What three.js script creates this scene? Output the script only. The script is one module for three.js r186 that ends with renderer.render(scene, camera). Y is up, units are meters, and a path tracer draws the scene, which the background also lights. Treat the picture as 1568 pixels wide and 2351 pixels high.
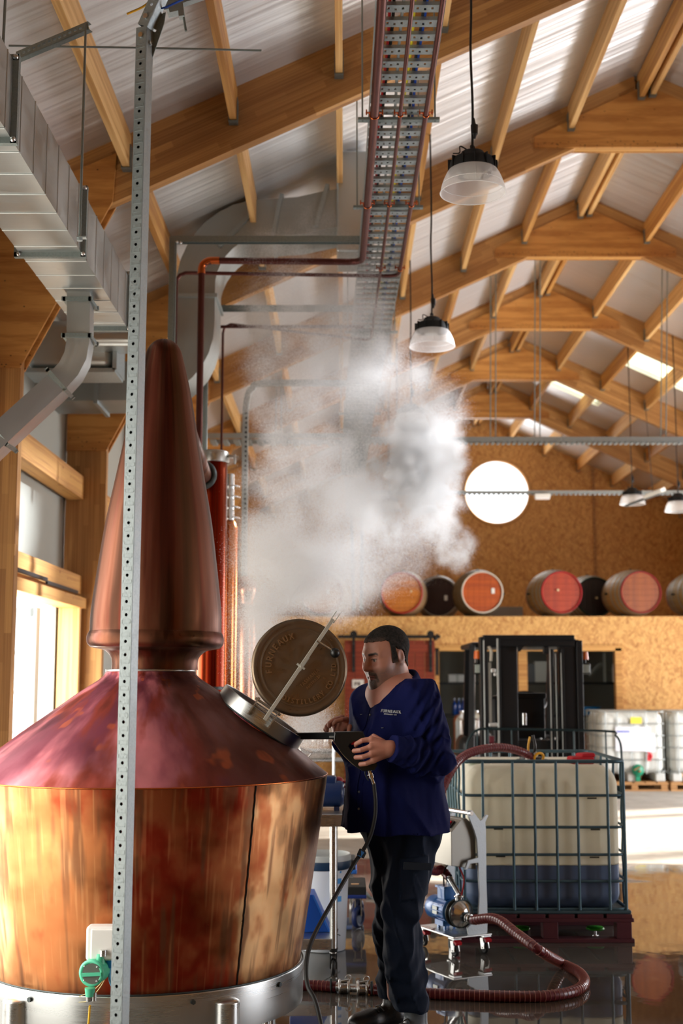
import * as THREE from 'three';
import { mergeGeometries } from 'three/addons/utils/BufferGeometryUtils.js';
import { RoundedBoxGeometry } from 'three/addons/geometries/RoundedBoxGeometry.js';
import { RectAreaLightUniformsLib } from 'three/addons/lights/RectAreaLightUniformsLib.js';
import { FontLoader } from 'three/addons/loaders/FontLoader.js';
import { TextGeometry } from 'three/addons/geometries/TextGeometry.js';

// ---------------------------------------------------------------- camera, sky, lights, exposure
const W = 1568, H = 2351, F = 2950, EYE = 1.55, PITCH = Math.atan((1562 - 1175.5) / F), YAW = 5 / F;
const scene = new THREE.Scene();
const camera = new THREE.PerspectiveCamera(2 * Math.atan(H / 2 / F) * 180 / Math.PI, W / H, 0.05, 200);
camera.position.set(0, EYE, 0);
camera.rotation.order = 'YXZ';
camera.rotation.set(PITCH, YAW, 0);
camera.focus = 5.25;
camera.userData.fStop = 2.8;
scene.add(camera);
scene.background = new THREE.Color(0.93, 0.97, 1.0);     // an even, bright overcast sky
scene.backgroundIntensity = 2.2;
const renderer = new THREE.WebGLRenderer({ antialias: true });
renderer.toneMapping = THREE.LinearToneMapping;
renderer.toneMappingExposure = 1.28;
renderer.shadowMap.enabled = true;
RectAreaLightUniformsLib.init();
// daylight through the building's own openings: [x, y, z, width, height, facing x, facing z, radiance]
const OPENINGS = [
  ['door left of the still', -2.5, 1.1, -9.65, 2.3, 2.1, 1, 0, 7, 0xfff6ea],
  ['glazed side door by the front bay', -2.5, 1.5, -4.95, 3.0, 2.8, 1, 0, 3.8, 0xfff4e2],
  ['roller door in the right wall', 8.0, 1.7, -15.6, 4.4, 3.2, -1, 0, 10, 0xf4f8ff],
  ['front roller door', 8.0, 1.6, -5.6, 3.2, 3.0, -1, 0, 5.5, 0xeef4ff],
  ['round window', 2.74, 5.35, -25.9, 1.2, 1.2, 0, 1, 10, 0xffffff],
];
const sun = new THREE.DirectionalLight(0xfff4e6, 24);      // low sun through the right-hand roller door
sun.name = 'sun'; sun.position.set(17 * 0.85, 17 * 0.34, -17 * 0.4 - 12); sun.target.position.set(0, 0, -12);
sun.castShadow = true; sun.shadow.radius = 8; Object.assign(sun.shadow.camera, { left: -14, right: 14, top: 14, bottom: -14, near: 0.5, far: 60 }); sun.shadow.mapSize.set(2048, 2048);
scene.add(sun, sun.target);
for (const [name, x, y, z, w, h, fx, fz, L, c] of OPENINGS) {
  const l = new THREE.RectAreaLight(c, L, w, h);
  l.name = 'daylight';
  l.position.set(x, y, z);
  l.lookAt(x + fx, y, z + fz);
  scene.add(l);
}

// ---------------------------------------------------------------- helpers
const PI = Math.PI, sin = Math.sin, cos = Math.cos, V = (x, y, z) => new THREE.Vector3(x, y, z), clamp = (x, a = 0, b = 1) => Math.min(b, Math.max(a, x)), mix = (a, b, t) => a + (b - a) * t, sstep = (a, b, x) => { const t = clamp((x - a) / (b - a)); return t * t * (3 - 2 * t); };
const rng = (s) => () => { s = (s + 0x6d2b79f5) | 0; let t = Math.imul(s ^ (s >>> 15), 1 | s); t = (t + Math.imul(t ^ (t >>> 7), 61 | t)) ^ t; return ((t ^ (t >>> 14)) >>> 0) / 4294967296; };
// the point at distance Z in front of the lens that the photograph shows at (px, py)
camera.updateMatrixWorld();
const at = (px, py, Z) => { const d = V((px - W / 2) / F, -(py - H / 2) / F, -1).applyEuler(camera.rotation); return V(0, EYE, 0).addScaledVector(d, -Z / d.z); };
const xAt = (px, py, Z) => at(px, py, Z).x, yAt = (py, Z) => at(784, py, Z).y;
const taken = {};
const numbered = (n) => { const k = (taken[n] = (taken[n] ?? -1) + 1); return k ? n + '_' + String(k).padStart(3, '0') : n; };
function tag(o, label, category, group, kind) { o.userData = { label }; if (category) o.userData.category = category; if (group) o.userData.group = group; if (kind) o.userData.kind = kind; return o; }
function thing(name, label, category, pos = [0, 0, 0], ry = 0, group) { const o = new THREE.Group(); o.name = numbered(name); o.position.set(...pos); o.rotation.y = ry; scene.add(o); return tag(o, label, category, group); }
function clone(src, label, pos, ry) { const o = src.clone(); o.name = numbered(src.name.replace(/_\d+$/, '')); o.userData = { ...src.userData, label }; if (pos) o.position.set(...pos); if (ry !== undefined) o.rotation.y = ry; scene.add(o); return o; }
function M(name, geo, mat, parent, label) {
  const g = Array.isArray(geo) ? merge(geo) : geo, o = new THREE.Mesh(g, mat);
  o.castShadow = o.receiveShadow = true;
  o.name = parent && parent !== scene ? name : numbered(name);
  if (label) o.userData.label = label;
  (parent ?? scene).add(o);
  return o;
}
function solo(name, geo, mat, label, category, group) { return tag(M(name, geo, mat, scene), label, category, group); }
function struct(name, geo, mat, label) { const o = M(name, geo, mat, scene); o.userData = { kind: 'structure' }; if (label) o.userData.label = label; return o; }
function merge(list) {
  return mergeGeometries(list.map((g) => { const n = g.index ? g.toNonIndexed() : g.clone(); for (const k of Object.keys(n.attributes)) if (!['position', 'normal', 'uv'].includes(k)) n.deleteAttribute(k); if (!n.attributes.uv) n.setAttribute('uv', new THREE.BufferAttribute(new Float32Array(n.attributes.position.count * 2), 2)); n.morphAttributes = {}; return n; }));
}
// texture coordinates in metres from the face's own direction; along = grain axis
function uvBox(geo, ox = 0, oy = 0) {
  const g = geo.index ? geo.toNonIndexed() : geo, p = g.attributes.position, uv = new Float32Array(p.count * 2), a = V(), b = V(), c = V();
  for (let i = 0; i < p.count; i += 3) {
    a.fromBufferAttribute(p, i); b.fromBufferAttribute(p, i + 1).sub(a); c.fromBufferAttribute(p, i + 2).sub(a);
    const n = b.cross(c), ax = Math.abs(n.x), ay = Math.abs(n.y), az = Math.abs(n.z);
    for (let k = 0; k < 3; k++) {
      const x = p.getX(i + k), y = p.getY(i + k), z = p.getZ(i + k);
      const [u, v] = ay >= ax && ay >= az ? [x, z] : az >= ax ? [x, y] : [z, y];
      uv[(i + k) * 2] = u + ox; uv[(i + k) * 2 + 1] = v + oy;
    }
  }
  g.setAttribute('uv', new THREE.BufferAttribute(uv, 2));
  return g;
}
const xf = (g, x = 0, y = 0, z = 0, rx = 0, ry = 0, rz = 0) => { g.applyMatrix4(new THREE.Matrix4().compose(V(x, y, z), new THREE.Quaternion().setFromEuler(new THREE.Euler(rx, ry, rz)), V(1, 1, 1))); return g; };
const box = (w, h, d, x = 0, y = 0, z = 0, rx = 0, ry = 0, rz = 0) => xf(uvBox(new THREE.BoxGeometry(w, h, d)), x, y, z, rx, ry, rz);
const rbox = (w, h, d, r, x = 0, y = 0, z = 0, rx = 0, ry = 0, rz = 0, seg = 2) => xf(uvBox(new RoundedBoxGeometry(w, h, d, seg, r)), x, y, z, rx, ry, rz);
const cyl = (r0, r1, h, x = 0, y = 0, z = 0, rx = 0, ry = 0, rz = 0, seg = 20) => xf(new THREE.CylinderGeometry(r1, r0, h, seg), x, y, z, rx, ry, rz);
const sph = (r, x = 0, y = 0, z = 0, sx = 1, sy = 1, sz = 1, seg = 18) => { const g = new THREE.SphereGeometry(r, seg, Math.round(seg * 0.7)); g.scale(sx, sy, sz); return xf(g, x, y, z); };
const torus = (R, r, x = 0, y = 0, z = 0, rx = 0, ry = 0, rz = 0, s = 10, t = 40, arc = 2 * PI) => xf(new THREE.TorusGeometry(R, r, s, t, arc), x, y, z, rx, ry, rz);
const lathe = (pts, seg = 48) => new THREE.LatheGeometry(pts.map(([r, y]) => new THREE.Vector2(r, y)), seg, -PI);
// a bar from p to q: its grain runs along it, its depth hangs downwards
function bar(p, q, w, h, bevel = 0.004, roll = 0, ox = 0) {
  const d = q.clone().sub(p), L = d.length(), g = uvBox(bevel ? new RoundedBoxGeometry(L, h, w, 1, Math.min(bevel, w / 2.1, h / 2.1)) : new THREE.BoxGeometry(L, h, w), ox, ox * 0.37);
  const X = d.normalize(), up = Math.abs(X.y) > 0.99 ? V(0, 0, 1) : V(0, 1, 0), Z = X.clone().cross(up).normalize(), Y = Z.clone().cross(X);
  const m = new THREE.Matrix4().makeBasis(X, Y, Z);
  if (roll) m.multiply(new THREE.Matrix4().makeRotationX(roll));
  g.applyMatrix4(m);
  return g.translate((p.x + q.x) / 2, (p.y + q.y) / 2, (p.z + q.z) / 2);
}
function rod(p, q, r, seg = 10) { const d = q.clone().sub(p), g = new THREE.CylinderGeometry(r, r, d.length(), seg); g.applyQuaternion(new THREE.Quaternion().setFromUnitVectors(V(0, 1, 0), d.clone().normalize())); return g.translate((p.x + q.x) / 2, (p.y + q.y) / 2, (p.z + q.z) / 2); }
const curve = (pts, closed = false, tension = 0.5) => new THREE.CatmullRomCurve3(pts, closed, 'catmullrom', tension);
const tube = (pts, r, seg = 40, radial = 10, closed = false) => new THREE.TubeGeometry(pts.isCurve || pts.getPoint ? pts : curve(pts, closed), seg, r, radial, closed);
// straight runs with rounded corners, as bent pipe
function bent(pts, r) {
  const path = new THREE.CurvePath();
  let from = pts[0];
  for (let i = 1; i < pts.length - 1; i++) {
    const a = pts[i].clone().add(pts[i - 1].clone().sub(pts[i]).setLength(r)), b = pts[i].clone().add(pts[i + 1].clone().sub(pts[i]).setLength(r));
    path.add(new THREE.LineCurve3(from, a)); path.add(new THREE.QuadraticBezierCurve3(a, pts[i], b)); from = b;
  }
  path.add(new THREE.LineCurve3(from, pts.at(-1)));
  return path;
}
const pipe = (pts, r, bend = 0.08, seg = 80, radial = 12) => new THREE.TubeGeometry(bent(pts, bend), seg, r, radial);
function prism(pts, depth, bevel = 0, holes = [], curveSegments = 12) {
  const s = Array.isArray(pts) ? new THREE.Shape(pts.map(([x, y]) => new THREE.Vector2(x, y))) : pts;
  for (const h of holes) s.holes.push(h);
  return uvBox(new THREE.ExtrudeGeometry(s, { depth, bevelEnabled: bevel > 0, bevelSize: bevel, bevelThickness: bevel, bevelSegments: 2, curveSegments }));
}
const hole = (x, y, r) => { const h = new THREE.Path(); h.absarc(x, y, r, 0, 2 * PI, true); return h; };
const slot = (x, y, w, h) => new THREE.Path([[x - w / 2, y - h / 2], [x - w / 2, y + h / 2], [x + w / 2, y + h / 2], [x + w / 2, y - h / 2]].map(([a, b]) => new THREE.Vector2(a, b)));

// ---------------------------------------------------------------- noise and textures
const hash = (x, y, s) => { let h = Math.imul(x, 374761393) ^ Math.imul(y, 668265263) ^ Math.imul(s, 974634777); h = Math.imul(h ^ (h >>> 13), 1274126177); return ((h ^ (h >>> 16)) >>> 0) / 4294967296; };
// value noise that repeats after px by py cells
function vnoise(x, y, px, py, s) {
  const ix = Math.floor(x), iy = Math.floor(y); let u = x - ix, v = y - iy; u = u * u * (3 - 2 * u); v = v * v * (3 - 2 * v);
  const x0 = ((ix % px) + px) % px, x1 = (x0 + 1) % px, y0 = ((iy % py) + py) % py, y1 = (y0 + 1) % py;
  return mix(mix(hash(x0, y0, s), hash(x1, y0, s), u), mix(hash(x0, y1, s), hash(x1, y1, s), u), v);
}
function fbm(u, v, fx, fy, oct, s) { let a = 0.5, t = 0, n = 0; for (let o = 0; o < oct; o++) { t += a * vnoise(u * fx, v * fy, fx, fy, s + o * 17); n += a; a *= 0.5; fx *= 2; fy *= 2; } return t / n; }
function noise3(x, y, z, s) { const iz = Math.floor(z); let w = z - iz; w = w * w * (3 - 2 * w); return mix(vnoise(x, y, 4096, 4096, s + iz * 31), vnoise(x, y, 4096, 4096, s + (iz + 1) * 31), w); }
const fbm3 = (x, y, z, o, s) => { let a = 0.5, t = 0, n = 0; for (let i = 0; i < o; i++) { t += a * noise3(x, y, z, s + i * 7); n += a; a *= 0.5; x *= 2.03; y *= 2.03; z *= 2.03; } return t / n; };
function tex(w, h, fn, srgb = true) {
  const d = new Uint8Array(w * h * 4);
  for (let j = 0, k = 0; j < h; j++) for (let i = 0; i < w; i++, k += 4) { const c = fn((i + 0.5) / w, (j + 0.5) / h); if (c.length) { d[k] = clamp(c[0], 0, 255); d[k + 1] = clamp(c[1], 0, 255); d[k + 2] = clamp(c[2], 0, 255); } else d[k] = d[k + 1] = d[k + 2] = clamp(c, 0, 255); d[k + 3] = 255; }
  return fin(new THREE.DataTexture(d, w, h), srgb);
}
function fin(t, srgb = true) { t.wrapS = t.wrapT = THREE.RepeatWrapping; t.magFilter = t.minFilter = THREE.LinearFilter; if (srgb) t.colorSpace = THREE.SRGBColorSpace; t.needsUpdate = true; return t; }
function canvasTex(w, h, draw, srgb = true) { const c = document.createElement('canvas'); c.width = w; c.height = h; draw(c.getContext('2d'), w, h); return fin(new THREE.CanvasTexture(c), srgb); }
const rep = (t, mx, my = mx) => { const c = t.clone(); c.repeat.set(1 / mx, 1 / my); c.needsUpdate = true; return c; };
const lerp3 = (a, b, t) => [mix(a[0], b[0], t), mix(a[1], b[1], t), mix(a[2], b[2], t)];
const mat = (o) => new THREE.MeshPhysicalMaterial(o);
const plain = (color, roughness = 0.6, metalness = 0, more = {}) => mat({ color, roughness, metalness, ...more });

// timber: long grain streaks, fine fibres and a few knots
const grain = (light, dark, seed, knots = 5) => {
  const r = rng(seed), K = Array.from({ length: knots }, () => [r(), r(), 0.006 + r() * 0.012]);
  return tex(1024, 256, (u, v) => {
    let w = v + 0.05 * (fbm(u, v, 3, 2, 2, seed) - 0.5), k = 0;
    for (const [a, b, s] of K) { const du = Math.min(Math.abs(u - a), 1 - Math.abs(u - a)) * 3.2, dv = Math.min(Math.abs(v - b), 1 - Math.abs(v - b)), q = Math.exp(-(du * du + dv * dv * 1.2) / (s * s * 6)); k = Math.max(k, q); w += q * 0.05; }
    const ring = fbm(u, w, 2, 22, 3, seed + 5), fine = fbm(u, v, 14, 128, 2, seed + 9), t = clamp(0.62 * sstep(0.3, 0.75, ring) + 0.3 * (fine - 0.3) + k * 0.9);
    return lerp3(light, dark, t);
  });
};
const T = {};
T.pine = grain([226, 184, 122], [186, 134, 74], 11);
T.pineOrange = grain([214, 162, 90], [166, 110, 52], 27, 3);
T.brownPine = grain([196, 150, 96], [140, 92, 48], 51, 4);
// glued laminated timber: boards of changing tone, finger-jointed
T.glulam = (() => { const rows = 12, seg = Array.from({ length: rows }, (_, i) => { const r = rng(90 + i); let x = r() * 0.2; const s = []; while (x < 1.2) { s.push([x, r()]); x += 0.14 + r() * 0.22; } return s; });
  return tex(1024, 512, (u, v) => { const b = Math.floor(v * rows), f = v * rows - b, s = seg[b]; let t = s.at(-1)[1]; for (const [x, q] of s) { if (x > u) break; t = q; } const g = fbm(u, v, 4, 120, 3, 70 + b), line = f < 0.05 ? 0.35 : 0; return lerp3([206, 156, 92], [138, 90, 44], clamp(0.15 + t * 0.55 + (g - 0.5) * 0.7 + line)); }); })();
// plywood gussets: broad cathedral figure, nail heads in rows
T.ply = (() => { const r = rng(5), nails = Array.from({ length: 130 }, () => { const e = r(); return e < 0.7 ? [r(), (r() < 0.5 ? 0.03 : 0.95) + (r() - 0.5) * 0.05] : [r(), r()]; });
  const t = tex(1024, 512, (u, v) => { const w = v + 0.12 * fbm(u, v, 2, 3, 3, 3), a = fbm(u, w, 3, 14, 4, 8), f = fbm(u, v, 40, 160, 2, 4), bl = fbm(u, v, 5, 4, 3, 77); return lerp3([212, 152, 78], [158, 98, 38], clamp(sstep(0.3, 0.72, a) * 0.6 + (f - 0.5) * 0.35 + (bl - 0.45) * 0.8)); });
  const d = t.image.data; for (const [u, v] of nails) { const cx = u * 1024, cy = v * 512; for (let y = -3; y <= 3; y++) for (let x = -3; x <= 3; x++) if (x * x + y * y < 7) { const k = ((((cy + y) | 0) + 512) % 512 * 1024 + ((((cx + x) | 0) + 1024) % 1024)) * 4; for (let c = 0; c < 3; c++) d[k + c] *= 0.55; } } return t; })();
// oriented strand board: thousands of pressed flakes
T.osb = canvasTex(1024, 1024, (g, w) => { const r = rng(42); g.fillStyle = '#b97e3c'; g.fillRect(0, 0, w, w); for (let i = 0; i < 9000; i++) { const x = r() * w, y = r() * w, L = 22 + r() * 75, B = 7 + r() * 17, a = PI / 2 + (r() - 0.5) * 2.2, t = r(), c = lerp3([236, 190, 118], [158, 98, 42], t * t * 0.55 + r() * 0.3); g.fillStyle = `rgba(${c.map((q) => q | 0).join()},0.85)`; for (const dx of [0, -w, w]) for (const dy of [0, -w, w]) { if (x + dx < -100 || x + dx > w + 100 || y + dy < -100 || y + dy > w + 100) continue; g.save(); g.translate(x + dx, y + dy); g.rotate(a); g.fillRect(-L / 2, -B / 2, L, B); g.restore(); } } });
T.streak = tex(1024, 256, (u, v) => 255 * clamp(0.5 + (fbm(u, v, 3, 60, 4, 31) - 0.5) * 1.6), false);
T.foil = tex(512, 512, (u, v) => 255 * clamp(0.5 + (fbm(u, v, 2, 18, 3, 131) - 0.5) * 1.1 + (fbm(u, v, 3, 90, 2, 133) - 0.5) * 0.18), false);
T.spangle = tex(512, 512, (u, v) => 255 * clamp(0.35 + 0.6 * fbm(u, v, 48, 48, 2, 12)), false);
T.scratch = tex(512, 512, (u, v) => 255 * clamp(0.78 + (fbm(u, v, 4, 180, 2, 61) - 0.5) * 0.25 + (fbm(u, v, 5, 5, 3, 62) - 0.5) * 0.5), false);
T.spots = tex(512, 512, (u, v) => 255 * clamp(0.35 + 0.9 * fbm(u, v, 8, 8, 5, 19)), false);
T.cloth = tex(512, 512, (u, v) => 255 * clamp(0.5 + 0.25 * sin(u * 512 * PI / 2) * sin(v * 512 * PI / 2) + (fbm(u, v, 9, 9, 4, 44) - 0.5) * 0.8), false);

const wood = (t, su, sv, o = {}) => mat({ map: rep(T[t], su, sv), roughness: 0.62, bumpMap: rep(T[t], su, sv), bumpScale: 0.0012, ...o });
const MT = {
  pine: wood('pine', 2.2, 0.5), pineOrange: wood('pineOrange', 2.2, 0.5), brownPine: wood('brownPine', 2.2, 0.5), glulam: wood('glulam', 2.4, 0.54), ply: wood('ply', 2.2, 0.9), osb: wood('osb', 1.5, 1.5),
  foil: mat({ color: 0xe4e7ea, metalness: 0.65, roughness: 0.46, bumpMap: rep(T.foil, 5, 2.4), bumpScale: 0.02 }),
  galv: mat({ color: 0xa6b0b2, metalness: 0.8, roughness: 0.75, roughnessMap: rep(T.spangle, 0.25), bumpMap: rep(T.spangle, 0.25), bumpScale: 0.0004 }),
  galvDark: mat({ color: 0x8b9695, metalness: 0.8, roughness: 0.8, roughnessMap: rep(T.spangle, 0.25) }),
  duct: mat({ color: 0xb9bfbf, metalness: 0.92, roughness: 0.52, roughnessMap: rep(T.scratch, 0.8) }),
  steel: mat({ color: 0xc6c8c6, metalness: 1, roughness: 0.4, roughnessMap: rep(T.scratch, 0.5) }),
  chrome: plain(0xd0d3d4, 0.16, 1),
  darkSteel: plain(0x4a5152, 0.45, 0.8),
  black: plain(0x0b0d0f, 0.42), blackMatt: plain(0x0d0e10, 0.8), rubber: plain(0x141414, 0.6), dark: plain(0x1c2021, 0.5, 0.3),
  copperPipe: mat({ color: 0x5e3834, metalness: 0.9, roughness: 0.5, roughnessMap: rep(T.spots, 0.3) }), copperBright: plain(0xd0703c, 0.25, 1),
  brass: plain(0xb79a5b, 0.35, 1), white: plain(0xeeeeea, 0.5), whitePaint: plain(0xe4e4de, 0.45),
  red: plain(0xb01020, 0.45), blue: plain(0x0d55b0, 0.35), blueMetal: plain(0x0f5a9c, 0.35, 0.1, { clearcoat: 0.4 }), navy: plain(0x17284d, 0.5),
};
// ---------------------------------------------------------------- the building
const BAY = 3, Z0 = 8.07, RIDGE = 2.73, PT = 0.4637;                  // frames every 3 m, ridge 2.73 m right of the lens axis
const ceilY = (x) => 7.02 - PT * Math.abs(x - RIDGE);
const XL = -2.46, XR = 2 * RIDGE - XL, ZBACK = 26.1, ZPART = 20.2, ZFRONT = -2.6;
// floor: concrete, wet in the working half; puddles are smoother and darker
const wet = (x, z) => { const n = fbm3(x * 0.55, 3.3, z * 0.85, 5, 5) - 0.5, m = fbm3(x * 1.9, 9.1, z * 3.4, 4, 8) - 0.5; return sstep(-0.1, 0.12, 0.42 - Math.max(0, z - 9.1) * 0.24 - Math.max(0, x - 2.4) * 0.22 + n * 1.1 + m * 0.55); };
{
  const N = 1024, L = 2048, x0 = XL - 0.3, w = XR - XL + 0.6, z0 = ZFRONT, l = ZBACK - ZFRONT + 0.4;
  const wets = new Float32Array(N * L);
  const col = tex(N, L, (u, v) => { const x = x0 + u * w, z = z0 + v * l, k = wet(x, z); wets[((v * L) | 0) * N + ((u * N) | 0)] = k; const a = fbm3(x * 1.3, 1, z * 1.3, 4, 3), b = fbm3(x * 9, 2, z * 9, 3, 6), st = sstep(0.5, 0.72, fbm3(x * 0.7, 7, z * 0.9, 4, 55)) * sstep(11.5, 8.5, z); let c = lerp3([196, 191, 182], [150, 143, 133], clamp(a * 0.9 + (b - 0.5) * 0.6)); c = lerp3(c, [126, 98, 66], st * 0.5); return lerp3(c, c.map((q) => q * 0.5), k); });
  const rough = tex(N, L, (u, v) => { const k = wets[((v * L) | 0) * N + ((u * N) | 0)], n = fbm(u, v, 90, 200, 3, 4); return 255 * clamp(mix(0.46 + 0.16 * n, 0.03 + 0.05 * sstep(0.55, 0.8, n), k)); }, false);
  const bump = tex(N, L, (u, v) => { const k = wets[((v * L) | 0) * N + ((u * N) | 0)]; return 255 * clamp(0.5 + (fbm(u, v, 220, 560, 3, 14) - 0.5) * mix(0.7, 0.03, k) + (fbm(u, v, 30, 84, 2, 33) - 0.5) * mix(0.2, 0.06, k)); }, false);
  const g = new THREE.BoxGeometry(w, 0.2, l), p = g.attributes.position, uv = g.attributes.uv;
  for (let i = 0; i < p.count; i++) uv.setXY(i, p.getX(i) / w + 0.5, p.getZ(i) < 0 ? 1 : 0);
  for (const t of [col, rough, bump]) t.wrapS = t.wrapT = THREE.ClampToEdgeWrapping;
  struct('floor', g.translate(x0 + w / 2, -0.1, -(z0 + l / 2)), mat({ map: col, roughnessMap: rough, roughness: 1, bumpMap: bump, bumpScale: 0.004, specularIntensity: 1, ior: 1.5 }), 'wet grey concrete floor with puddles');
  // expansion joints sawn across the slab
}
struct('ground_outside', box(60, 0.1, 60, XL - 30.4, -0.12, -10), plain(0xd9d6cf, 0.9), 'pale gravel yard outside');
struct('added_sun_screen', box(0.4, 5, 7.5, XR + 3.4, 2.5, -7.2), plain(0xb9b6ae, 0.8), 'added pale wall that keeps the sun from the front roller door');  // unseen wall added to block the low sun at the front roller door
struct('ground_outside', box(40, 0.1, 60, XR + 20.4, -0.12, -10), plain(0xd9d6cf, 0.9), 'pale yard outside right');
// left wall: ribbed grey sheets between the columns, with door openings
const sheet = mat({ color: 0xa9ada6, roughness: 0.5, metalness: 0.15 });
function ribbed(len, h, pitch = 0.09, depth = 0.018) { const pts = [[0, -0.03]]; for (let x = 0; x < len - 1e-6; x += pitch) pts.push([x, 0], [x + pitch * 0.6, 0], [x + pitch * 0.68, depth], [x + pitch * 0.92, depth]); pts.push([len, 0], [len, -0.03]); const g = prism(pts, h); return g.rotateX(-PI / 2); }
const rib = (z0, z1, y0, y1) => ribbed(z1 - z0, y1 - y0).rotateY(PI / 2).translate(XL, y0, -z0);
struct('wall_left', [rib(ZFRONT, 3.4, 0, 4.7), rib(3.4, 6.5, 3, 4.7), rib(6.5, 8.4, 0, 4.7), rib(8.4, 10.86, 2.32, 4.7), rib(10.86, ZBACK, 0, 4.7)], sheet, 'grey ribbed wall sheeting between timber columns');
struct('wall_right', [box(0.12, 4.8, 6.6, XR, 2.4, -0.7), box(0.12, 1.6, 3.4, XR, 3.95, -5.6), box(0.12, 4.8, 6.2, XR, 2.4, -10.3), box(0.12, 1.45, 4.6, XR, 4.1, -15.6), box(0.12, 4.8, 8.3, XR, 2.4, -22.05)], MT.osb, 'strand board side wall');
struct('wall_front', [box(XR - XL, 7.2, 0.12, (XR + XL) / 2, 3.6, -ZFRONT)], MT.osb, 'strand board front wall');
{ // rear gable with its round window
  const s = new THREE.Shape([[XL, 0], [XR, 0], [XR, ceilY(XR)], [RIDGE, ceilY(RIDGE)], [XL, ceilY(XL)]].map(([x, y]) => new THREE.Vector2(x, y))), c = at(1141, 1130, ZBACK), r = 76 * ZBACK / F;
  s.holes.push(hole(c.x, c.y, r));
  struct('wall_back', uvBox(new THREE.ExtrudeGeometry(s, { depth: 0.24, bevelEnabled: false, curveSegments: 40 })).translate(0, 0, -ZBACK - 0.24), MT.osb, 'strand board gable wall with a round window');
  const w = new THREE.Group(); w.name = 'window_1'; w.userData = { kind: 'structure', label: 'round window high in the rear gable' }; scene.add(w);
  M('frame', torus(r, 0.035, c.x, c.y, -ZBACK + 0.005, 0, 0, 0, 8, 64), MT.pine, w);
  M('pane', cyl(r, r, 0.012, c.x, c.y, -ZBACK - 0.2, PI / 2, 0, 0, 48), mat({ color: 0xffffff, transmission: 1, roughness: 0, thickness: 0 }), w);
  M('trim', [box(0.05, 4.3, 0.03, xAt(1364, 1200, ZBACK), 4.3, -ZBACK + 0.02)], MT.brownPine, w);
}
// roof: foil-faced slopes with translucent strips over two bays and an added clear opening
{
  const ceil = new THREE.Group(); ceil.name = 'ceiling'; ceil.userData = { kind: 'structure', label: 'silver foil ceiling on exposed pine purlins' }; scene.add(ceil);
  const L = Math.hypot(1, PT), foilUV = (g) => { const p = g.attributes.position, uv = g.attributes.uv; for (let i = 0; i < p.count; i++) uv.setXY(i, p.getX(i) * L, p.getZ(i)); return g; };
  const slopeX = [-1, 1].map((s) => [RIDGE, RIDGE + s * (XR - RIDGE + 0.35)]);
  const panel = (s, xa, xb, za, zb, t = 0.1) => { const g = prism([[xa, ceilY(xa)], [xb, ceilY(xb)], [xb, ceilY(xb) + t], [xa, ceilY(xa) + t]], zb - za); return foilUV(g.translate(0, 0, -zb)); };
  // rooflight openings, the largest added out of view to throw sun on the steam: [side, x from, x to, z from, z to]
  const lights = [[-1, -1.3, 1.1, 17.3, 18.1], [-1, 0.2, 1.9, 14.4, 15.15], [1, 4.8, 7.4, 11.2, 13.6], [1, 4.2, 5.6, 18.3, 19.1], [1, 3.2, 4.4, 21.1, 21.8]];
  const geos = [];
  for (const s of [-1, 1]) {
    const far = RIDGE + s * (XR - RIDGE + 0.35), cuts = lights.filter((l) => l[0] === s).sort((a, b) => a[3] - b[3]);
    let z = ZFRONT;
    for (const [, xa, xb, za, zb] of cuts) { geos.push(panel(s, RIDGE, far, z, za)); const [n, f] = s < 0 ? [xb, xa] : [xa, xb]; geos.push(panel(s, RIDGE, n, za, zb), panel(s, f, far, za, zb)); z = zb; }
    geos.push(panel(s, RIDGE, far, z, ZBACK));
  }
  M('foil_lining', geos, MT.foil, ceil);
  const glass = mat({ color: 0xdfe5ee, transmission: 1, roughness: 0, thickness: 0 }), frp = mat({ color: 0xf2f4e4, transmission: 0.8, roughness: 0.5, thickness: 0 });
  for (const [s, xa, xb, za, zb] of lights) M('rooflight', panel(s, xa, xb, za, zb, 0.012).translate(0, 0.05, 0), za < 12 ? glass : frp, ceil, 'translucent strip or added clear opening in the roof');
  // purlins hung between the frames on steel hangers
  const up = (dx) => Math.abs(dx) < 0.2 ? 0.0 : 0, hang = uvBox(merge([box(0.004, 0.16, 0.075, 0.028, 0, 0), box(0.004, 0.16, 0.075, -0.028, 0, 0), box(0.06, 0.004, 0.075, 0, -0.08, 0)]));
  const pg = [0, 1, 2].map((k) => uvBox(new RoundedBoxGeometry(BAY - 0.1, 0.235, 0.046, 1, 0.003), k * 1.3, k * 0.31).rotateY(PI / 2));
  const pm = [MT.pine, MT.pineOrange, MT.pine];
  let k = 0;
  for (let b = -3; b < 6; b++) for (let j = -7; j <= 7; j++) for (const q of j === 0 ? [-0.05, 0.05] : [0]) {
    const x = RIDGE + j * 0.69 + q, zc = Z0 + (b + 0.5) * BAY;
    if (x < XL + 0.1 || x > XR - 0.1) continue;
    const p = M('purlin', pg[k % 3], pm[k % 3], ceil); k++;
    p.position.set(x, ceilY(x + (j <= 0 ? -0.023 : 0.023)) - 0.125, -zc);
    for (const e of [-1, 1]) { const h = M('joist_hanger', hang, MT.galvDark, p); h.position.set(0, -0.045, e * (BAY / 2 - 0.085)); }
  }
}
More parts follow.
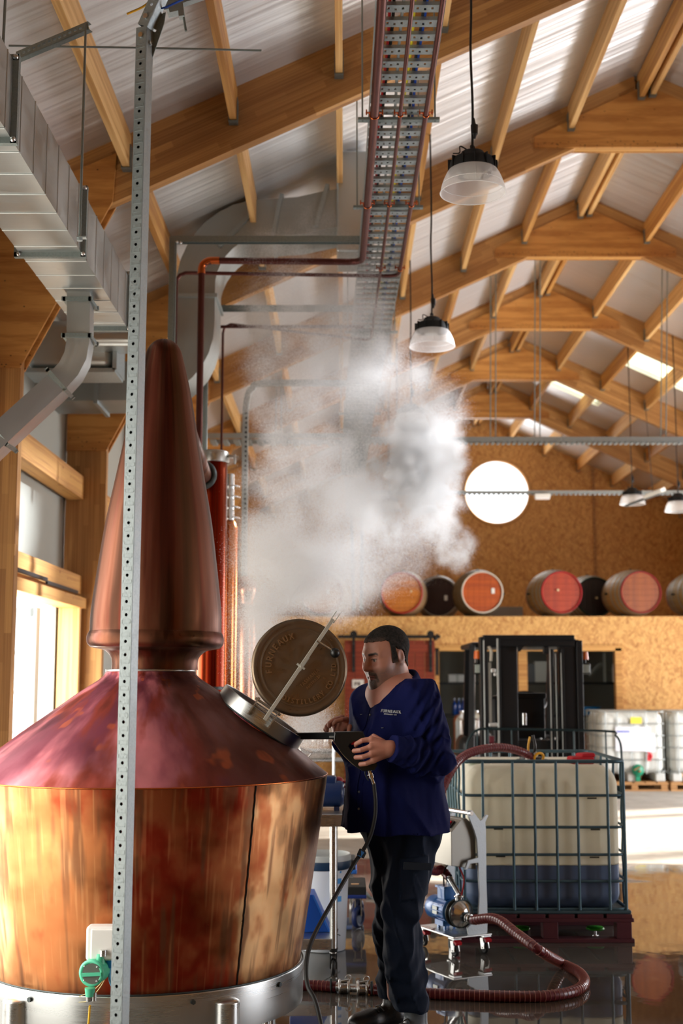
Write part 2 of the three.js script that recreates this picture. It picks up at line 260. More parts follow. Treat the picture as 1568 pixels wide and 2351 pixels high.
// portal frames: columns, rafters, plywood gussets at knee and apex, all symmetrical about the ridge
{
  const mir = (x) => 2 * RIDGE - x, rb = (x) => 5.98 - PT * (RIDGE - 1.0 - x) + 0.15;               // underside of the left rafter
  const apexY = yAt(345, 11.07), kneeX = -1.5, kneeY = rb(kneeX);
  const ordinal = ['first frame seen, its knee by the main duct', 'second frame, its apex board cut by the top lamp', 'third frame down the hall', 'fourth frame down the hall', 'fifth frame, above the cask deck front', 'sixth frame, nearest the rear gable'];
  for (let n = -2; n < 6; n++) {
    const z = -(Z0 + n * BAY), fr = new THREE.Group();
    fr.name = numbered('portal_frame'); fr.position.set(0, 0, z); fr.userData = { kind: 'structure' }; if (n >= 0) fr.userData.label = 'orange timber portal frame, ' + ordinal[n];
    scene.add(fr);
    const up = (x) => rb(x) + 0.44, side = [(x) => x, mir];
    for (const [i, s] of side.entries()) {
      const r = prism([[s(-1.3), rb(-1.3)], [s(RIDGE - 0.1), rb(RIDGE - 0.1)], [s(RIDGE - 0.1), up(RIDGE - 0.1)], [s(XL), up(XL)], [s(XL), rb(XL)]], 0.09).translate(0, 0, -0.045), p = r.attributes.position, uv = r.attributes.uv;
      for (let q = 0; q < p.count; q++) { const a = Math.atan(PT) * (i ? -1 : 1), x = p.getX(q) - RIDGE, y = p.getY(q) - 6; uv.setXY(q, x * cos(a) + y * sin(a) + n * 0.4, Math.abs(uv.getY(q)) > 1 ? y * cos(a) - x * sin(a) + 0.02 * n : p.getZ(q)); }
      M('rafter', r, MT.glulam, fr);
      const colG = prism([[s(-2.065), 0], [s(-2.065), 3.6], [s(XL + 0.05), 3.6], [s(XL + 0.05), 0]], 0.09).translate(0, 0, -0.045), cu = colG.attributes.uv, cp = colG.attributes.position;
      for (let q = 0; q < cu.count; q++) cu.setXY(q, cp.getY(q) + n, Math.abs(cp.getX(q)) + cp.getZ(q) * 2);
      M('column', colG, MT.glulam, fr);
      for (const f of [-1, 1]) M('knee_gusset', prism([[s(-2.065), 3.53], [s(kneeX), kneeY], [s(kneeX + 0.02), up(kneeX + 0.02) - 0.12], [s(XL + 0.05), up(XL + 0.05) - 0.12], [s(XL + 0.05), 3.53]], 0.021).translate(0, 0, f * 0.057 - 0.0105), MT.ply, fr);
    }
    const ax = 1.02;
    for (const f of [-1, 1]) M('apex_gusset', prism([[RIDGE - ax, apexY], [RIDGE + ax, apexY], [RIDGE + ax, ceilY(RIDGE + ax) - 0.16], [RIDGE, ceilY(RIDGE) - 0.14], [RIDGE - ax, ceilY(RIDGE - ax) - 0.16]], 0.021).translate(0, 0, f * 0.057 - 0.0105), MT.ply, fr);
    M('apex_block', prism([[RIDGE - ax + 0.01, apexY + 0.004], [RIDGE + ax - 0.01, apexY + 0.004], [RIDGE + ax - 0.01, apexY + 0.06], [RIDGE - ax + 0.01, apexY + 0.06]], 0.09).translate(0, 0, -0.045), MT.pineOrange, fr);
  }
}
// girts and the door opening in the left wall
{
  const g = new THREE.Group(); g.name = 'trim_1'; g.userData = { kind: 'structure', label: 'pine girts and door head on the left wall' }; scene.add(g);
  const x = XL + 0.14;
  for (let b = -1; b < 5; b++) { const z = Z0 + b * BAY; M('girt', bar(V(x, 3.2, -z - 0.06), V(x, 3.2, -z - BAY + 0.06), 0.14, 0.2), MT.pineOrange, g); if (b !== -1) M('girt', bar(V(x, 2.36, -z - 0.06), V(x, 2.36, -z - BAY + 0.06), 0.14, 0.16), MT.pineOrange, g); }
  M('door_head', bar(V(x + 0.02, 2.2, -8.13), V(x + 0.02, 2.2, -11), 0.2, 0.09), MT.pineOrange, g);
  M('door_jamb', [bar(V(x, 0, -10.9), V(x, 2.2, -10.9), 0.18, 0.06), bar(V(x, 0, -8.36), V(x, 2.2, -8.36), 0.18, 0.06)], MT.pine, g);
  M('sliding_track', [bar(V(x + 0.12, 2.29, -8.6), V(x + 0.12, 2.29, -9.5), 0.02, 0.03), bar(V(x + 0.12, 2.27, -9.5), V(x + 0.12, 2.27, -10.6), 0.02, 0.03)], MT.black, g);
  const d = new THREE.Group(); d.name = 'door_1'; d.userData = { kind: 'structure', label: 'glazed door leaf standing open against the bright yard' }; scene.add(d);
  d.position.set(XL - 0.1, 0, -10.8); d.rotation.y = -0.42;
  const fw = mat({ color: 0xeef2ee, roughness: 0.5 });
  M('frame', [box(0.07, 2.15, 0.05, -0.035, 1.08), box(0.07, 2.15, 0.05, -0.62, 1.08), box(0.6, 0.08, 0.05, -0.33, 2.12), box(0.6, 0.16, 0.05, -0.33, 0.08), ...[0.45, 0.79, 1.12, 1.45, 1.78].map((y) => box(0.6, 0.03, 0.04, -0.33, y))], fw, d);
  M('pane', box(0.56, 1.95, 0.008, -0.33, 1.12), mat({ color: 0xffffff, transmission: 1, roughness: 0.02, thickness: 0 }), d);
  const o = solo('porch_post', bar(V(-3.6, 0, -12.6), V(-3.6, 3.2, -12.6), 0.3, 0.3), MT.pine, 'pale timber porch post in the bright yard outside the left door', 'post');
}
// the cask deck: a strand board front with a wide opening, a deck and a dim store below
{
  const y1 = yAt(1415, ZPART), yt = yAt(1488, ZPART), xa = xAt(1000, 1500, ZPART), xb = xAt(1418, 1500, ZPART);
  struct('wall_middle', [box(xa - XL - 0.1, yt, 0.12, (xa + XL) / 2, yt / 2, 0), box(XR - xb - 0.1, yt, 0.12, (XR + xb) / 2, yt / 2, 0), box(XR - XL - 0.2, y1 - yt, 0.12, (XR + XL) / 2, (y1 + yt) / 2, 0)].map((g) => g.translate(0, 0, -ZPART - 0.06)), MT.osb, 'strand board front of the cask deck');
  struct('mezzanine_deck', box(XR - XL - 0.2, 0.14, ZBACK - ZPART - 0.13, (XR + XL) / 2, y1 - 0.072, -(ZBACK + ZPART) / 2 - 0.065), wood('brownPine', 2, 0.6), 'timber deck that the casks lie on');
  struct('trim_2', [box(xb - xa + 0.2, 0.09, 0.16, (xa + xb) / 2, yt, -ZPART - 0.02), box(0.1, yt, 0.16, xb, yt / 2, -ZPART - 0.02), box(0.1, yt, 0.16, xa, yt / 2, -ZPART - 0.02)], MT.pineOrange, 'orange timber frame round the store opening');
  struct('trim_3', box(0.14, yt, 0.1, xAt(1201, 1560, ZPART + 0.2), yt / 2, -ZPART - 0.25), MT.pineOrange, 'timber post standing in the store opening');
  struct('wall_store', [box(0.1, y1 - 0.2, 5, xa - 1.2, y1 / 2 - 0.1, -ZPART - 2.6), box(0.1, y1 - 0.2, 5, xb + 1.2, y1 / 2 - 0.1, -ZPART - 2.6), box(xb - xa + 2.4, y1 - 0.2, 0.1, (xa + xb) / 2, y1 / 2 - 0.1, -ZPART - 3.4)], plain(0x8f948c, 0.8), 'grey store room walls');
}
// ---------------------------------------------------------------- the copper pot still
const ZS = 5.8, SX = xAt(345, 1600, ZS), PX = ZS / F;
// heat-stained copper with reflected light painted in: colour fields that run round the pot (u) and down it (v)
const stainAndGlint = (kind, seed) => tex(1024, 512, (u, v) => {
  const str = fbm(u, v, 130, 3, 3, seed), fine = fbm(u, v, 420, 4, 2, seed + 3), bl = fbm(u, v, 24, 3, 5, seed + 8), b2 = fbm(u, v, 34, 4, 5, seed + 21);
  const glintGold = [242, 200, 146], orange = [200, 130, 82], fire = [150, 48, 30], brown = [134, 92, 66], plum = [126, 62, 76], rose = [214, 134, 140];
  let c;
  if (kind === 0) { // side of the pot: reflected light painted golden on the left and in a right band, fired red at the front, brown on the right
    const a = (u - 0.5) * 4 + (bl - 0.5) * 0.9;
    c = lerp3(glintGold, orange, sstep(-0.75, -0.25, a)); c = lerp3(c, fire, sstep(-0.15, 0.1, a) * sstep(0.55, 0.25, a) * (0.35 + 0.65 * sstep(0.3, 0.6, b2)));
    c = lerp3(c, glintGold, 0.8 * sstep(0.45, 0.55, a) * sstep(0.85, 0.65, a)); c = lerp3(c, brown, sstep(0.7, 0.95, a) * sstep(1.7, 1.4, a)); c = lerp3(c, orange, 0.35 * sstep(0.55, 0.75, b2)); c = lerp3(c, brown, 0.75 * sstep(0.5, 0.75, str));
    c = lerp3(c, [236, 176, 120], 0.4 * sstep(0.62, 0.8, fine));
  } else if (kind === 1) { // shoulder: plum and rose
    c = lerp3(plum, rose, sstep(0.35, 0.7, bl)); c = lerp3(c, [150, 64, 48], sstep(0.5, 0.7, b2) * 0.8); c = lerp3(c, [96, 60, 50], sstep(0.53, 0.62, u + (bl - 0.5) * 0.1) * sstep(0.9, 0.8, u) * 0.8); c = lerp3(c, [214, 110, 60], 0.5 * sstep(0.7, 0.8, fbm(u, v, 40, 9, 3, 5)));
  } else { // head: brown copper with long vertical tarnish
    c = lerp3([168, 118, 96], [112, 82, 68], sstep(0.35, 0.7, fbm(u, v, 26, 2, 4, seed))); c = lerp3(c, [148, 78, 68], 0.6 * sstep(0.5, 0.7, bl)); c = lerp3(c, [146, 120, 84], sstep(0.57, 0.61, u) * sstep(0.66, 0.62, u) * 0.5);
  }
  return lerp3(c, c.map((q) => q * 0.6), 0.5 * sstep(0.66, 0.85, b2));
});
const copper = (kind, seed, rough, o = {}) => mat({ map: stainAndGlint(kind, seed), metalness: 1, roughness: rough, roughnessMap: rep(T.spots, 0.25, 1), ...o });
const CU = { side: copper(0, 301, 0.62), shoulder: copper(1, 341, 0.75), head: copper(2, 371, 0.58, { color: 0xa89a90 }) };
const font = await new FontLoader().loadAsync('fonts/droid/droid_serif_bold.typeface.json'), sans = await new FontLoader().loadAsync('fonts/droid/droid_sans_bold.typeface.json');
const text = (s, size, depth, f = sans) => { const g = new TextGeometry(s, { font: f, size, depth, curveSegments: 4, bevelEnabled: false }); g.computeBoundingBox(); const b = g.boundingBox; return g.translate(-(b.min.x + b.max.x) / 2, -size / 2, 0); };
const still = thing('pot_still', 'big copper pot still with a tall tapering head and an open round hatch', 'still', [SX, 0, -ZS]);
const rimY = 1.137, botY = 0.352, rimR = 0.792;
{
  const side = [[0.66, botY - 0.02], [0.676, botY]]; for (let i = 1; i <= 12; i++) { const t = i / 12; side.push([0.676 + (rimR - 0.676) * (t * 0.9 + 0.1 * sin(t * PI / 2)), botY + (rimY - botY) * t]); }
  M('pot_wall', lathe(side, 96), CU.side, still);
  M('pot_shoulder', lathe([[rimR, rimY], [rimR - 0.004, rimY + 0.006], [0.68, 1.232], [0.56, 1.322], [0.43, 1.414], [0.335, 1.483], [0.27, 1.526], [0.228, 1.553], [0.205, 1.574], [0.196, 1.593]], 96), CU.shoulder, still);
  M('rim_seam', torus(rimR, 0.0035, 0, rimY + 0.001, 0, PI / 2, 0, 0, 6, 96), MT.copperBright, still);
  M('neck_ring', lathe([[0.19, 1.588], [0.2, 1.588], [0.2, 1.599], [0.19, 1.599]], 64), MT.steel, still);
  const hp = [[0.193, 1.598], [0.191, 1.62], [0.194, 1.645], [0.206, 1.665], [0.228, 1.682], [0.262, 1.69], [0.286, 1.695], [0.302, 1.711], [0.306, 1.733], [0.303, 1.75], [0.297, 1.763], [0.2935, 1.775]];
  for (const [hw, y] of [[148, 1400], [136, 1300], [122, 1200], [103, 1100], [84, 1000], [67, 910], [55, 860], [46, 825], [40, 806], [31, 792], [17, 782], [0.01, 779]]) hp.push([hw * PX * 1.0, yAt(y, ZS)]);
  M('head', new THREE.LatheGeometry(new THREE.SplineCurve(hp.map(([r, y]) => new THREE.Vector2(Math.max(r, 0), y))).getPoints(110), 80, -PI), CU.head, still).rotation.z = -0.011;
  const sk = MT.steel;
  M('skirt', lathe([[0.672, 0.185], [0.686, 0.185], [0.692, 0.345], [0.684, 0.352], [0.672, 0.352]], 96), sk, still);
  M('skirt_seam', torus(0.686, 0.004, 0, 0.353, 0, PI / 2, 0, 0, 6, 96), MT.darkSteel, still);
  for (const a of [36, -38, 142, -142]) { const s = sin(a * PI / 180), c = cos(a * PI / 180); const l = M('leg', [cyl(0.052, 0.052, 0.3, 0.69 * s, 0.15, 0.69 * c, 0, 0, 0, 28), cyl(0.075, 0.075, 0.012, 0.69 * s, 0.006, 0.69 * c), xf(new THREE.SphereGeometry(0.052, 28, 8, 0, 2 * PI, 0, PI / 2).scale(1, 0.35, 1), 0.69 * s, 0.3, 0.69 * c)], MT.steel, still); }
  for (const a of [24, -31, -60, 60]) M('bolt', xf(new THREE.CylinderGeometry(0.01, 0.01, 0.014, 6).rotateX(PI / 2), 0.694 * sin(a * PI / 180), 0.318, 0.694 * cos(a * PI / 180), 0, a * PI / 180), MT.darkSteel, still);
  // welded vertical seam at the right front
  const sa = 0.71, seam = []; for (let i = 0; i <= 40; i++) { const t = i / 40, r = 0.676 + (rimR - 0.676) * (t * 0.9 + 0.1 * sin(t * PI / 2)); seam.push(V(r * sin(sa + 0.0014 * sin(i * 2.1)), botY + (rimY - botY) * t, r * cos(sa + 0.0014 * sin(i * 2.1)))); }
  M('weld_seam', tube(seam, 0.004, 80, 6), plain(0x2b211b, 0.6, 0.6), still);
  // brass probe fitting on the front of the pot
  const fa = -0.045, fr = 0.69;
  M('probe_gland', [cyl(0.03, 0.03, 0.012, 0, 0, 0, PI / 2), cyl(0.025, 0.025, 0.018, 0, 0, 0.014, PI / 2, 0, 0, 6), cyl(0.016, 0.014, 0.022, 0, 0, 0.032, PI / 2)].map((g) => xf(g, fr * sin(fa), 0.452, fr * cos(fa) - 0.004, 0, fa, 0)), MT.brass, still, 'brass probe fitting');
  M('probe_wire', [tube([V(-0.031, 0.452, 0.73), V(-0.05, 0.42, 0.74), V(-0.085, 0.385, 0.735), V(-0.14, 0.36, 0.73)], 0.0016, 20, 5), tube([V(-0.031, 0.45, 0.73), V(-0.056, 0.4, 0.745), V(-0.1, 0.35, 0.74), V(-0.14, 0.34, 0.73)], 0.0016, 20, 5)], plain(0xd8c98c, 0.5), still);
  // the hatch collar on the right of the shoulder
  const tilt = -0.6, hc = at(603, 1641, ZS), hatch = new THREE.Group();
  const inHatch = (g) => xf(g, hc.x - SX, hc.y, 0, 0, 0, tilt);
  const RH = 0.208, hl = (pts) => inHatch(lathe(pts, 72));
  M('hatch_base', hl([[RH + 0.022, -0.115], [RH + 0.016, -0.085], [RH + 0.002, -0.07], [RH + 0.002, -0.04]]), copper(1, 399, 0.5), still, 'copper base of the hatch');
  M('hatch_collar', hl([[RH + 0.004, -0.046], [RH + 0.006, -0.04], [RH + 0.004, 0.018], [RH + 0.002, 0.021], [RH - 0.004, 0.018], [RH - 0.004, -0.12]]), MT.steel, still, 'stainless collar of the hatch');
  M('hatch_weld', hl([[RH + 0.003, -0.05], [RH + 0.011, -0.046], [RH + 0.004, -0.04]]), MT.darkSteel, still);
  // hinge plates stand on the near side of the collar
  const hin = (g) => inHatch(g);
  M('hinge_bracket', [-0.045, 0.06].flatMap((x) => [hin(box(0.005, 0.085, 0.05, x, 0.022, RH + 0.022)), hin(cyl(0.008, 0.008, 0.012, x, 0.058, RH + 0.038, 0, 0, PI / 2))]).concat([hin(cyl(0.006, 0.006, 0.13, 0.008, 0.055, RH + 0.036, 0, 0, PI / 2)), hin(cyl(0.006, 0.006, 0.1, 0.008, 0.03, RH + 0.03, 0, 0, PI / 2))]), MT.steel, still);
  // the lid, swung open upright so that its outer face looks at the viewer
  const lid = new THREE.Group(); lid.name = 'hatch_lid'; lid.userData.label = 'dark bronze hatch lid standing open, cast with lettering'; still.add(lid);
  const lc = at(688, 1532, ZS - 0.235);
  lid.position.set(lc.x - SX, lc.y, -lc.z - ZS === 0 ? 0 : lc.z + ZS);
  lid.rotation.order = 'YXZ'; lid.rotation.set(-0.12, 0.22, 0);
  const bronze = mat({ color: 0x7a6a58, metalness: 0.85, roughness: 0.55, roughnessMap: rep(T.spots, 0.2), });
  const R = 0.209;
  M('disc', xf(lathe([[0.0001, 0], [R * 0.78, 0], [R * 0.8, 0.0035], [R * 0.815, 0.0035], [R * 0.83, 0.001], [R * 0.9, 0.001], [R * 0.915, 0.006], [R, 0.006], [R, -0.022], [R - 0.006, -0.026], [0.0001, -0.026]], 80), 0, 0, 0, PI / 2), bronze, lid);
  const letters = [], arc = (str, r, a0, step, size, inward) => { [...str].forEach((ch, i) => { if (ch === ' ') return; const a = a0 + step * i, g = text(ch, size, 0.007); letters.push(xf(g, r * cos(a), r * sin(a), -0.0005, 0, 0, inward ? a + PI / 2 : a - PI / 2)); }); };
  arc('FURNEAUX', 0.137, 3.28, -0.207, 0.026, false);
  arc('DISTILLERY CO LTD', 0.148, 4.22, 0.132, 0.021, true);
  for (const [s, y, z] of [['TASMANIA', -0.062, 0.0155], ['AUSTRALIA', -0.086, 0.0115]]) letters.push(xf(text(s, z, 0.003), -sin(0.75) * y, cos(0.75) * y, -0.0005, 0, 0, 0.75));
  M('cast_lettering', letters, mat({ color: 0x9a846a, metalness: 0.85, roughness: 0.38 }), lid);  // lighter bronze puts the highlights of the raised letters into their colour
  const dir = 0.955, bd = (g) => xf(g, 0, 0, 0.028, 0, 0, dir);
  M('clamp_bar', [bd(rbox(0.53, 0.016, 0.009, 0.002, -0.012, 0, 0)), bd(box(0.05, 0.003, 0.006, 0.265, 0.007, 0)), bd(box(0.05, 0.003, 0.006, 0.265, -0.012, 0)), bd(box(0.008, 0.022, 0.006, 0.243, -0.002, 0)), bd(cyl(0.006, 0.006, 0.05, 0, 0, -0.006, PI / 2)), bd(cyl(0.005, 0.005, 0.04, 0, 0, 0, 0, 0, 0)), bd(box(0.07, 0.012, 0.003, 0.02, -0.006, -0.012))], plain(0xc9cbc2, 0.4, 0.4), lid, 'steel bar clamped across the lid');
  M('clamp_handle', rod(V(0.071, 0.11, 0.034), V(0.137, 0.066, 0.042), 0.005), MT.chrome, lid);
  M('handle_knob', sph(0.0215, 0.148, 0.057, 0.043), MT.black, lid, 'black ball knob');
  // lyne arm back to the condenser
  const p0 = V(0.02, yAt(858, ZS), -0.05), p1 = at(463, 1092, 8.86); p1.x -= SX; p1.z += ZS;
  M('lyne_arm', new THREE.TubeGeometry(new THREE.LineCurve3(p0, p1), 30, 0.07, 24), CU.head, still);
  const dirv = p1.clone().sub(p0).normalize(), q = new THREE.Quaternion().setFromUnitVectors(V(0, 0, 1), dirv), fl = (t, Rr) => new THREE.TorusGeometry(Rr, 0.022, 10, 40).applyQuaternion(q).translate(...p0.clone().lerp(p1, t).toArray());
  M('arm_flange', [fl(0.055, 0.08), fl(0.99, 0.085)], MT.darkSteel, still);
}
{ // instruments on the front of the pot
  const b = thing('junction_box', 'white junction box with rounded corners fixed to the pot', 'junction box', [xAt(234, 2165, 5.02), yAt(2163, 5.02), -5.02]);
  M('housing', rbox(0.11, 0.125, 0.07, 0.012), MT.white, b); M('lid', rbox(0.085, 0.11, 0.012, 0.006, 0.008, 0, 0.038), plain(0xf6f6f2, 0.4), b); M('mount', box(0.05, 0.05, 0.09, 0, 0, -0.06), MT.steel, b);
  M('cable_gland', [cyl(0.014, 0.016, 0.03, 0.035, -0.075, 0.01), cyl(0.018, 0.018, 0.01, 0.035, -0.067, 0.01, 0, 0, 0, 6)], plain(0x1d8fe0, 0.35), b, 'blue cable gland');
  M('cable', tube([V(0.035, -0.085, 0.01), V(0.034, -0.125, 0.012), V(0.047, -0.16, 0.01), V(0.075, -0.18, 0)], 0.006, 24, 8), plain(0x5fb4e4, 0.4), b);
  const t = thing('sensor_head', 'pale green round sensor head with a glass dial hung below the white box', 'sensor', [xAt(210, 2240, 4.98), yAt(2238, 4.98), -4.98], -0.25);
  const gr = plain(0x58c9a0, 0.4);
  M('housing', [xf(lathe([[0.001, -0.05], [0.034, -0.05], [0.044, -0.03], [0.044, 0.025], [0.049, 0.028], [0.049, 0.04], [0.038, 0.043], [0.036, 0.036], [0.001, 0.036]], 40), 0.012, 0.012, -0.01, PI / 2, 0.15, 0), cyl(0.016, 0.02, 0.03, 0.005, -0.058, 0.02), cyl(0.018, 0.014, 0.04, 0.03, 0.055, -0.01)], gr, t);
  M('dial', xf(cyl(0.037, 0.037, 0.004, 0, 0, 0.043, PI / 2), 0.012, 0.012, -0.008, 0, 0.15, 0), plain(0x747a72, 0.25, 0.3), t); M('dial_bar', [box(0.074, 0.012, 0.008, 0.018, 0.01, 0.039, 0, 0.15, 0.06)], gr, t);
  for (const [x, y] of [[0.025, 0.025], [-0.025, 0.025], [0.025, -0.025], [-0.025, -0.025]]) M('bolt', sph(0.0035, x + 0.014, y + 0.012, 0.038), MT.chrome, t);
  M('gland', [cyl(0.011, 0.013, 0.02, 0.002, -0.08, 0.02), cyl(0.009, 0.009, 0.03, 0.02, -0.074, 0.015)], MT.steel, t); M('gland', cyl(0.012, 0.012, 0.022, 0.045, 0.08, 0), MT.steel, t);
  const tail = thing('cable_tail', 'yellow and pink cable tail hanging from the green sensor head', 'cable', [xAt(206, 2275, 4.95), 0, -4.95]);
  M('yellow_wire', tube([V(0.004, 0.36, 0.01), V(0, 0.3, 0.006), V(-0.004, 0.27, 0.006), V(-0.014, 0.2, 0.006), V(-0.034, 0.06, 0), V(-0.04, 0.01, 0)], 0.0042, 30, 7), plain(0xe9b52a, 0.45), tail);
  M('pink_wrap', tube([V(-0.006, 0.25, 0.008), V(-0.002, 0.21, 0.008), V(-0.012, 0.15, 0.006)], 0.0065, 14, 7), plain(0xe0707c, 0.5), tail);
}
// ---------------------------------------------------------------- condenser, second still and the pipes beyond
const Zc = 9.05;
{
  const cx = xAt(487, 1300, Zc), c = thing('condenser', 'tall red copper condenser column with a steel lid behind the still', 'condenser', [cx, 0, -Zc]);
  const ty = yAt(1062, Zc), r = 0.099;
  M('shell', lathe([[r, 0.02], [r, ty], [r - 0.004, ty]], 48), mat({ map: stainAndGlint(0, 720), color: 0x9c5a4c, metalness: 1, roughness: 0.45, roughnessMap: rep(T.spots, 0.3, 1) }), c);
  M('head_band', lathe([[r + 0.004, ty - 0.004], [r + 0.012, ty], [r + 0.012, ty + 0.07], [r + 0.004, ty + 0.078], [0.001, ty + 0.078]], 40), MT.steel, c, 'steel lid');
  M('band_clamp', [box(0.03, 0.02, 0.05, r + 0.025, ty + 0.04, 0.02), cyl(0.006, 0.006, 0.08, r + 0.04, ty + 0.04, 0.02, 0, 0, PI / 2), cyl(0.008, 0.008, 0.07, r + 0.055, ty + 0.02, 0.02)], MT.steel, c);
  M('foot_flange', [cyl(r + 0.03, r + 0.03, 0.02, 0, yAt(1580, Zc), 0, 0, 0, 0, 32)], MT.darkSteel, c);
  const c2 = thing('condenser', 'shiny copper column glinting just right of the red condenser', 'condenser', [xAt(523, 1400, 9.9), 0, -9.9]);
  M('shell', lathe([[0.075, 0.02], [0.075, yAt(1215, 9.9)], [0.05, yAt(1195, 9.9)]], 40), mat({ color: 0xc87a48, metalness: 1, roughness: 0.22, roughnessMap: rep(T.scratch, 0.1, 1) }), c2);
  M('top_plates', [0, 1, 2, 3].map((k) => cyl(0.085, 0.085, 0.012, 0, yAt(1190 - k * 24, 9.9), 0, 0, 0, 0, 28)).concat(cyl(0.04, 0.04, 0.42, 0, yAt(1150, 9.9), 0)), MT.chrome, c2, 'stack of steel plates');
  // the second still's slender onion top, half lost in the steam
  const Zb = 12.5, b = thing('second_still', 'slender copper still with an onion top half lost in steam', 'still', [xAt(563, 1400, Zb), 0, -Zb]), k = Zb / F;
  M('body', new THREE.LatheGeometry(new THREE.SplineCurve([[24, 1700], [26, 1560], [27, 1470], [24, 1412], [18, 1388], [21, 1375], [27, 1356], [24, 1338], [14, 1327], [7, 1322]].map(([r, y]) => new THREE.Vector2(r * k, yAt(y, Zb)))).getPoints(60), 40), mat({ color: 0xc98a6c, metalness: 1, roughness: 0.25 }), b);
  M('base', [cyl(0.2, 0.2, yAt(1690, Zb), 0, yAt(1690, Zb) / 2, 0)], MT.copperPipe, b);
}
// galvanised perforated upright in the foreground, carrying cables from the floor to the roof
{
  const Zu = 4.2, u = thing('cable_upright', 'galvanised perforated steel upright standing before the still, bent over at the top', 'cable channel', [0, 0, 0]);
  const foot = at(266, 2351, Zu), top = at(325, 62, Zu), s = 0.042, pitch = 0.0432;
  const axis = top.clone().sub(foot); foot.addScaledVector(axis, -foot.y / axis.y + 0.004 / axis.y);
  const L = top.clone().sub(foot).length(), n = Math.floor(L / pitch) - 1;
  const q = new THREE.Quaternion().setFromUnitVectors(V(0, 1, 0), top.clone().sub(foot).normalize()).multiply(new THREE.Quaternion().setFromAxisAngle(V(0, 1, 0), -0.4));
  const place = (g) => g.applyQuaternion(q).translate(...foot.toArray());
  const channel = (len, count, y0, holeEvery = 1) => { // front face with punched holes, two flanges with turned-in lips, stamped bars between the holes
    const hs = [], bars = []; for (let i = 0; i < count; i++) { hs.push(hole(0, y0 + i * pitch, 0.0056)); bars.push(box(s * 0.74, 0.0012, 0.0022, 0, y0 + (i + 0.36) * pitch, 0.0016), box(s * 0.74, 0.0012, 0.0016, 0, y0 + (i + 0.64) * pitch, 0.0012), box(0.0012, pitch * 0.28, 0.0016, s * 0.37, y0 + (i + 0.5) * pitch, 0.0012), box(0.0012, pitch * 0.28, 0.0016, -s * 0.37, y0 + (i + 0.5) * pitch, 0.0012)); }
    return [prism([[-s / 2, 0], [s / 2, 0], [s / 2, len], [-s / 2, len]], 0.0015, 0, hs, 7), box(0.0018, len, s, s / 2, len / 2, -s / 2), box(0.0018, len, s, -s / 2, len / 2, -s / 2), box(0.009, len, 0.0018, s / 2 - 0.005, len / 2, -s), box(0.009, len, 0.0018, -s / 2 + 0.005, len / 2, -s), ...bars];
  };
  M('channel', place(merge(channel(L, n, pitch * 0.7))), MT.galv, u);
  M('cables', place(merge([tube([V(0.006, 0, -0.02), V(-0.006, L * 0.3, -0.018), V(0.004, L * 0.7, -0.022), V(0, L, -0.02)], 0.006, 40, 6)])), MT.red, u, 'red cable inside the channel');
  M('dark_backing', place(box(s * 0.8, L - 0.02, 0.012, 0, L / 2, -s + 0.008)), MT.blackMatt, u, 'flat black backing behind the holes of the cable-filled channel');  // flat dark strip added so that the punched holes look dark
  M('blue_cable', place(merge([tube([V(-0.008, 0, -0.028), V(0.006, L * 0.4, -0.03), V(-0.006, L * 0.8, -0.026), V(0.01, L, -0.028), V(0.03, L + 0.05, -0.03), V(0.09, L + 0.075, -0.03), V(0.16, L + 0.09, -0.03)], 0.004, 50, 6)])), plain(0x1346a8, 0.4), u);
  // fold, inclined length and the clamp at the roof
  M('fold_plate', place(prism([[s / 2, -0.1], [s / 2 + 0.045, 0.02], [s / 2 + 0.05, 0.06], [s / 2 + 0.01, 0.055], [-s / 2 + 0.004, 0], [-s / 2 + 0.004, -0.03]], 0.0018, 0, [hole(0.03, 0.0, 0.005)]).translate(0, L, -s)), MT.galvDark, u);
  M('bent_channel', place(xf(merge(channel(0.42, 8, 0.035)), 0.004, L + 0.005, 0, 0, 0, -0.46)), MT.galv, u);
  for (const b of [cyl(0.009, 0.009, 0.006, 0, L - 0.03, 0.004, PI / 2), cyl(0.009, 0.009, 0.006, 0.018, L + 0.035, 0.004, PI / 2), cyl(0.008, 0.008, 0.01, 0.024, L - 0.055, -0.02, 0, 0, PI / 2)]) M('bolt', place(b), MT.chrome, u);
  const e = thing('roof_clamp', 'galvanised clamp with a threaded rod at the bent top of the upright', 'bracket', at(395, 20, Zu + 0.1).toArray());
  M('plates', [box(0.05, 0.07, 0.004, -0.03, 0.02, 0.02, 0, 0.2, 0.3), box(0.045, 0.08, 0.04, 0, 0.02, 0, 0, 0.2, 0.3), box(0.02, 0.1, 0.03, 0.032, 0.01, 0.01, 0, 0, 0.1), box(0.3, 0.03, 0.03, 0.15, 0.07, 0, 0, 0, 0.35)], MT.galv, e);
  M('threaded_rod', rod(V(0.034, 0.02, 0.01), V(0.052, -0.09, 0.01), 0.0045), MT.galvDark, e); M('nut', cyl(0.011, 0.011, 0.012, 0.034, -0.01, 0.01, 0, 0, 0, 6), MT.steel, e); M('gland', cyl(0.02, 0.02, 0.02, -0.065, 0.0, 0.01), MT.steel, e); M('wire', tube([V(-0.16, -0.02, 0), V(-0.1, 0.01, 0), V(-0.06, 0.05, 0), V(0, 0.1, 0)], 0.004, 20, 6), plain(0xd8a21c, 0.5), e);
}
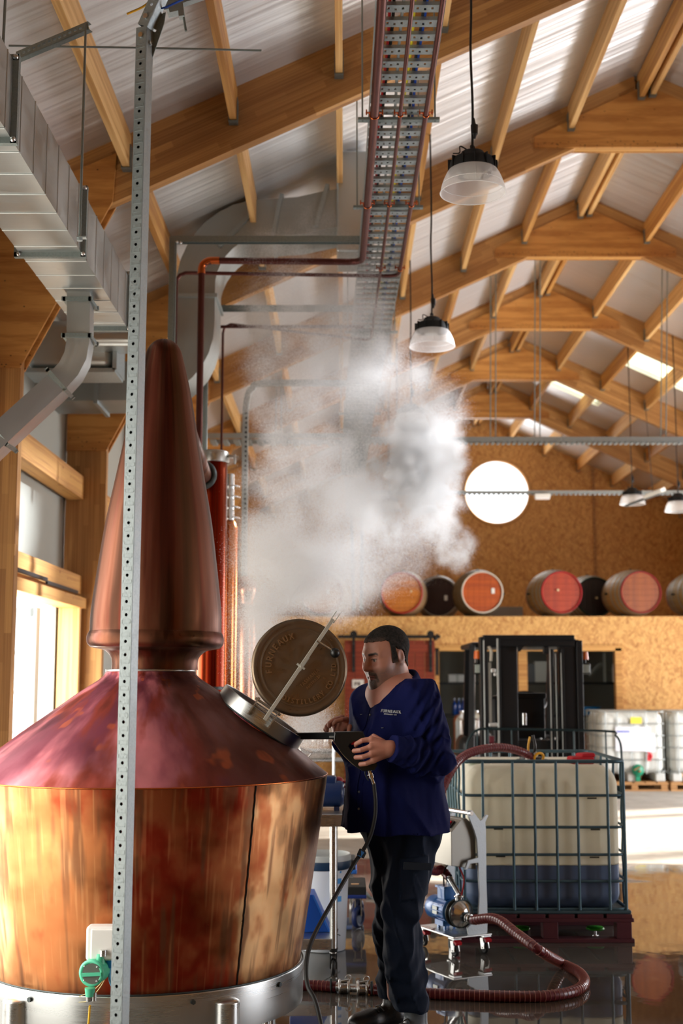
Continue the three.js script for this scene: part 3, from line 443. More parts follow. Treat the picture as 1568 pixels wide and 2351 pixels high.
// ---------------------------------------------------------------- ducts at the upper left
{
  const yb = 3.72, yt = 4.05, xl = -1.66, xr = -1.343, ze = 7.75, zn = 0.2, d = thing('main_duct', 'long bright sheet metal air duct hung along the left side of the roof', 'duct');
  M('duct_body', box(xr - xl, yt - yb, ze - zn, (xl + xr) / 2, (yt + yb) / 2, -(ze + zn) / 2), MT.duct, d);
  const fl = (z, t = 0.03) => [box(xr - xl + 0.05, 0.025, t, (xl + xr) / 2, yb - 0.012, -z), box(0.025, yt - yb + 0.05, t, xr + 0.012, (yb + yt) / 2, -z), box(xr - xl + 0.05, 0.025, t, (xl + xr) / 2, yt + 0.012, -z), box(0.025, yt - yb + 0.05, t, xl - 0.012, (yb + yt) / 2, -z)];
  for (const z of [4.95, 6.35, ze]) M('flange', fl(z), MT.galvDark, d);
  M('cross_bead', Array.from({ length: 16 }, (_, i) => 4.15 + i * 0.233).flatMap((z) => [cyl(0.0045, 0.0045, xr - xl, (xl + xr) / 2, yb, -z, 0, 0, PI / 2, 8), cyl(0.0045, 0.0045, yt - yb, xr, (yb + yt) / 2, -z, 0, 0, 0, 8)]), MT.duct, d);
  for (const z of [4.95, 6.35, ze]) for (const [x, y] of [[xr + 0.012, yt + 0.01], [xr + 0.012, yb - 0.01], [xl, yb - 0.012]]) M('corner_bolt', sph(0.012, x, y, -z + 0.02), MT.steel, d);
  for (const [px, py0, py1, Z, i] of [[197, 55, 548, 5.75, 1], [14, -40, 255, 5.02, 0]]) { const h = thing('duct_hanger', i ? 'dark hanger rod from a slotted bar down to the main duct' : 'hanger rod at the left edge of the picture', 'hanger'), a = at(px, py0, Z), b = at(px - 14, py1, Z - 0.1); M('rod', rod(a, b, 0.006), MT.galvDark, h); M('nut', [cyl(0.014, 0.014, 0.02, b.x, b.y, b.z, 0, 0, 0, 6), box(0.04, 0.006, 0.03, b.x + 0.01, b.y + 0.005, b.z)], MT.galv, h); }
  const a = at(38, 128, 5.9), b = at(203, 58, 5.75), sb = solo('slotted_bar', (() => { const L = a.distanceTo(b), n = 14, hs = Array.from({ length: n }, (_, i) => slot((i + 0.5) * L / n, 0, L / n * 0.55, 0.012)); const g = merge([prism([[0, -0.02], [L, -0.02], [L, 0.02], [0, 0.02]], 0.003, 0, hs), box(L, 0.003, 0.03, L / 2, -0.02, -0.014), box(L, 0.003, 0.03, L / 2, 0.02, -0.014)]); const X = b.clone().sub(a).normalize(), Z = X.clone().cross(V(0, 1, 0)).normalize(); g.applyMatrix4(new THREE.Matrix4().makeBasis(X, Z.clone().cross(X), Z)); return g.translate(a.x, a.y, a.z); })(), MT.galvDark, 'dark slotted steel bar slung below the left roof', 'strut');
  solo('brace_wire', [tube([at(20, 105, 6.2), at(330, 110, 6.4), at(600, 116, 6.5)], 0.006, 20, 6)], MT.galvDark, 'thin steel bracing strap under the left roof', 'brace');
  // rectangular branch swept down, round an elbow and away to the left
  const br = thing('branch_duct', 'square branch duct dropping from the main duct and elbowing to the lower left', 'duct');
  const Zd = 7.1, w = 0.128, dd = 0.17;
  const path = [at(185, 663, Zd), at(185, 690, Zd), at(184, 790, Zd), at(178, 826, Zd), at(162, 856, Zd), at(140, 880, Zd - 0.02), at(80, 935, Zd - 0.15), at(-10, 1018, Zd - 0.35), at(-120, 1120, Zd - 0.6)];
  const sweep = (pts, w, d, up) => { // rectangular section carried along a path that bends within one plane
    const pos = [], idx = [], uv = [], fr = pts.map((p, i) => { const t = (pts[i + 1] ?? p).clone().sub(pts[i - 1] ?? p).normalize(), s = t.clone().cross(up).normalize(); return { p, s, n: up }; });
    for (let f = 0; f < 4; f++) { const c = [[-1, -1, 1, -1], [1, -1, 1, 1], [1, 1, -1, 1], [-1, 1, -1, -1]][f]; let l = 0; fr.forEach((k, i) => { if (i) l += k.p.distanceTo(fr[i - 1].p); for (const e of [0, 1]) { const q = k.p.clone().addScaledVector(k.s, c[e * 2] * w / 2).addScaledVector(k.n, c[e * 2 + 1] * d / 2); pos.push(q.x, q.y, q.z); uv.push(l, e * 0.2); } if (i) { const b = pos.length / 3 - 4; idx.push(b, b + 1, b + 2, b + 1, b + 3, b + 2); } }); }
    for (const [k, fl] of [[fr[0], 0], [fr.at(-1), 1]]) { const b = pos.length / 3; for (const [a, c] of [[-1, -1], [1, -1], [1, 1], [-1, 1]]) { const q = k.p.clone().addScaledVector(k.s, a * w / 2).addScaledVector(k.n, c * d / 2); pos.push(q.x, q.y, q.z); uv.push(a * w / 2, c * d / 2); } fl ? idx.push(b, b + 1, b + 2, b, b + 2, b + 3) : idx.push(b, b + 2, b + 1, b, b + 3, b + 2); }
    const g = new THREE.BufferGeometry(); g.setAttribute('position', new THREE.Float32BufferAttribute(pos, 3)); g.setAttribute('uv', new THREE.Float32BufferAttribute(uv, 2)); g.setIndex(idx); g.computeVertexNormals(); return g;
  };
  globalThis.sweepRect = sweep;
  const up = V(0.06, 0.02, 1).normalize();
  M('duct_body', sweep(path, w, dd, up), MT.duct, br);
  const ring = (p, t, s = 1.12) => { const g = merge([box(w * s + 0.03, 0.022, 0.02, 0, 0, dd / 2 + 0.01), box(w * s + 0.03, 0.022, 0.02, 0, 0, -dd / 2 - 0.01), box(0.016, 0.022, dd + 0.04, w / 2 + 0.008, 0, 0), box(0.016, 0.022, dd + 0.04, -w / 2 - 0.008, 0, 0)]); g.applyQuaternion(new THREE.Quaternion().setFromUnitVectors(V(0, 1, 0), t.clone().normalize())); return g.translate(p.x, p.y, p.z); };
  for (const [p, t] of [[at(185, 697, Zd), V(0, 1, 0)], [at(184, 780, Zd), V(0, 1, 0)], [at(138, 881, Zd - 0.02), V(1, 0.9, 0)], [at(5, 1004, Zd - 0.3), V(1, 0.9, 0)]]) M('flange', ring(p, t), MT.galvDark, br);
  // the wide flat duct beyond: a low run, an elbow up and another to the right
  const Zf = 10.1, fd = thing('wide_duct', 'wide grey flat duct curving up and over to the right behind the copper pipes', 'duct');
  const fp = []; for (const [x, y] of [[120, 892], [200, 892], [330, 890]]) fp.push(at(x, y, Zf));
  for (let i = 0; i <= 8; i++) { const a = -PI / 2 + i / 8 * PI / 2.0; fp.push(at(330 + 125 * cos(a), 765 - 125 * sin(a), Zf)); }
  for (let i = 1; i <= 8; i++) { const a = PI - i / 8 * (PI / 2 - 0.18); fp.push(at(610 + 155 * cos(a), 690 - 165 * sin(a), Zf)); }
  fp.push(at(690, 520, Zf), at(745, 508, Zf), at(800, 498, Zf));
  M('duct_body', sweep(fp, 0.31, 0.5, V(0, 0, 1)), mat({ color: 0xa3a9a8, metalness: 0.85, roughness: 0.6, roughnessMap: rep(T.scratch, 0.8) }), fd);
  M('riser', rbox(0.3, yAt(375, Zf) - yAt(602, Zf), 0.54, 0.02, at(815, 450, Zf).x, (yAt(375, Zf) + yAt(602, Zf)) / 2, -Zf), MT.duct, fd);
  const fr2 = (x, y, a, L = 0.36) => xf(box(0.03, L, 0.54), ...at(x, y, Zf).toArray(), 0, 0, a);
  for (const [x, y, a] of [[455, 700, PI / 2], [545, 555, -0.75 + PI], [640, 520, -0.2], [740, 498, -0.25], [235, 892, 0]]) M('flange', fr2(x, y, a), MT.galv, fd);
  M('end_section', [rbox(0.62, 0.36, 0.3, 0.06, xAt(170, 800, 9.2), yAt(800, 9.2), -9.2), rbox(0.4, 0.12, 0.3, 0.05, xAt(255, 780, 9.0), yAt(785, 9.0), -9)], MT.duct, fd); M('flange', [box(0.03, 0.4, 0.34, xAt(262, 800, 9.0), yAt(800, 9.2), -9.2), box(0.66, 0.03, 0.34, xAt(170, 860, 9.2), yAt(862, 9.2), -9.2)], MT.galv, fd);
}
// ---------------------------------------------------------------- the long cable ladder and its copper pipes
const trayAt = (Z) => V(mix(0.322, 0.128, sstep(5, 18.2, Z)), mix(4.78, 4.36, (Z - 4.5) / 13.2), -Z);
{
  const tr = thing('cable_ladder', 'long galvanised cable ladder running down the hall under the ridge', 'cable tray'), w = 0.33, za = 4.4, zb = 17.7, n = Math.floor((zb - za) / 0.132);
  const slat = (() => { const hs = []; for (let i = 0; i < 9; i++) hs.push(slot(-w / 2 + (i + 0.7) * w / 9.4, 0.004 * (i % 2 ? 1 : -1), 0.011, 0.02)); return prism([[-w / 2, -0.033], [w / 2, -0.033], [w / 2, 0.033], [-w / 2, 0.033]], 0.002, 0, hs).rotateX(PI / 2); })(), lip = merge([slat, box(w, 0.018, 0.003, 0, 0.008, 0.033), box(w, 0.018, 0.003, 0, 0.008, -0.033)]);
  for (let i = 0; i < n; i++) { const Z = za + (i + 0.5) * 0.132, p = trayAt(Z), r = M('rung', lip, MT.galv, tr); r.position.copy(p); }
  const rail = (s, dy = 0.03) => { const g = []; for (let i = 0; i < 8; i++) { const a = trayAt(mix(za, zb, i / 8)), b = trayAt(mix(za, zb, (i + 1) / 8)); g.push(bar(a.add(V(s * w / 2, dy, 0)), b.add(V(s * w / 2, dy, 0)), 0.004, 0.07, 0)); } return merge(g); };
  M('side_rail', rail(-1), MT.galv, tr); M('side_rail', rail(1), MT.galv, tr);
  const e = trayAt(zb), k1 = at(820, 1172, 18.3), fallen = bar(e.clone().add(V(0.02, 0, 0)), k1, 0.3, 0.03, 0.003); M('end_drop', [fallen, bar(k1, k1.clone().add(V(0, 0, -0.5)), 0.33, 0.05)], MT.galv, tr);
  M('end_post', [bar(k1.clone().add(V(-0.08, 0, -0.2)), at(812, 1400, 19), 0.05, 0.05), bar(k1.clone().add(V(0.08, 0, -0.2)), at(829, 1400, 19), 0.05, 0.05)], MT.galvDark, tr);
  const wires = [[0xb01818, -0.1], [0x181818, -0.085], [0xd0c020, 0.02], [0x1648a8, 0.075], [0x20242a, 0.06], [0x9aa0a0, -0.03]];
  for (const [c, dx] of wires) { const pts = []; for (let i = 0; i <= 26; i++) pts.push(trayAt(mix(za, zb, i / 26)).add(V(dx + 0.008 * sin(i * 1.9 + dx * 50), 0.022, 0))); M('cable', tube(pts, 0.008, 60, 6), plain(c, 0.5), tr); }
  for (const Z of [5.5, 6.9, 8.15, 10.9, 13.9]) { const p = trayAt(Z); M('hanger', [bar(p.clone().add(V(-0.23, -0.018, 0)), p.clone().add(V(0.23, -0.018, 0)), 0.04, 0.016, 0), ...[-0.205, 0.205].map((x) => rod(p.clone().add(V(x, -0.03, 0)), V(p.x + x, ceilY(p.x + x) - 0.05, p.z), 0.005))], MT.galvDark, tr); }
  // copper pipes clipped under the ladder, dropping to the still house
  const run = (name, label, dx, r, Ze, tail, bend = 0.09) => { const pts = []; for (let i = 0; i <= 6; i++) pts.push(trayAt(mix(4.3, Ze, i / 6)).add(V(dx, -0.062, 0))); const o = thing('copper_pipe', label, 'pipe'); M('tube', pipe([...pts, ...tail], r, bend, 160, 14), MT.copperPipe, o); const cl = []; for (const Z of [5.55, 6.75, 8, 9.2]) if (Z < Ze) { const p = trayAt(Z).add(V(dx, -0.062, 0)); cl.push(torus(r + 0.002, 0.004, p.x, p.y, p.z, 0, 0, 0, 6, 18), box(0.05 + r * 2, 0.005, 0.014, p.x, p.y + 0.012, p.z), cyl(0.004, 0.004, 0.03, p.x + r + 0.02, p.y + 0.015, p.z), cyl(0.004, 0.004, 0.03, p.x - r - 0.02, p.y + 0.015, p.z)); } M('pipe_clip', cl, MT.copperBright, o); return [o, pts.at(-1)]; };
  const el = (o, p, r) => M('elbow', [sph(r * 1.25, p.x, p.y, p.z)], MT.copperBright, o);
  { const Z = 9.05, y0 = yAt(598, Z), c = V(xAt(463, 598, Z), y0, -Z); const [o] = run('a', 'thick copper pipe under the ladder turning down into the red condenser', -0.142, 0.024, Z, [c, V(c.x, yAt(1035, Z), -Z)]); M('fitting', [torus(0.07, 0.028, c.x + 0.07, c.y - 0.07, c.z, 0, 0, PI / 2, 10, 16, PI / 2), rod(V(c.x + 0.07, c.y, c.z), V(c.x + 0.13, c.y, c.z), 0.028, 14), rod(V(c.x, c.y - 0.07, c.z), V(c.x, c.y - 0.1, c.z), 0.028, 14)], MT.copperBright, o, 'bright copper elbow'); }
  { const Z = 9.35, c = V(xAt(405, 618, Z), yAt(620, Z) - 0.02, -Z); run('b', 'thin copper pipe on the right of the ladder turning off to the left', 0.142, 0.014, Z, [c, V(c.x, c.y - 0.6, c.z)]); }
  { const Z = 11.0, c = V(xAt(512, 742, Z), yAt(742, Z), -Z); run('c', 'middle copper pipe turning down on the far side of the condenser', 0.0, 0.011, Z, [c, V(c.x, yAt(1060, Z), -Z)]); }
  { const Z = 10.6, c = V(xAt(471, 750, Z), yAt(750, Z), -Z), o = thing('copper_pipe', 'dark thin copper pipe with a low bend beside the thick drop', 'pipe'); M('tube', pipe([V(xAt(835, 752, Z), c.y, -Z), c, V(c.x, yAt(1040, Z), -Z)], 0.014, 0.09, 60), MT.copperPipe, o); }
  // strut frames that carry the branch cables
  const strut = (name, label, Z, y, xa, xb, yd) => { const o = thing('strut_frame', label, 'strut'), a = at(xa, y, Z), b = at(xb, y, Z), C = (p, q) => { const g = [bar(p, q, 0.05, 0.006, 0), bar(p.clone().add(V(0, -0.02, 0.024)), q.clone().add(V(0, -0.02, 0.024)), 0.004, 0.045, 0), bar(p.clone().add(V(0, -0.02, -0.024)), q.clone().add(V(0, -0.02, -0.024)), 0.004, 0.045, 0)]; return g; }; M('top_channel', C(a, b), MT.galvDark, o); M('drop_channel', [bar(a.clone().add(V(0.018, 0, 0)), V(a.x + 0.018, yAt(yd, Z), -Z), 0.05, 0.036, 0.002), bar(a.clone().add(V(0.03, -0.02, 0.027)), V(a.x + 0.03, yAt(yd, Z), -Z + 0.027), 0.006, 0.012, 0)], MT.galvDark, o); M('corner_bolt', [sph(0.012, a.x + 0.05, a.y - 0.045, a.z + 0.03), sph(0.012, a.x + 0.075, a.y - 0.05, a.z + 0.03)], MT.chrome, o); };
  strut('f', 'galvanised strut frame nearest the still, square-cornered above its head', 8.75, 545, 392, 826, 1000);
  strut('g', 'galvanised strut frame lower and farther, cornered behind the thick pipe', 10.5, 703, 468, 822, 1040);
  { // perforated drop to the second still
    const Z = 12.6, o = thing('cable_upright', 'galvanised perforated drop with a curved top above the onion still', 'cable channel'), p = [at(812, 880, Z), at(610, 880, Z), at(580, 892, Z), at(567, 918, Z), at(563, 1000, Z), at(561, 1322, Z)], pts = curve(p).getPoints(60);
    M('channel', sweepRect([...pts.slice(0, 61)], 0.058, 0.05, V(0, 0, 1)), MT.galv, o); const hs = []; for (let i = 0; i < 34; i++) { const q = at(mix(565.5, 561, i / 34), 950 + i * 10.9, Z); hs.push(cyl(0.011, 0.011, 0.006, q.x, q.y, q.z + 0.025, PI / 2, 0, 0, 10)); } M('punched_hole', hs, MT.dark, o);
  }
  // cross ladders
  const cross = (name, label, Z, y, xa, xb, pitchM, w, lipH, rods) => { const o = thing('cross_ladder', label, 'cable tray'), a = at(xa, y, Z), b = at(xb, y, Z), n = Math.round((b.x - a.x) / pitchM); for (const s of [-1, 1]) M('side_rail', bar(V(a.x, a.y + lipH / 2, -Z + s * w / 2), V(b.x, a.y + lipH / 2, -Z + s * w / 2), 0.004, lipH, 0), MT.galv, o); const rg = box(pitchM * 0.5, 0.02, w, 0, 0, 0); for (let i = 0; i < n; i++) M('rung', rg, MT.galv, o).position.set(a.x + (i + 0.5) * (b.x - a.x) / n, a.y - 0.015, -Z); for (const [px, Zr] of rods) for (const d of [-0.03, 0.03]) { const x = xAt(px, 900, Z); M('hanger', rod(V(x + d, a.y, -Z), V(x + d, ceilY(x) - 0.2, -Z + Zr), 0.007, 6), MT.galvDark, o); } return o; };
  cross('x', 'white-lit cable ladder crossing the hall left of the main ladder', 14.6, 1013, 478, 800, 0.13, 0.36, 0.06, [[640, 0]]);
  cross('y', 'thin cable tray crossing the hall above the round window', 14.6, 1015, 830, 1580, 0.062, 0.12, 0.05, [[1231, 0.35], [1519, 0.35], [1130, 0.3]]);
  cross('z', 'slim tray crossing straight in front of the round window', 19.6, 1133, 850, 1640, 0.075, 0.06, 0.04, []);
  const lb = thing('strip_light', 'short white fitting below the slim tray beside the round window', 'light fitting', at(1245, 1139, 19.55).toArray()); M('body', rbox(0.24, 0.075, 0.08, 0.015), MT.white, lb); M('diffuser', rbox(0.22, 0.02, 0.06, 0.008, 0, -0.042, 0), plain(0xfafafa, 0.3), lb);
}
// ---------------------------------------------------------------- pendant lamps
{
  const glass = mat({ color: 0xffffff, transmission: 0.6, roughness: 0.4, thickness: 0, ior: 1.5 }), bell = [];
  const pr = [[0.176, 0], [0.17, 0.022], [0.164, 0.045], [0.15, 0.085], [0.132, 0.118], [0.11, 0.142], [0.098, 0.15]];
  const fluted = (() => { const g = new THREE.LatheGeometry(new THREE.SplineCurve(pr.map(([r, y]) => new THREE.Vector2(r, y))).getPoints(24), 144), p = g.attributes.position; for (let i = 0; i < p.count; i++) { const x = p.getX(i), z = p.getZ(i), y = p.getY(i), a = Math.atan2(x, z), f = 1 + (y > 0.02 ? 0.009 : 0.002) * cos(a * 72); p.setXYZ(i, x * f, y, z * f); } g.computeVertexNormals(); return g; })();
  const finG = box(0.006, 0.06, 0.03, 0, 0.155, 0.118);
  const make = (label, px, py, Z, cordLean = 0) => {
    const p = at(px, py, Z), o = thing('pendant_lamp', label, 'lamp', p.toArray(), 0);
    M('glass_shade', fluted, glass, o); M('shade_rim', [torus(0.175, 0.003, 0, 0.001, 0, PI / 2, 0, 0, 6, 60), torus(0.164, 0.002, 0, 0.045, 0, PI / 2, 0, 0, 6, 60)], glass, o);
    M('reflector', cyl(0.05, 0.04, 0.05, 0, 0.12, 0), plain(0xc8c8c0, 0.3, 0.6), o);
    M('gear_housing', lathe([[0.122, 0.118], [0.128, 0.125], [0.122, 0.165], [0.112, 0.185], [0.085, 0.195], [0.075, 0.2], [0.06, 0.225], [0.038, 0.235], [0.02, 0.238], [0.001, 0.239]], 36), MT.blackMatt, o);
    for (let i = 0; i < 12; i++) M('housing_fin', finG, MT.blackMatt, o).rotation.y = i * PI / 6;
    M('hook', torus(0.013, 0.004, 0, 0.255, 0, 0, 0.6, 0, 6, 20), MT.black, o);
    M('loose_lead', tube([V(-0.02, 0.22, 0.03), V(-0.07, 0.24, 0.05), V(-0.075, 0.2, 0.06), V(-0.11, 0.2, 0.05)], 0.004, 20, 5), MT.black, o);
    const top = ceilY(p.x) - p.y - 0.25;
    M('cord', tube([V(0, 0.25, 0), V(0.004, 0.5, 0), V(-0.003, 0.8, 0), V(0.004, 1.1, 0), V(0, top, 0)], 0.007, 30, 7), MT.black, o);
    M('plug', [cyl(0.006, 0.016, 0.03, 0.012, 0.32, 0), cyl(0.018, 0.02, 0.05, 0.012, 0.355, 0), cyl(0.014, 0.006, 0.04, 0.008, 0.4, 0)], MT.black, o);
    return o;
  };
  const g = [['nearest and largest prismatic glass pendant lamp with a black cap', 1086, 443, 6.6], ['second glass pendant lamp in the row, beside the ladder', 992, 796, 9.65], ['third glass pendant lamp, its shade bright against steam', 944, 980, 12.7], ['fourth pendant lamp, pale in the steam cloud', 912, 1094, 15.7], ['fifth and smallest lamp of the row by the ladder end', 893, 1172, 18.6], ['glass lamp hanging left of the grey panel at right', 1452, 1158, 17.6], ['glass lamp cut by the right edge above the casks', 1558, 1174, 16.4]];
  for (const a of g) make(...a);
  const pn = thing('louvre_panel', 'tilted grey panel in a pale frame hung between the two far right lamps', 'panel', at(1478, 1146, 17.2).toArray()); pn.rotation.set(0.3, -0.5, 0.42);
  M('board', rbox(0.5, 0.03, 0.2, 0.006), plain(0x5f6668, 0.5), pn); M('frame', [box(0.24, 0.05, 0.03, 0.16, 0.03, 0.1), box(0.24, 0.05, 0.03, 0.16, 0.03, -0.1), box(0.03, 0.05, 0.22, 0.28, 0.03, 0)], MT.whitePaint, pn); M('hanger_wire', [rod(V(0.15, 0.05, 0), V(0.5, 1.2, 0), 0.004)], MT.black, pn);
}
// ---------------------------------------------------------------- the man at the hatch
// a closed surface round the points where f < 0, on a grid of the given cell (surface nets); tint(p) gives vertex colours
function skin(f, lo, hi, cell, tint) {
  const n = [0, 1, 2].map((k) => Math.ceil((hi.getComponent(k) - lo.getComponent(k)) / cell) + 1), [nx, ny, nz] = n, val = new Float32Array(nx * ny * nz), p = V();
  for (let k = 0, q = 0; k < nz; k++) for (let j = 0; j < ny; j++) for (let i = 0; i < nx; i++, q++) val[q] = f(p.set(lo.x + i * cell, lo.y + j * cell, lo.z + k * cell));
  const id = new Int32Array(nx * ny * nz).fill(-1), pos = [], idx = [], S = [1, nx, nx * ny];
  for (let k = 0; k < nz - 1; k++) for (let j = 0; j < ny - 1; j++) for (let i = 0; i < nx - 1; i++) {
    const b = i + j * nx + k * nx * ny; let m = 0; const v = [];
    for (let c = 0; c < 8; c++) { const x = val[b + (c & 1) + ((c >> 1) & 1) * nx + ((c >> 2) & 1) * nx * ny]; v.push(x); if (x < 0) m |= 1 << c; }
    if (m === 0 || m === 255) continue;
    let e = 0, sx = 0, sy = 0, sz = 0;
    for (let c = 0; c < 8; c++) for (let a = 0; a < 3; a++) { const d = c | (1 << a); if (d === c) continue; if ((v[c] < 0) === (v[d] < 0)) continue; const t = v[c] / (v[c] - v[d]), o = [c & 1, (c >> 1) & 1, (c >> 2) & 1]; o[a] = t; sx += o[0]; sy += o[1]; sz += o[2]; e++; }
    id[b] = pos.length / 3; pos.push(lo.x + (i + sx / e) * cell, lo.y + (j + sy / e) * cell, lo.z + (k + sz / e) * cell);
  }
  for (let k = 1; k < nz - 1; k++) for (let j = 1; j < ny - 1; j++) for (let i = 1; i < nx - 1; i++) {
    const b = i + j * nx + k * nx * ny;
    for (let a = 0; a < 3; a++) { const s0 = val[b] < 0, s1 = val[b + S[a]] < 0; if (s0 === s1) continue; const u = S[(a + 1) % 3], w = S[(a + 2) % 3], q = [id[b], id[b - u], id[b - u - w], id[b - w]]; if (q.includes(-1)) continue; if (s0) idx.push(q[0], q[1], q[2], q[0], q[2], q[3]); else idx.push(q[0], q[2], q[1], q[0], q[3], q[2]); }
  }
  const nor = new Float32Array(pos.length), col = tint ? new Float32Array(pos.length) : null, h = cell * 0.6, g = new THREE.BufferGeometry(), uv = new Float32Array(pos.length / 3 * 2);
  for (let i = 0; i < pos.length; i += 3) { const [x, y, z] = [pos[i], pos[i + 1], pos[i + 2]], N = V(f(p.set(x + h, y, z)) - f(p.set(x - h, y, z)), f(p.set(x, y + h, z)) - f(p.set(x, y - h, z)), f(p.set(x, y, z + h)) - f(p.set(x, y, z - h))).normalize(); nor[i] = N.x; nor[i + 1] = N.y; nor[i + 2] = N.z; uv[i / 3 * 2] = x + z; uv[i / 3 * 2 + 1] = y; if (tint) { const c = tint(p.set(x, y, z), N); col[i] = c[0]; col[i + 1] = c[1]; col[i + 2] = c[2]; } }
  g.setAttribute('position', new THREE.Float32BufferAttribute(pos, 3)); g.setAttribute('normal', new THREE.BufferAttribute(nor, 3)); g.setAttribute('uv', new THREE.BufferAttribute(uv, 2)); if (tint) g.setAttribute('color', new THREE.BufferAttribute(col, 3)); g.setIndex(idx);
  return g;
}
const joinColored = (list) => mergeGeometries(list.map((g) => g.toNonIndexed()));
const smin = (a, b, k) => { const h = Math.max(k - Math.abs(a - b), 0) / k; return Math.min(a, b) - h * h * k * 0.25; };
// distance to a capsule whose radius runs from ra to rb
function cone(p, a, b, ra, rb) { const abx = b.x - a.x, aby = b.y - a.y, abz = b.z - a.z, apx = p.x - a.x, apy = p.y - a.y, apz = p.z - a.z, t = clamp((apx * abx + apy * aby + apz * abz) / (abx * abx + aby * aby + abz * abz)); return Math.hypot(apx - abx * t, apy - aby * t, apz - abz * t) - mix(ra, rb, t); }
const ell = (p, c, rx, ry, rz) => { const x = (p.x - c.x) / rx, y = (p.y - c.y) / ry, z = (p.z - c.z) / rz, k = Math.hypot(x, y, z); return (k - 1) * Math.min(rx, ry, rz) * (k < 1 ? 1 : 1); };
const along = (p, a, b) => { const d = b.clone().sub(a); return clamp(p.clone().sub(a).dot(d) / d.lengthSq()); };
{
  const ZM = 5.8, man = thing('person', 'man with cropped dark hair in a dark blue work shirt, holding a steam gun', 'person', [0, 0, 0]);
  const P = (x, y, dz = 0) => at(x, y, ZM - dz);           // dz: metres nearer the viewer
  const yaw = -0.86, D = V(sin(yaw), 0, cos(yaw)), S = V(cos(yaw), 0, -sin(yaw));      // chest direction and the man's own left
  const LS = P(965, 1598, 0.15), LE = P(1003, 1742, 0.2), LW = P(893, 1717, 0.31);
  const RS = P(846, 1612, -0.12), RE = P(826, 1735, -0.16), RW = P(776, 1694, 0.0);
  // head: own axes are left, up and forward
  const hy = -0.92, hc = P(886, 1509, 0.02), HF = V(sin(hy), 0, cos(hy)), HS = V(cos(hy), 0, -sin(hy)), pitch = 0.17, k = 1.035;
  const hq = new THREE.Matrix4().makeBasis(HS, V(0, 1, 0), HF).multiply(new THREE.Matrix4().makeRotationX(pitch)), hi4 = hq.clone().transpose(), loc = V();
  const hl = (p) => loc.copy(p).sub(hc).applyMatrix4(hi4).divideScalar(k);
  const v = V, dist = (p, x, y, z) => Math.hypot(p.x - x, p.y - y, p.z - z);
  const m2 = V();
  const headLocal = (q) => {
    const m = m2.set(Math.abs(q.x), q.y, q.z);
    let d = ell(m, v(0, 0.045, -0.016), 0.079, 0.087, 0.1);
    d = smin(d, ell(m, v(0, 0.03, 0.03), 0.069, 0.07, 0.064), 0.03);
    d = smin(d, ell(m, v(0, -0.04, 0.028), 0.066, 0.078, 0.062), 0.04);
    d = smin(d, cone(m, v(0.053, -0.05, -0.006), v(0.02, -0.108, 0.058), 0.027, 0.024), 0.03);
    d = smin(d, dist(m, 0.042, -0.032, 0.058) - 0.033, 0.03);                                  // cheek
    d = smin(d, dist(m, 0, -0.112, 0.066) - 0.026, 0.025);                                      // chin
    d = smin(d, cone(m, v(0.0, -0.1, 0.04), v(0, -0.135, -0.01), 0.04, 0.06), 0.05);            // under the jaw
    d = smin(d, cone(m, v(0.012, 0.024, 0.09), v(0.05, 0.027, 0.07), 0.0105, 0.01), 0.022);     // brow
    d = -smin(-d, dist(m, 0.033, 0.002, 0.108) - 0.021, 0.014);                                 // socket
    d = smin(d, dist(m, 0.033, 0.003, 0.078) - 0.0145, 0.006);                                  // eyeball
    d = smin(d, cone(m, v(0.018, 0.008, 0.09), v(0.049, 0.006, 0.08), 0.0045, 0.004), 0.006);   // upper lid
    d = smin(d, cone(m, v(0.02, -0.008, 0.088), v(0.046, -0.007, 0.08), 0.0035, 0.0035), 0.008);
    d = smin(d, cone(m, v(0, 0.018, 0.092), v(0, -0.03, 0.117), 0.0085, 0.0135), 0.014);        // nose
    d = smin(d, dist(m, 0.0135, -0.035, 0.102) - 0.0095, 0.01);
    d = smin(d, cone(m, v(0.024, -0.036, 0.082), v(0.036, -0.07, 0.07), 0.008, 0.009), 0.02);   // fold beside the mouth
    d = smin(d, cone(m, v(0, -0.055, 0.1), v(0.018, -0.06, 0.09), 0.006, 0.005), 0.012);
    d = smin(d, cone(m, v(0, -0.0635, 0.099), v(0.02, -0.069, 0.087), 0.0058, 0.004), 0.006);   // lips
    d = smin(d, cone(m, v(0, -0.077, 0.096), v(0.016, -0.077, 0.086), 0.0066, 0.004), 0.006);
    d = -smin(-d, cone(m, v(0, -0.07, 0.107), v(0.026, -0.075, 0.088), 0.002, 0.002), 0.003);
    let e = ell(m, v(0.081, 0.0, -0.014), 0.0105, 0.033, 0.021); e = -smin(-e, ell(m, v(0.093, 0.004, -0.012), 0.0085, 0.02, 0.012), 0.006); e = smin(e, dist(m, 0.079, -0.024, -0.006) - 0.008, 0.01);
    return smin(d, e, 0.008) * k;
  };
  const nb = P(906, 1585, 0.0), neckTop = v(0, -0.05, -0.03).multiplyScalar(k).applyMatrix4(hq).add(hc);
  const headF = (p) => smin(headLocal(hl(p)), cone(p, neckTop, nb, 0.066, 0.082), 0.035);
  const skinC = [0.46, 0.215, 0.15], rand = (p, s) => noise3(p.x * s + 50, p.y * s + 50, p.z * s + 50, 9);
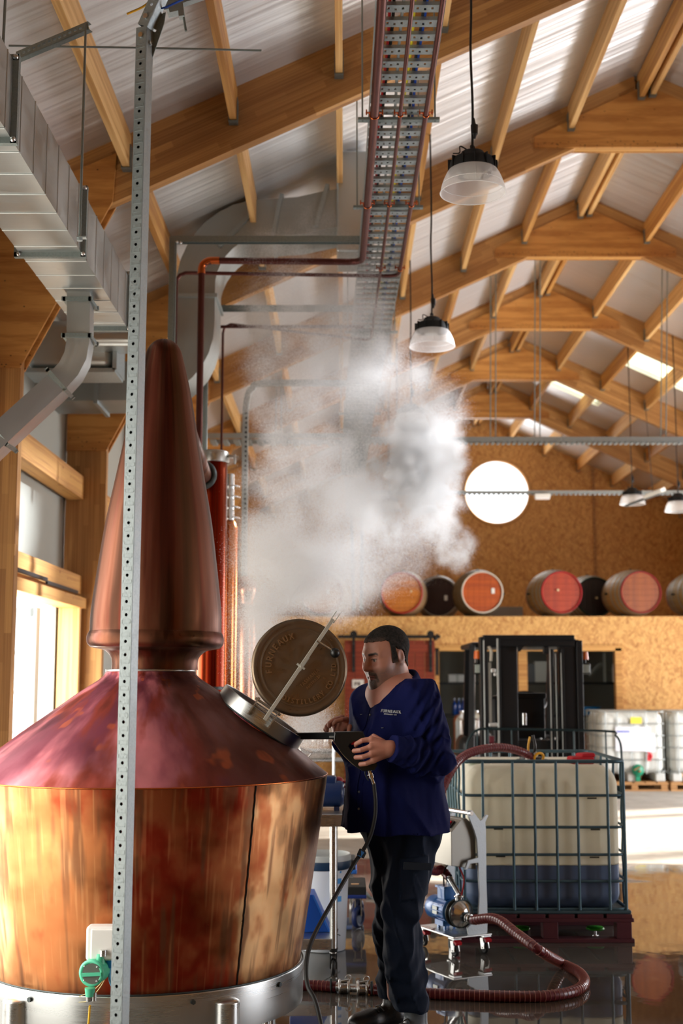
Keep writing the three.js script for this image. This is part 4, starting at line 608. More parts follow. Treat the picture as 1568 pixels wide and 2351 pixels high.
  const headTint = (p, N) => {
    const q = hl(p).clone(), ax = Math.abs(q.x); let c = [...skinC];
    c = lerp3(c, [0.5, 0.19, 0.14], 0.5 * sstep(0.05, 0.01, Math.hypot(ax - 0.04, q.y + 0.025, q.z - 0.08)) + 0.45 * sstep(0.03, 0.008, Math.hypot(ax, q.y + 0.03, q.z - 0.117)));
    const jaw = sstep(-0.015, -0.05, q.y - 0.25 * (q.z - 0.06) * -1 - (q.z < 0.03 ? 0.01 : 0)) * sstep(-0.045, -0.01, q.z) * sstep(-0.155, -0.13, q.y);
    c = lerp3(c, [0.2, 0.15, 0.13], jaw * (0.4 + 0.35 * rand(p, 260)));
    const goat = Math.max(sstep(0.034, 0.026, Math.hypot(ax, (q.y + 0.105) * 0.8)) * sstep(0.03, 0.06, q.z), sstep(0.009, 0.006, Math.abs(q.y + 0.0535 + ax * 0.25)) * sstep(0.034, 0.028, ax) * sstep(0.06, 0.08, q.z), sstep(0.007, 0.004, Math.abs(ax - 0.031 - (q.y + 0.06) * -0.1)) * sstep(-0.1, -0.09, q.y) * sstep(-0.05, -0.056, q.y) * sstep(0.05, 0.07, q.z));
    c = lerp3(c, [0.05, 0.035, 0.03], goat * (0.65 + 0.3 * rand(p, 300)));
    if (Math.abs(q.y + 0.0705 + ax * 0.18) < 0.0085 && ax < 0.021 && q.z > 0.08) c = lerp3(c, [0.36, 0.13, 0.12], 0.8);
    if (Math.abs(q.y + 0.0705 + ax * 0.2) < 0.0016 && ax < 0.026 && q.z > 0.075) c = [0.05, 0.02, 0.02];
    const brow = sstep(0.0065, 0.0035, Math.abs(q.y - 0.0235 - ax * 0.12 + (ax > 0.045 ? (ax - 0.045) * 0.6 : 0))) * sstep(0.01, 0.015, ax) * sstep(0.058, 0.05, ax) * sstep(0.05, 0.065, q.z);
    c = lerp3(c, [0.035, 0.022, 0.018], brow);
    const ex = ax - 0.033, ey = q.y - 0.0005; if (Math.hypot(ex * 0.55, ey) < 0.0058 && q.z > 0.08) { c = [0.38, 0.33, 0.3]; if (Math.hypot(q.x - (q.x > 0 ? 0.031 : -0.036), ey) < 0.0052) c = [0.02, 0.02, 0.02]; }
    if (Math.abs(ey - 0.0065 + ex * ex * 6) < 0.0016 && Math.abs(ex) < 0.015 && q.z > 0.076) c = [0.05, 0.025, 0.02];
    for (const [x, y, z] of [[0.066, -0.058, -0.018], [0.068, -0.084, -0.014], [0.071, -0.08, -0.03], [0.066, -0.093, -0.026], [0.062, -0.105, -0.02]]) if (Math.hypot(q.x - x, q.y - y, q.z - z) < 0.0048) c = lerp3(c, [0.05, 0.13, 0.13], 0.85);
    return c;
  };
  const plainTint = (p) => lerp3(skinC, [0.5, 0.18, 0.13], clamp(rand(p, 60) * 0.7));
  // hands: a palm and five jointed fingers, each finger a chain of three bones
  const chain = (p, pts, rs) => { let d = 9; for (let i = 0; i < pts.length - 1; i++) d = Math.min(d, cone(p, pts[i], pts[i + 1], rs[i], rs[i + 1])); return d; };
  const hand = (palm, fingers, thumb) => (p) => { let d = 9; for (const [a, b, r0, r1] of palm) d = smin(d, cone(p, a, b, r0, r1), 0.016); for (const f of fingers) d = smin(d, chain(p, f, [0.0112, 0.0106, 0.01, 0.0085]), 0.006); return smin(d, chain(p, thumb, [0.013, 0.0108, 0.0085]), 0.009); };
  const HP = (x, y, dz) => P(x, y, dz);
  // left hand closed round the grip: the back of the hand and four fingers seen
  const lk = [HP(853, 1697, 0.325), HP(852, 1714, 0.335), HP(853, 1731, 0.332), HP(857, 1746, 0.322)];
  const lw = HP(896, 1718, 0.31);
  const lf = [
    [lk[0], HP(832, 1700, 0.325), HP(818, 1708, 0.3), HP(817, 1712, 0.275)],
    [lk[1], HP(829, 1722, 0.335), HP(813, 1724, 0.312), HP(812, 1725, 0.28)],
    [lk[2], HP(833, 1738, 0.333), HP(817, 1739, 0.31), HP(817, 1739, 0.28)],
    [lk[3], HP(841, 1753, 0.322), HP(828, 1755, 0.303), HP(827, 1754, 0.278)],
  ];
  const lHand = hand([[lw, lk[0], 0.026, 0.013], [lw, lk[1], 0.026, 0.0135], [lw, lk[2], 0.025, 0.013], [HP(890, 1726, 0.3), lk[3], 0.024, 0.0125], [lw, HP(905, 1719, 0.3), 0.027, 0.03]], lf, [HP(880, 1704, 0.29), HP(858, 1690, 0.27), HP(843, 1700, 0.245)]);
  // right hand hovering over the lance, palm down, fingers curled
  const rw = HP(779, 1694, -0.03), rk = [HP(795, 1652, 0.01), HP(785, 1648, -0.02), HP(774, 1651, -0.045), HP(764, 1657, -0.065)];
  const rf = [
    [rk[0], HP(785, 1652, 0.045), HP(771, 1656, 0.05), HP(766, 1662, 0.045)],
    [rk[1], HP(770, 1652, 0.015), HP(757, 1660, 0.025), HP(756, 1668, 0.02)],
    [rk[2], HP(760, 1658, -0.01), HP(750, 1668, 0.0), HP(751, 1676, 0.0)],
    [rk[3], HP(752, 1666, -0.04), HP(747, 1675, -0.03), HP(751, 1681, -0.03)],
  ];
  const rHand = hand([[rw, rk[0], 0.024, 0.013], [rw, rk[1], 0.024, 0.013], [rw, rk[2], 0.023, 0.0125], [rw, rk[3], 0.022, 0.012], [rw, HP(784, 1712, -0.06), 0.025, 0.028]], rf, [HP(796, 1668, 0.0), HP(803, 1668, 0.035), HP(800, 1681, 0.05)]);
  const bodyF = (p) => {
    let d = cone(p, P(906, 1605), P(912, 1850), 0.12, 0.13); d = smin(d, cone(p, LS, RS, 0.06, 0.06), 0.09);
    d = smin(d, cone(p, nb, P(902, 1580), 0.08, 0.085), 0.05);
    d = smin(d, cone(p, P(897, 1590, 0.04), P(890, 1650, 0.06), 0.055, 0.06), 0.04);
    d = smin(d, Math.min(cone(p, LS, LE, 0.05, 0.043), cone(p, LE, LW, 0.042, 0.029), cone(p, RS, RE, 0.05, 0.043), cone(p, RE, RW, 0.042, 0.028)), 0.04);
    for (const s of [[P(945, 1900, 0.05), P(919, 2096, 0.11), P(942, 2296, 0.06)], [P(895, 1900, -0.06), P(898, 2082, 0), P(905, 2285, -0.1)]]) d = smin(d, Math.min(cone(p, s[0], s[1], 0.06, 0.04), cone(p, s[1], s[2], 0.04, 0.032)), 0.05);
    return d;
  };
  const bb = (pts, m) => { const b = new THREE.Box3().setFromPoints(pts); return [b.min.addScalar(-m), b.max.addScalar(m)]; };
  const skinM = mat({ color: 0xffffff, vertexColors: true, roughness: 0.5, sheen: 0.2 });
  const body = joinColored([
    skin(bodyF, ...bb([P(770, 1560, 0.4), P(1035, 2320, -0.3)], 0.03), 0.014, plainTint),
    skin((p) => Math.max(headF(p), nb.y - 0.0 - p.y), ...bb([P(820, 1425, 0.16), P(945, 1590, -0.15)], 0.0), 0.0034, headTint),
    skin(lHand, ...bb([...lk, ...lf.flat(), HP(908, 1719, 0.3)], 0.035), 0.003, plainTint),
    skin(rHand, ...bb([...rk, ...rf.flat(), HP(784, 1712, -0.06)], 0.035), 0.003, plainTint),
  ]);
  M('body', body, skinM, man);
  // cropped hair over the skull with a receding line
  const hairF = (p) => { const q = hl(p).clone(), ax = Math.abs(q.x); const line = Math.min(q.y - (0.078 - (q.z < 0.062 - ax * 0.35 ? (0.062 - ax * 0.35 - q.z) * 1.15 : 0) + (ax > 0.04 && q.z > 0.02 ? 0.0 : 0)) - 0.004 * (rand(p, 140) - 0.5) * 2, 9); const low = q.y + 0.052 - (q.z > -0.045 ? clamp((q.z + 0.045) * 1.6, 0, 0.06) : 0), earcut = dist(v(ax, q.y, q.z), 0.085, 0.0, -0.012) - 0.031; const burn = Math.max(Math.abs(q.z - 0.018) - 0.011, -0.022 - q.y, q.y - 0.08); return Math.max(headF(p) - 0.0036 - 0.0014 * rand(p, 330), Math.min(Math.max(-line * 0.8, -low * 0.8, -earcut), burn)); };
  M('hair', skin(hairF, ...bb([P(825, 1425, 0.15), P(945, 1560, -0.15)], 0.01), 0.0036, (p) => { const g = rand(p, 220), q = hl(p).clone(), fade = Math.max(sstep(0.02, 0.0, q.y + 0.022) * sstep(-0.05, 0.0, q.z) * 0.5, sstep(-0.02, -0.05, q.y) * 0.6, sstep(0.035, 0.06, q.z) * sstep(0.1, 0.075, q.y) * 0.5); return lerp3(lerp3([0.01, 0.009, 0.009], [0.045, 0.04, 0.036], g), [0.2, 0.12, 0.09], fade * (0.4 + 0.6 * g)); }), mat({ vertexColors: true, roughness: 0.9, specularIntensity: 0.25 }), man);
  // the shirt: a loose shell round the torso and arms, open at the neck
  const rows = [[1540, 903, 0.07, 0.07], [1562, 903, 0.1, 0.085], [1580, 906, 0.145, 0.1], [1605, 904, 0.188, 0.125], [1650, 905, 0.212, 0.148], [1720, 906, 0.222, 0.172], [1800, 906, 0.232, 0.196], [1870, 905, 0.243, 0.206], [1912, 906, 0.247, 0.2]].map(([y, x, a, b]) => { const c = P(x, y); return [c.y, c.x, c.z, a, b]; });
  const torso = (p) => { let i = 0; while (i < rows.length - 2 && p.y < rows[i + 1][0]) i++; const A = rows[i], B = rows[i + 1], t = clamp((A[0] - p.y) / (A[0] - B[0])), x = p.x - mix(A[1], B[1], t), z = p.z - mix(A[2], B[2], t), s = x * S.x + z * S.z, d = x * D.x + z * D.z, a = mix(A[3], B[3], t), b = mix(A[4], B[4], t); return (Math.hypot(s / a, d / b) - 1) * Math.min(a, b) * 0.95; };
  const ridge = (x, y, z, s) => { const n = 1 - Math.abs(2 * fbm3(x, y, z, 2, s) - 1); return n * n * n; };
  const fold = (p) => 0.012 - 0.03 * ridge(p.x * 5 + p.y * 3 + 30, p.y * 2.2 + 30, p.z * 5 + 30, 77) + 0.016 * (fbm3(p.x * 8 + 20, p.y * 3 + 20 + p.x * 2, p.z * 8 + 20, 3, 5) - 0.5) * 2 + 0.006 * Math.abs(fbm3(p.x * 14 + 3, p.y * 7 + 3, p.z * 14 + 3, 2, 15) - 0.5) * 2;
  const hem = P(906, 1906).y, collarY = P(905, 1560).y, vBottom = P(868, 1617).y;
  const sd = (p) => { const x = p.x - nb.x, z = p.z - nb.z; return [x * S.x + z * S.z, x * D.x + z * D.z]; };
  const sleeve = (p) => {
    let l = Math.min(cone(p, LS, LE, 0.078, 0.075), cone(p, LE, LW.clone().lerp(LE, 0.03), 0.074, 0.056)), r = Math.min(cone(p, RS, RE, 0.075, 0.066), cone(p, RE, RW.clone().lerp(RE, 0.12), 0.064, 0.05));
    const tl = along(p, LE, LW), tu = along(p, LS, LE);
    l += -0.016 * ridge(p.x * 12 + 9, p.y * 9 + p.x * 6 + 9, p.z * 12 + 9, 91) + 0.006 + 0.0065 * sin(tl * 34 + p.y * 40 + 2 * sin(p.z * 30)) * sstep(0.95, 0.4, tl) * sstep(0, 0.15, tl) + 0.005 * sin(tu * 26 + p.x * 34) * sstep(0.45, 0.9, tu);
    // flat ends at the cuffs
    const cut = (W0, E) => { const d = W0.clone().sub(E).normalize(); return (q) => q.clone().sub(W0).dot(d); };
    return Math.min(Math.max(l, cl(p)), Math.max(r, cr(p)));
  };
  const cutAt = (W0, E) => { const d = W0.clone().sub(E).normalize(); return (q) => (q.x - W0.x) * d.x + (q.y - W0.y) * d.y + (q.z - W0.z) * d.z; };
  const cl = cutAt(LW.clone().lerp(LE, 0.04), LE), cr = cutAt(RW.clone().lerp(RE, 0.15), RE);
  const shirtF = (p) => {
    let d = torso(p) + fold(p);
    d = smin(d, cone(p, LS, RS, 0.075, 0.072), 0.06);
    d = Math.max(smin(d, sleeve(p), 0.035), hem + 0.006 * sin(p.x * 26 + p.z * 19) - p.y);
    const [s, f] = sd(p);
    if (f > 0) { const w = (p.y - vBottom) * 0.33 - Math.abs(s - 0.012); d = Math.max(d, Math.min(w, 0.04)); }         // the open neck
    if (p.y > collarY - 0.035) d = Math.max(d, 0.079 - Math.hypot(s, f), p.y - collarY - 0.004);
    // standing collar
    return d;
  };
  const shirtM = mat({ color: 0x050d42, roughness: 0.9, specularIntensity: 0.4, sheen: 0.25, sheenColor: new THREE.Color(0.02, 0.05, 0.4), sheenRoughness: 0.6, bumpMap: rep(T.cloth, 0.12), bumpScale: 0.0006 });
  M('shirt', skin(shirtF, ...bb([P(745, 1520, 0.42), P(1060, 1930, -0.34)], 0.02), 0.0078), shirtM, man);
  { // folded collar round the back of the neck, its points lying on the chest
    const n = 48, pos = [], uv = [], idx = [], rows2 = 7;
    for (let i = 0; i <= n; i++) { const t = i / n * 2 - 1, ph = t * 2.45, b = (1 - cos(ph)) / 2, tip = sstep(0.72, 1, Math.abs(t)), drop = b * 0.085, lean = b * 0.012;
      for (const [r, y] of [[0.088, -0.035], [0.086, 0.005], [0.089, 0.03], [0.096, 0.034], [0.104, 0.026], [0.122 + 0.012 * tip, -0.012 - 0.03 * tip], [0.118 + 0.012 * tip, -0.014 - 0.03 * tip]]) { const R = r + lean, q = V(nb.x, collarY + 0.012 + y - drop, nb.z).addScaledVector(S, R * sin(ph)).addScaledVector(D, -R * cos(ph) * 1.02); pos.push(q.x, q.y, q.z); uv.push(t, y); } }
    for (let i = 0; i < n; i++) for (let j = 0; j < rows2 - 1; j++) { const a = i * rows2 + j; idx.push(a, a + 1, a + rows2 + 1, a, a + rows2 + 1, a + rows2); }
    const g = new THREE.BufferGeometry(); g.setAttribute('position', new THREE.Float32BufferAttribute(pos, 3)); g.setAttribute('uv', new THREE.Float32BufferAttribute(uv, 2)); g.setIndex(idx); g.computeVertexNormals(); const cm = shirtM.clone(); cm.side = THREE.DoubleSide; M('collar', g, cm, man);
  }
  // button strip, buttons, pocket flap, cuff and the embroidered name
  const onShirt = (s, y, out = 0.0) => { const o = V(nb.x, y, nb.z).addScaledVector(S, s); for (let t = 0.4; t > 0; t -= 0.002) { const q = o.clone().addScaledVector(D, t); if (shirtF(q) < 0) return o.addScaledVector(D, t + out); } return o; };
  const YY = (y) => P(900, y).y, strip = []; for (let i = 0; i <= 26; i++) strip.push(onShirt(-0.002, mix(YY(1626), YY(1900), i / 26), 0.001));
  M('button_band', [tube(strip.map((q) => q.clone().addScaledVector(S, 0.016)), 0.0022, 60, 5), tube(strip.map((q) => q.clone().addScaledVector(S, -0.016)), 0.0022, 60, 5)], shirtM, man);
  const btn = plain(0x59606a, 0.4); for (const y of [1640, 1690, 1752, 1812, 1850]) { const q = onShirt(-0.002, YY(y), 0.003); M('button', sph(0.0055, q.x, q.y, q.z, 1, 1, 0.6, 10), btn, man); }
  { const c = onShirt(0.1, YY(1634), 0.003), w = (str, size, dx, dy) => { const g = text(str, size, 0.0015), p = g.attributes.position; for (let i = 0; i < p.count; i++) { const q = onShirt(0.112 + dx + p.getX(i), YY(1631) + dy + p.getY(i) - p.getX(i) * 0.06, 0.0035 + p.getZ(i)); p.setXYZ(i, q.x, q.y, q.z); } g.computeVertexNormals(); return g; }; M('embroidered_name', [w('FURNEAUX', 0.0125, 0, 0), w('DISTILLERY CO', 0.0055, -0.002, -0.013)], plain(0xb9bec4, 0.8), man, 'pale embroidered lettering on the chest'); }
  for (const [s, y] of [[-0.085, 1640], [0.085, 1668]]) { const q = onShirt(s, YY(y), 0.003); M('pocket_stud', rbox(0.014, 0.004, 0.004, 0.0015, q.x, q.y, q.z, 0, yaw, 0.05), btn, man); }
  // trousers
  const hipL = P(952, 1900, 0.05), hipR = P(892, 1900, -0.07), kL = P(917, 2098, 0.12), kR = P(898, 2080, 0.0), aL = P(943, 2300, 0.06), aR = P(905, 2288, -0.2);
  const trF = (p) => {
    const tl = along(p, hipL, kL), t2 = along(p, kL, aL);
    let l = Math.min(cone(p, hipL, kL, 0.108, 0.086), cone(p, kL, aL, 0.084, 0.074)), r = Math.min(cone(p, hipR, kR, 0.104, 0.078), cone(p, kR, aR, 0.076, 0.068));
    let d = smin(l, r, 0.02); d = smin(d, cone(p, P(945, 1880, 0.04), P(897, 1880, -0.05), 0.115, 0.115), 0.07);
    const w = sstep(0.25, 0.8, t2), kw = sstep(0.75, 1, tl) * sstep(0.3, 0, t2);
    d += 0.008 - 0.022 * ridge(p.x * 9 + p.y * 3 + 7, p.y * 4 + 7, p.z * 9 + 7, 53) + 0.012 * (fbm3(p.x * 16 + 5, p.y * 3 + p.x * 4 + 5, p.z * 16 + 5, 3, 41) - 0.5) * 1.6 + 0.009 * sin(t2 * 26 + p.x * 26 + 2 * sin(p.z * 24)) * w * 0.6 + 0.007 * sin(p.y * 52 + p.x * 40 + p.z * 20) * kw + 0.012 * (fbm3(p.x * 12 + 9, p.y * 4.5 + 9, p.z * 12 + 9, 3, 21) - 0.5);
    // cargo pocket on the near thigh
    const c = P(952, 2015, 0.17), px = (p.x - c.x), py = (p.y - c.y) - px * 0.1; const pk = Math.max(Math.abs(px) - 0.062, Math.abs(py) - 0.085, l - 0.012, -(p.z - hipL.z - 0.03)); d = Math.min(d, Math.max(pk, l - 0.012));
    return Math.max(d, P(900, 2312).y + 0.008 * sin(p.x * 30) - p.y);
  };
  M('trousers', skin(trF, ...bb([P(835, 1850, 0.3), P(1020, 2330, -0.25)], 0.02), 0.0095), mat({ color: 0x07162c, roughness: 0.8, specularIntensity: 0.5, sheen: 0.15, sheenColor: new THREE.Color(0.1, 0.2, 0.35), bumpMap: rep(T.cloth, 0.1), bumpScale: 0.0007 }), man);
  const c0 = P(958, 1988, 0.185); M('pocket_flap', [box(0.12, 0.03, 0.006, c0.x, c0.y, c0.z + 0.012, 0, 0.2, -0.06)], mat({ color: 0x0a1828, roughness: 0.8 }), man);
  // boots
  const boot = (ax, heel, toe, sole) => { const up = V(0, 1, 0); return (p) => { let d = cone(p, ax, V(ax.x, 0.085, ax.z), 0.052, 0.05); d = smin(d, cone(p, V(heel.x, 0.05, heel.z), V(mix(heel.x, toe.x, 0.62), 0.054, mix(heel.z, toe.z, 0.62)), 0.042, 0.05), 0.04); d = smin(d, ell(p, V(toe.x, 0.048, toe.z), 0.06, 0.042, 0.05), 0.04); return Math.max(d, 0.02 - p.y); }; };
  const soles = (heel, toe) => { const dx = toe.x - heel.x, dz = toe.z - heel.z, L = Math.hypot(dx, dz), a = Math.atan2(-dz, dx), s = new THREE.Shape(); s.moveTo(-0.04, -0.036); s.bezierCurveTo(0.05, -0.03, 0.1, -0.055, L, -0.052); s.bezierCurveTo(L + 0.075, -0.05, L + 0.075, 0.05, L, 0.052); s.bezierCurveTo(0.1, 0.05, 0.05, 0.032, -0.04, 0.036); s.bezierCurveTo(-0.062, 0.02, -0.062, -0.02, -0.04, -0.036); return xf(new THREE.ExtrudeGeometry(s, { depth: 0.024, bevelEnabled: true, bevelSize: 0.003, bevelThickness: 0.002, bevelSegments: 1 }).rotateX(-PI / 2), heel.x, 0.002, heel.z, 0, a, 0); };
  for (const [name, h, t, c, lab] of [['boot', V(aR.x, 0, aR.z), V(aR.x - 0.15, 0, aR.z + 0.06), 0x0c0c0d, 'black boot'], ['boot', V(aL.x + 0.02, 0, aL.z), V(aL.x - 0.1, 0, aL.z + 0.15), 0x5a646c, 'wet grey boot']]) {
    const f = boot(V(h.x, 0.2, h.z), h, t), b = M(name, skin(f, ...bb([V(h.x + 0.1, 0, h.z + 0.1), V(h.x - 0.1, 0.27, h.z - 0.12), V(t.x - 0.05, 0, t.z + 0.05)], 0.03), 0.008), mat({ color: c, roughness: 0.4, bumpMap: rep(T.spots, 0.1), bumpScale: 0.001 }), man, lab);
    M('sole', soles(h, t), MT.rubber, b); const m = h.clone().lerp(t, 0.45); M('laces', [0, 1, 2].map((i) => { const q = h.clone().lerp(t, 0.3 + i * 0.14); return tube([V(q.x + 0.02, 0.1 - i * 0.004, q.z + 0.035), V(q.x, 0.122 - i * 0.012, q.z), V(q.x - 0.02, 0.1 - i * 0.004, q.z - 0.035)], 0.0035, 10, 5); }), plain(0x2a2622, 0.8), b);
  }
  // ------------------------------------------------ the steam gun and its hose
  const gun = thing('steam_gun', 'black steam gun with a long flat lance reaching into the hatch', 'tool', [0, 0, 0]);
  const g0 = (x, y, dz = 0.27) => P(x, y, dz), blk = mat({ color: 0x0a1013, roughness: 0.38 });
  const prof = (pts, th, dz) => { const q = pts.map(([x, y]) => g0(x, y, dz)), c = q[0], s = new THREE.Shape(q.map((r) => new THREE.Vector2(r.x - c.x, r.y - c.y))); return uvBox(new THREE.ExtrudeGeometry(s, { depth: th, bevelEnabled: true, bevelSize: 0.004, bevelThickness: 0.006, bevelSegments: 2 })).translate(c.x, c.y, c.z - th / 2); };
  const la = g0(775, 1689, 0.26), lb = g0(668, 1690, 0.0);
  M('lance', [bar(la, lb, 0.022, 0.03, 0.006), bar(g0(835, 1688, 0.27), la, 0.034, 0.034, 0.008)], blk, gun);
  M('body', [prof([[770, 1682], [824, 1681], [833, 1684], [836, 1691], [826, 1697], [812, 1700], [802, 1706], [798, 1714], [808, 1728], [828, 1748], [852, 1752], [861, 1744], [864, 1756], [858, 1766], [834, 1768], [818, 1758], [786, 1727], [768, 1700]], 0.032, 0.27)], blk, gun);
  M('trigger', prof([[806, 1703], [816, 1700], [814, 1707], [808, 1708]], 0.016, 0.27), MT.red, gun, 'red trigger');
  M('maker_plate', rbox(0.034, 0.0085, 0.004, 0.0018, ...g0(765, 1692, 0.285).toArray()), plain(0x8f9698, 0.4, 0.4), gun, 'small silver plate on the lance');
  M('guard_rod', [tube([g0(766, 1701, 0.28), g0(786, 1731, 0.285), g0(812, 1756, 0.285), g0(827, 1764, 0.28)], 0.0022, 24, 6)], MT.chrome, gun);
  M('hose_coupling', [rod(g0(846, 1764), g0(850, 1776), 0.0105), rod(g0(850, 1775), g0(853, 1786), 0.014), rod(g0(853, 1786), g0(858, 1800), 0.009), torus(0.012, 0.003, ...g0(851, 1780).toArray(), 1.4, 0.2, 0), rod(g0(861, 1746), g0(863, 1760), 0.006)], MT.chrome, gun);
  M('shackle', [tube([g0(840, 1766), g0(838, 1776), g0(842, 1786), g0(846, 1792)], 0.003, 12, 6)], MT.darkSteel, gun);
  const hs = thing('black_hose', 'black rubber hose falling from the steam gun to the floor', 'hose', [0, 0, 0]);
  M('hose', tube([g0(858, 1798), g0(862, 1840), g0(860, 1880), g0(846, 1930), P(812, 1985, 0.3), P(762, 2072, 0.42), P(720, 2150, 0.55), P(704, 2205, 0.65), P(706, 2262, 0.72), P(728, 2312, 0.76), V(xAt(765, 2351, 4.98), 0.09, -4.98), V(xAt(800, 2380, 4.85), 0.02, -4.8), V(0.4, 0.012, -4.6)], 0.0088, 140, 10), MT.rubber, hs);
  M('hose_joiner', [rod(P(835, 1955, 0.285), P(829, 1968, 0.29), 0.013), bar(P(833, 1951, 0.3), P(826, 1966, 0.305), 0.01, 0.03, 0.003)], MT.blackMatt, hs); M('blue_clip', bar(P(832, 1953, 0.3), P(824, 1966, 0.305), 0.012, 0.022, 0.003), plain(0x2b6fb0, 0.4), hs);
}
// ---------------------------------------------------------------- liquid tanks in wire cages
const plastic = (c, t = 0) => mat({ color: c, roughness: t ? 0.95 : 0.42, transmission: t, thickness: 0, specularIntensity: 0.4, bumpMap: rep(T.spots, 0.8), bumpScale: 0.002 });
// a blow-moulded bottle: rounded box with upright flutes between the cage bars
function bottle(w, h, d, flutes, lo = 0, hi = 1) {
  const n = 160, rows = 60, pos = [], uv = [], idx = [], r = 0.1;
  const per = (t) => { const L = 2 * (w + d - 4 * r) + 2 * PI * r; let s = t * L; const segs = [[w - 2 * r, -w / 2 + r, d / 2, 1, 0], null, [d - 2 * r, w / 2, d / 2 - r, 0, -1], null, [w - 2 * r, w / 2 - r, -d / 2, -1, 0], null, [d - 2 * r, -w / 2, -d / 2 + r, 0, 1], null], cs = [[w / 2 - r, d / 2 - r, PI / 2], [w / 2 - r, -d / 2 + r, 0], [-w / 2 + r, -d / 2 + r, -PI / 2], [-w / 2 + r, d / 2 - r, -PI]];
    for (let i = 0; i < 8; i++) { const l = i % 2 ? PI * r / 2 : segs[i][0]; if (s <= l || i === 7) { if (i % 2) { const c = cs[(i - 1) / 2], a = c[2] - s / r; return [c[0] + r * cos(a), c[1] + r * sin(a), cos(a), sin(a), 0]; } const q = segs[i], f = s / l; return [q[1] + q[3] * s, q[2] + q[4] * s, i === 2 ? 1 : i === 6 ? -1 : 0, i === 0 ? 1 : i === 4 ? -1 : 0, f]; } s -= l; } };
  for (let j = 0; j <= rows; j++) { const v = mix(lo, hi, j / rows), y = v * h, e = Math.min(1, Math.min(v * h, (1 - v) * h * 0.8) / 0.1), k = 1 - (1 - Math.sqrt(Math.max(0, 1 - (1 - e) * (1 - e)))) * 0.2; for (let i = 0; i <= n; i++) { const [x, z, nx, nz, f] = per((i % n) / n), gro = f ? 0.016 * Math.pow(Math.abs(sin(f * PI * flutes)), 0.5) * sstep(0.02, 0.1, v) * sstep(0.95, 0.86, v) - 0.016 : -0.01; pos.push((x + nx * gro) * k, y, (z + nz * gro) * k); uv.push(i / n * 4, v); } }
  for (let j = 0; j < rows; j++) for (let i = 0; i < n; i++) { const a = j * (n + 1) + i; idx.push(a, a + 1, a + n + 2, a, a + n + 2, a + n + 1); }
  for (const [row, s] of [[0, 1], [rows, -1]]) { const c = pos.length / 3; pos.push(0, mix(lo, hi, row / rows) * h, 0); uv.push(0, 0); for (let i = 0; i < n; i++) { const a = row * (n + 1) + i; s > 0 ? idx.push(c, a + 1, a) : idx.push(c, a, a + 1); } }
  const g = new THREE.BufferGeometry(); g.setAttribute('position', new THREE.Float32BufferAttribute(pos, 3)); g.setAttribute('uv', new THREE.Float32BufferAttribute(uv, 2)); g.setIndex(idx); g.computeVertexNormals();
  const N = g.attributes.normal; if (N.getZ(10) < 0) { for (let i = 0; i < idx.length; i += 3) { const t = idx[i]; idx[i] = idx[i + 1]; idx[i + 1] = t; } g.setIndex(idx); g.computeVertexNormals(); }
  return g;
}
function cage(o, w, d, ys, xs, zs, r, m, y0) {   // every tube of the cage is a part of its own
  const put = (n, g) => M(n, g, m, o), top = Math.max(...ys);
  for (const y of ys) put('cage_ring', new THREE.TubeGeometry(new THREE.CatmullRomCurve3([[-w / 2, -d / 2 + 0.07], [-w / 2, d / 2 - 0.07], [-w / 2 + 0.02, d / 2 - 0.02], [-w / 2 + 0.07, d / 2], [w / 2 - 0.07, d / 2], [w / 2 - 0.02, d / 2 - 0.02], [w / 2, d / 2 - 0.07], [w / 2, -d / 2 + 0.07], [w / 2 - 0.02, -d / 2 + 0.02], [w / 2 - 0.07, -d / 2], [-w / 2 + 0.07, -d / 2], [-w / 2 + 0.02, -d / 2 + 0.02]].map(([x, z]) => V(x, y, z)), true, 'catmullrom', 0.1), 120, y === top ? r * 1.35 : r, 8, true));
  const vp = (x, z, nx, nz) => tube(Array.from({ length: 9 }, (_, i) => { const y = mix(y0, top, i / 8); return V(x + nx * (i % 2 ? 0.004 : 0.009), y, z + nz * (i % 2 ? 0.004 : 0.009)); }), r, 24, 7);
  for (const x of xs) for (const s of [1, -1]) put('cage_upright', vp(x, s * d / 2, 0, s));
  for (const z of zs) for (const s of [1, -1]) put('cage_upright', vp(s * w / 2, z, s, 0));
}
function pallet(o, w, d, h, m) {
  const b = new THREE.Group(); b.name = 'pallet'; o.add(b);
  for (let i = 0; i < 6; i++) M('board', rbox(w / 6 - 0.02, 0.022, d, 0.003, -w / 2 + (i + 0.5) * w / 6, h - 0.011, 0, 0, 0, 0, 1), m, b);
  for (const z of [-d / 2 + 0.05, 0, d / 2 - 0.05]) { M('stringer', rbox(w, 0.022, 0.1, 0.003, 0, h - 0.033, z, 0, 0, 0, 1), m, b); M('stringer', rbox(w, 0.022, 0.1, 0.003, 0, 0.011, z, 0, 0, 0, 1), m, b); for (const x of [-w / 2 + 0.045, 0.02, w / 2 - 0.06]) M('block', rbox(0.09, h - 0.066, 0.1, 0.004, x, h / 2 - 0.011, z, 0, 0, 0, 1), m, b); }
}
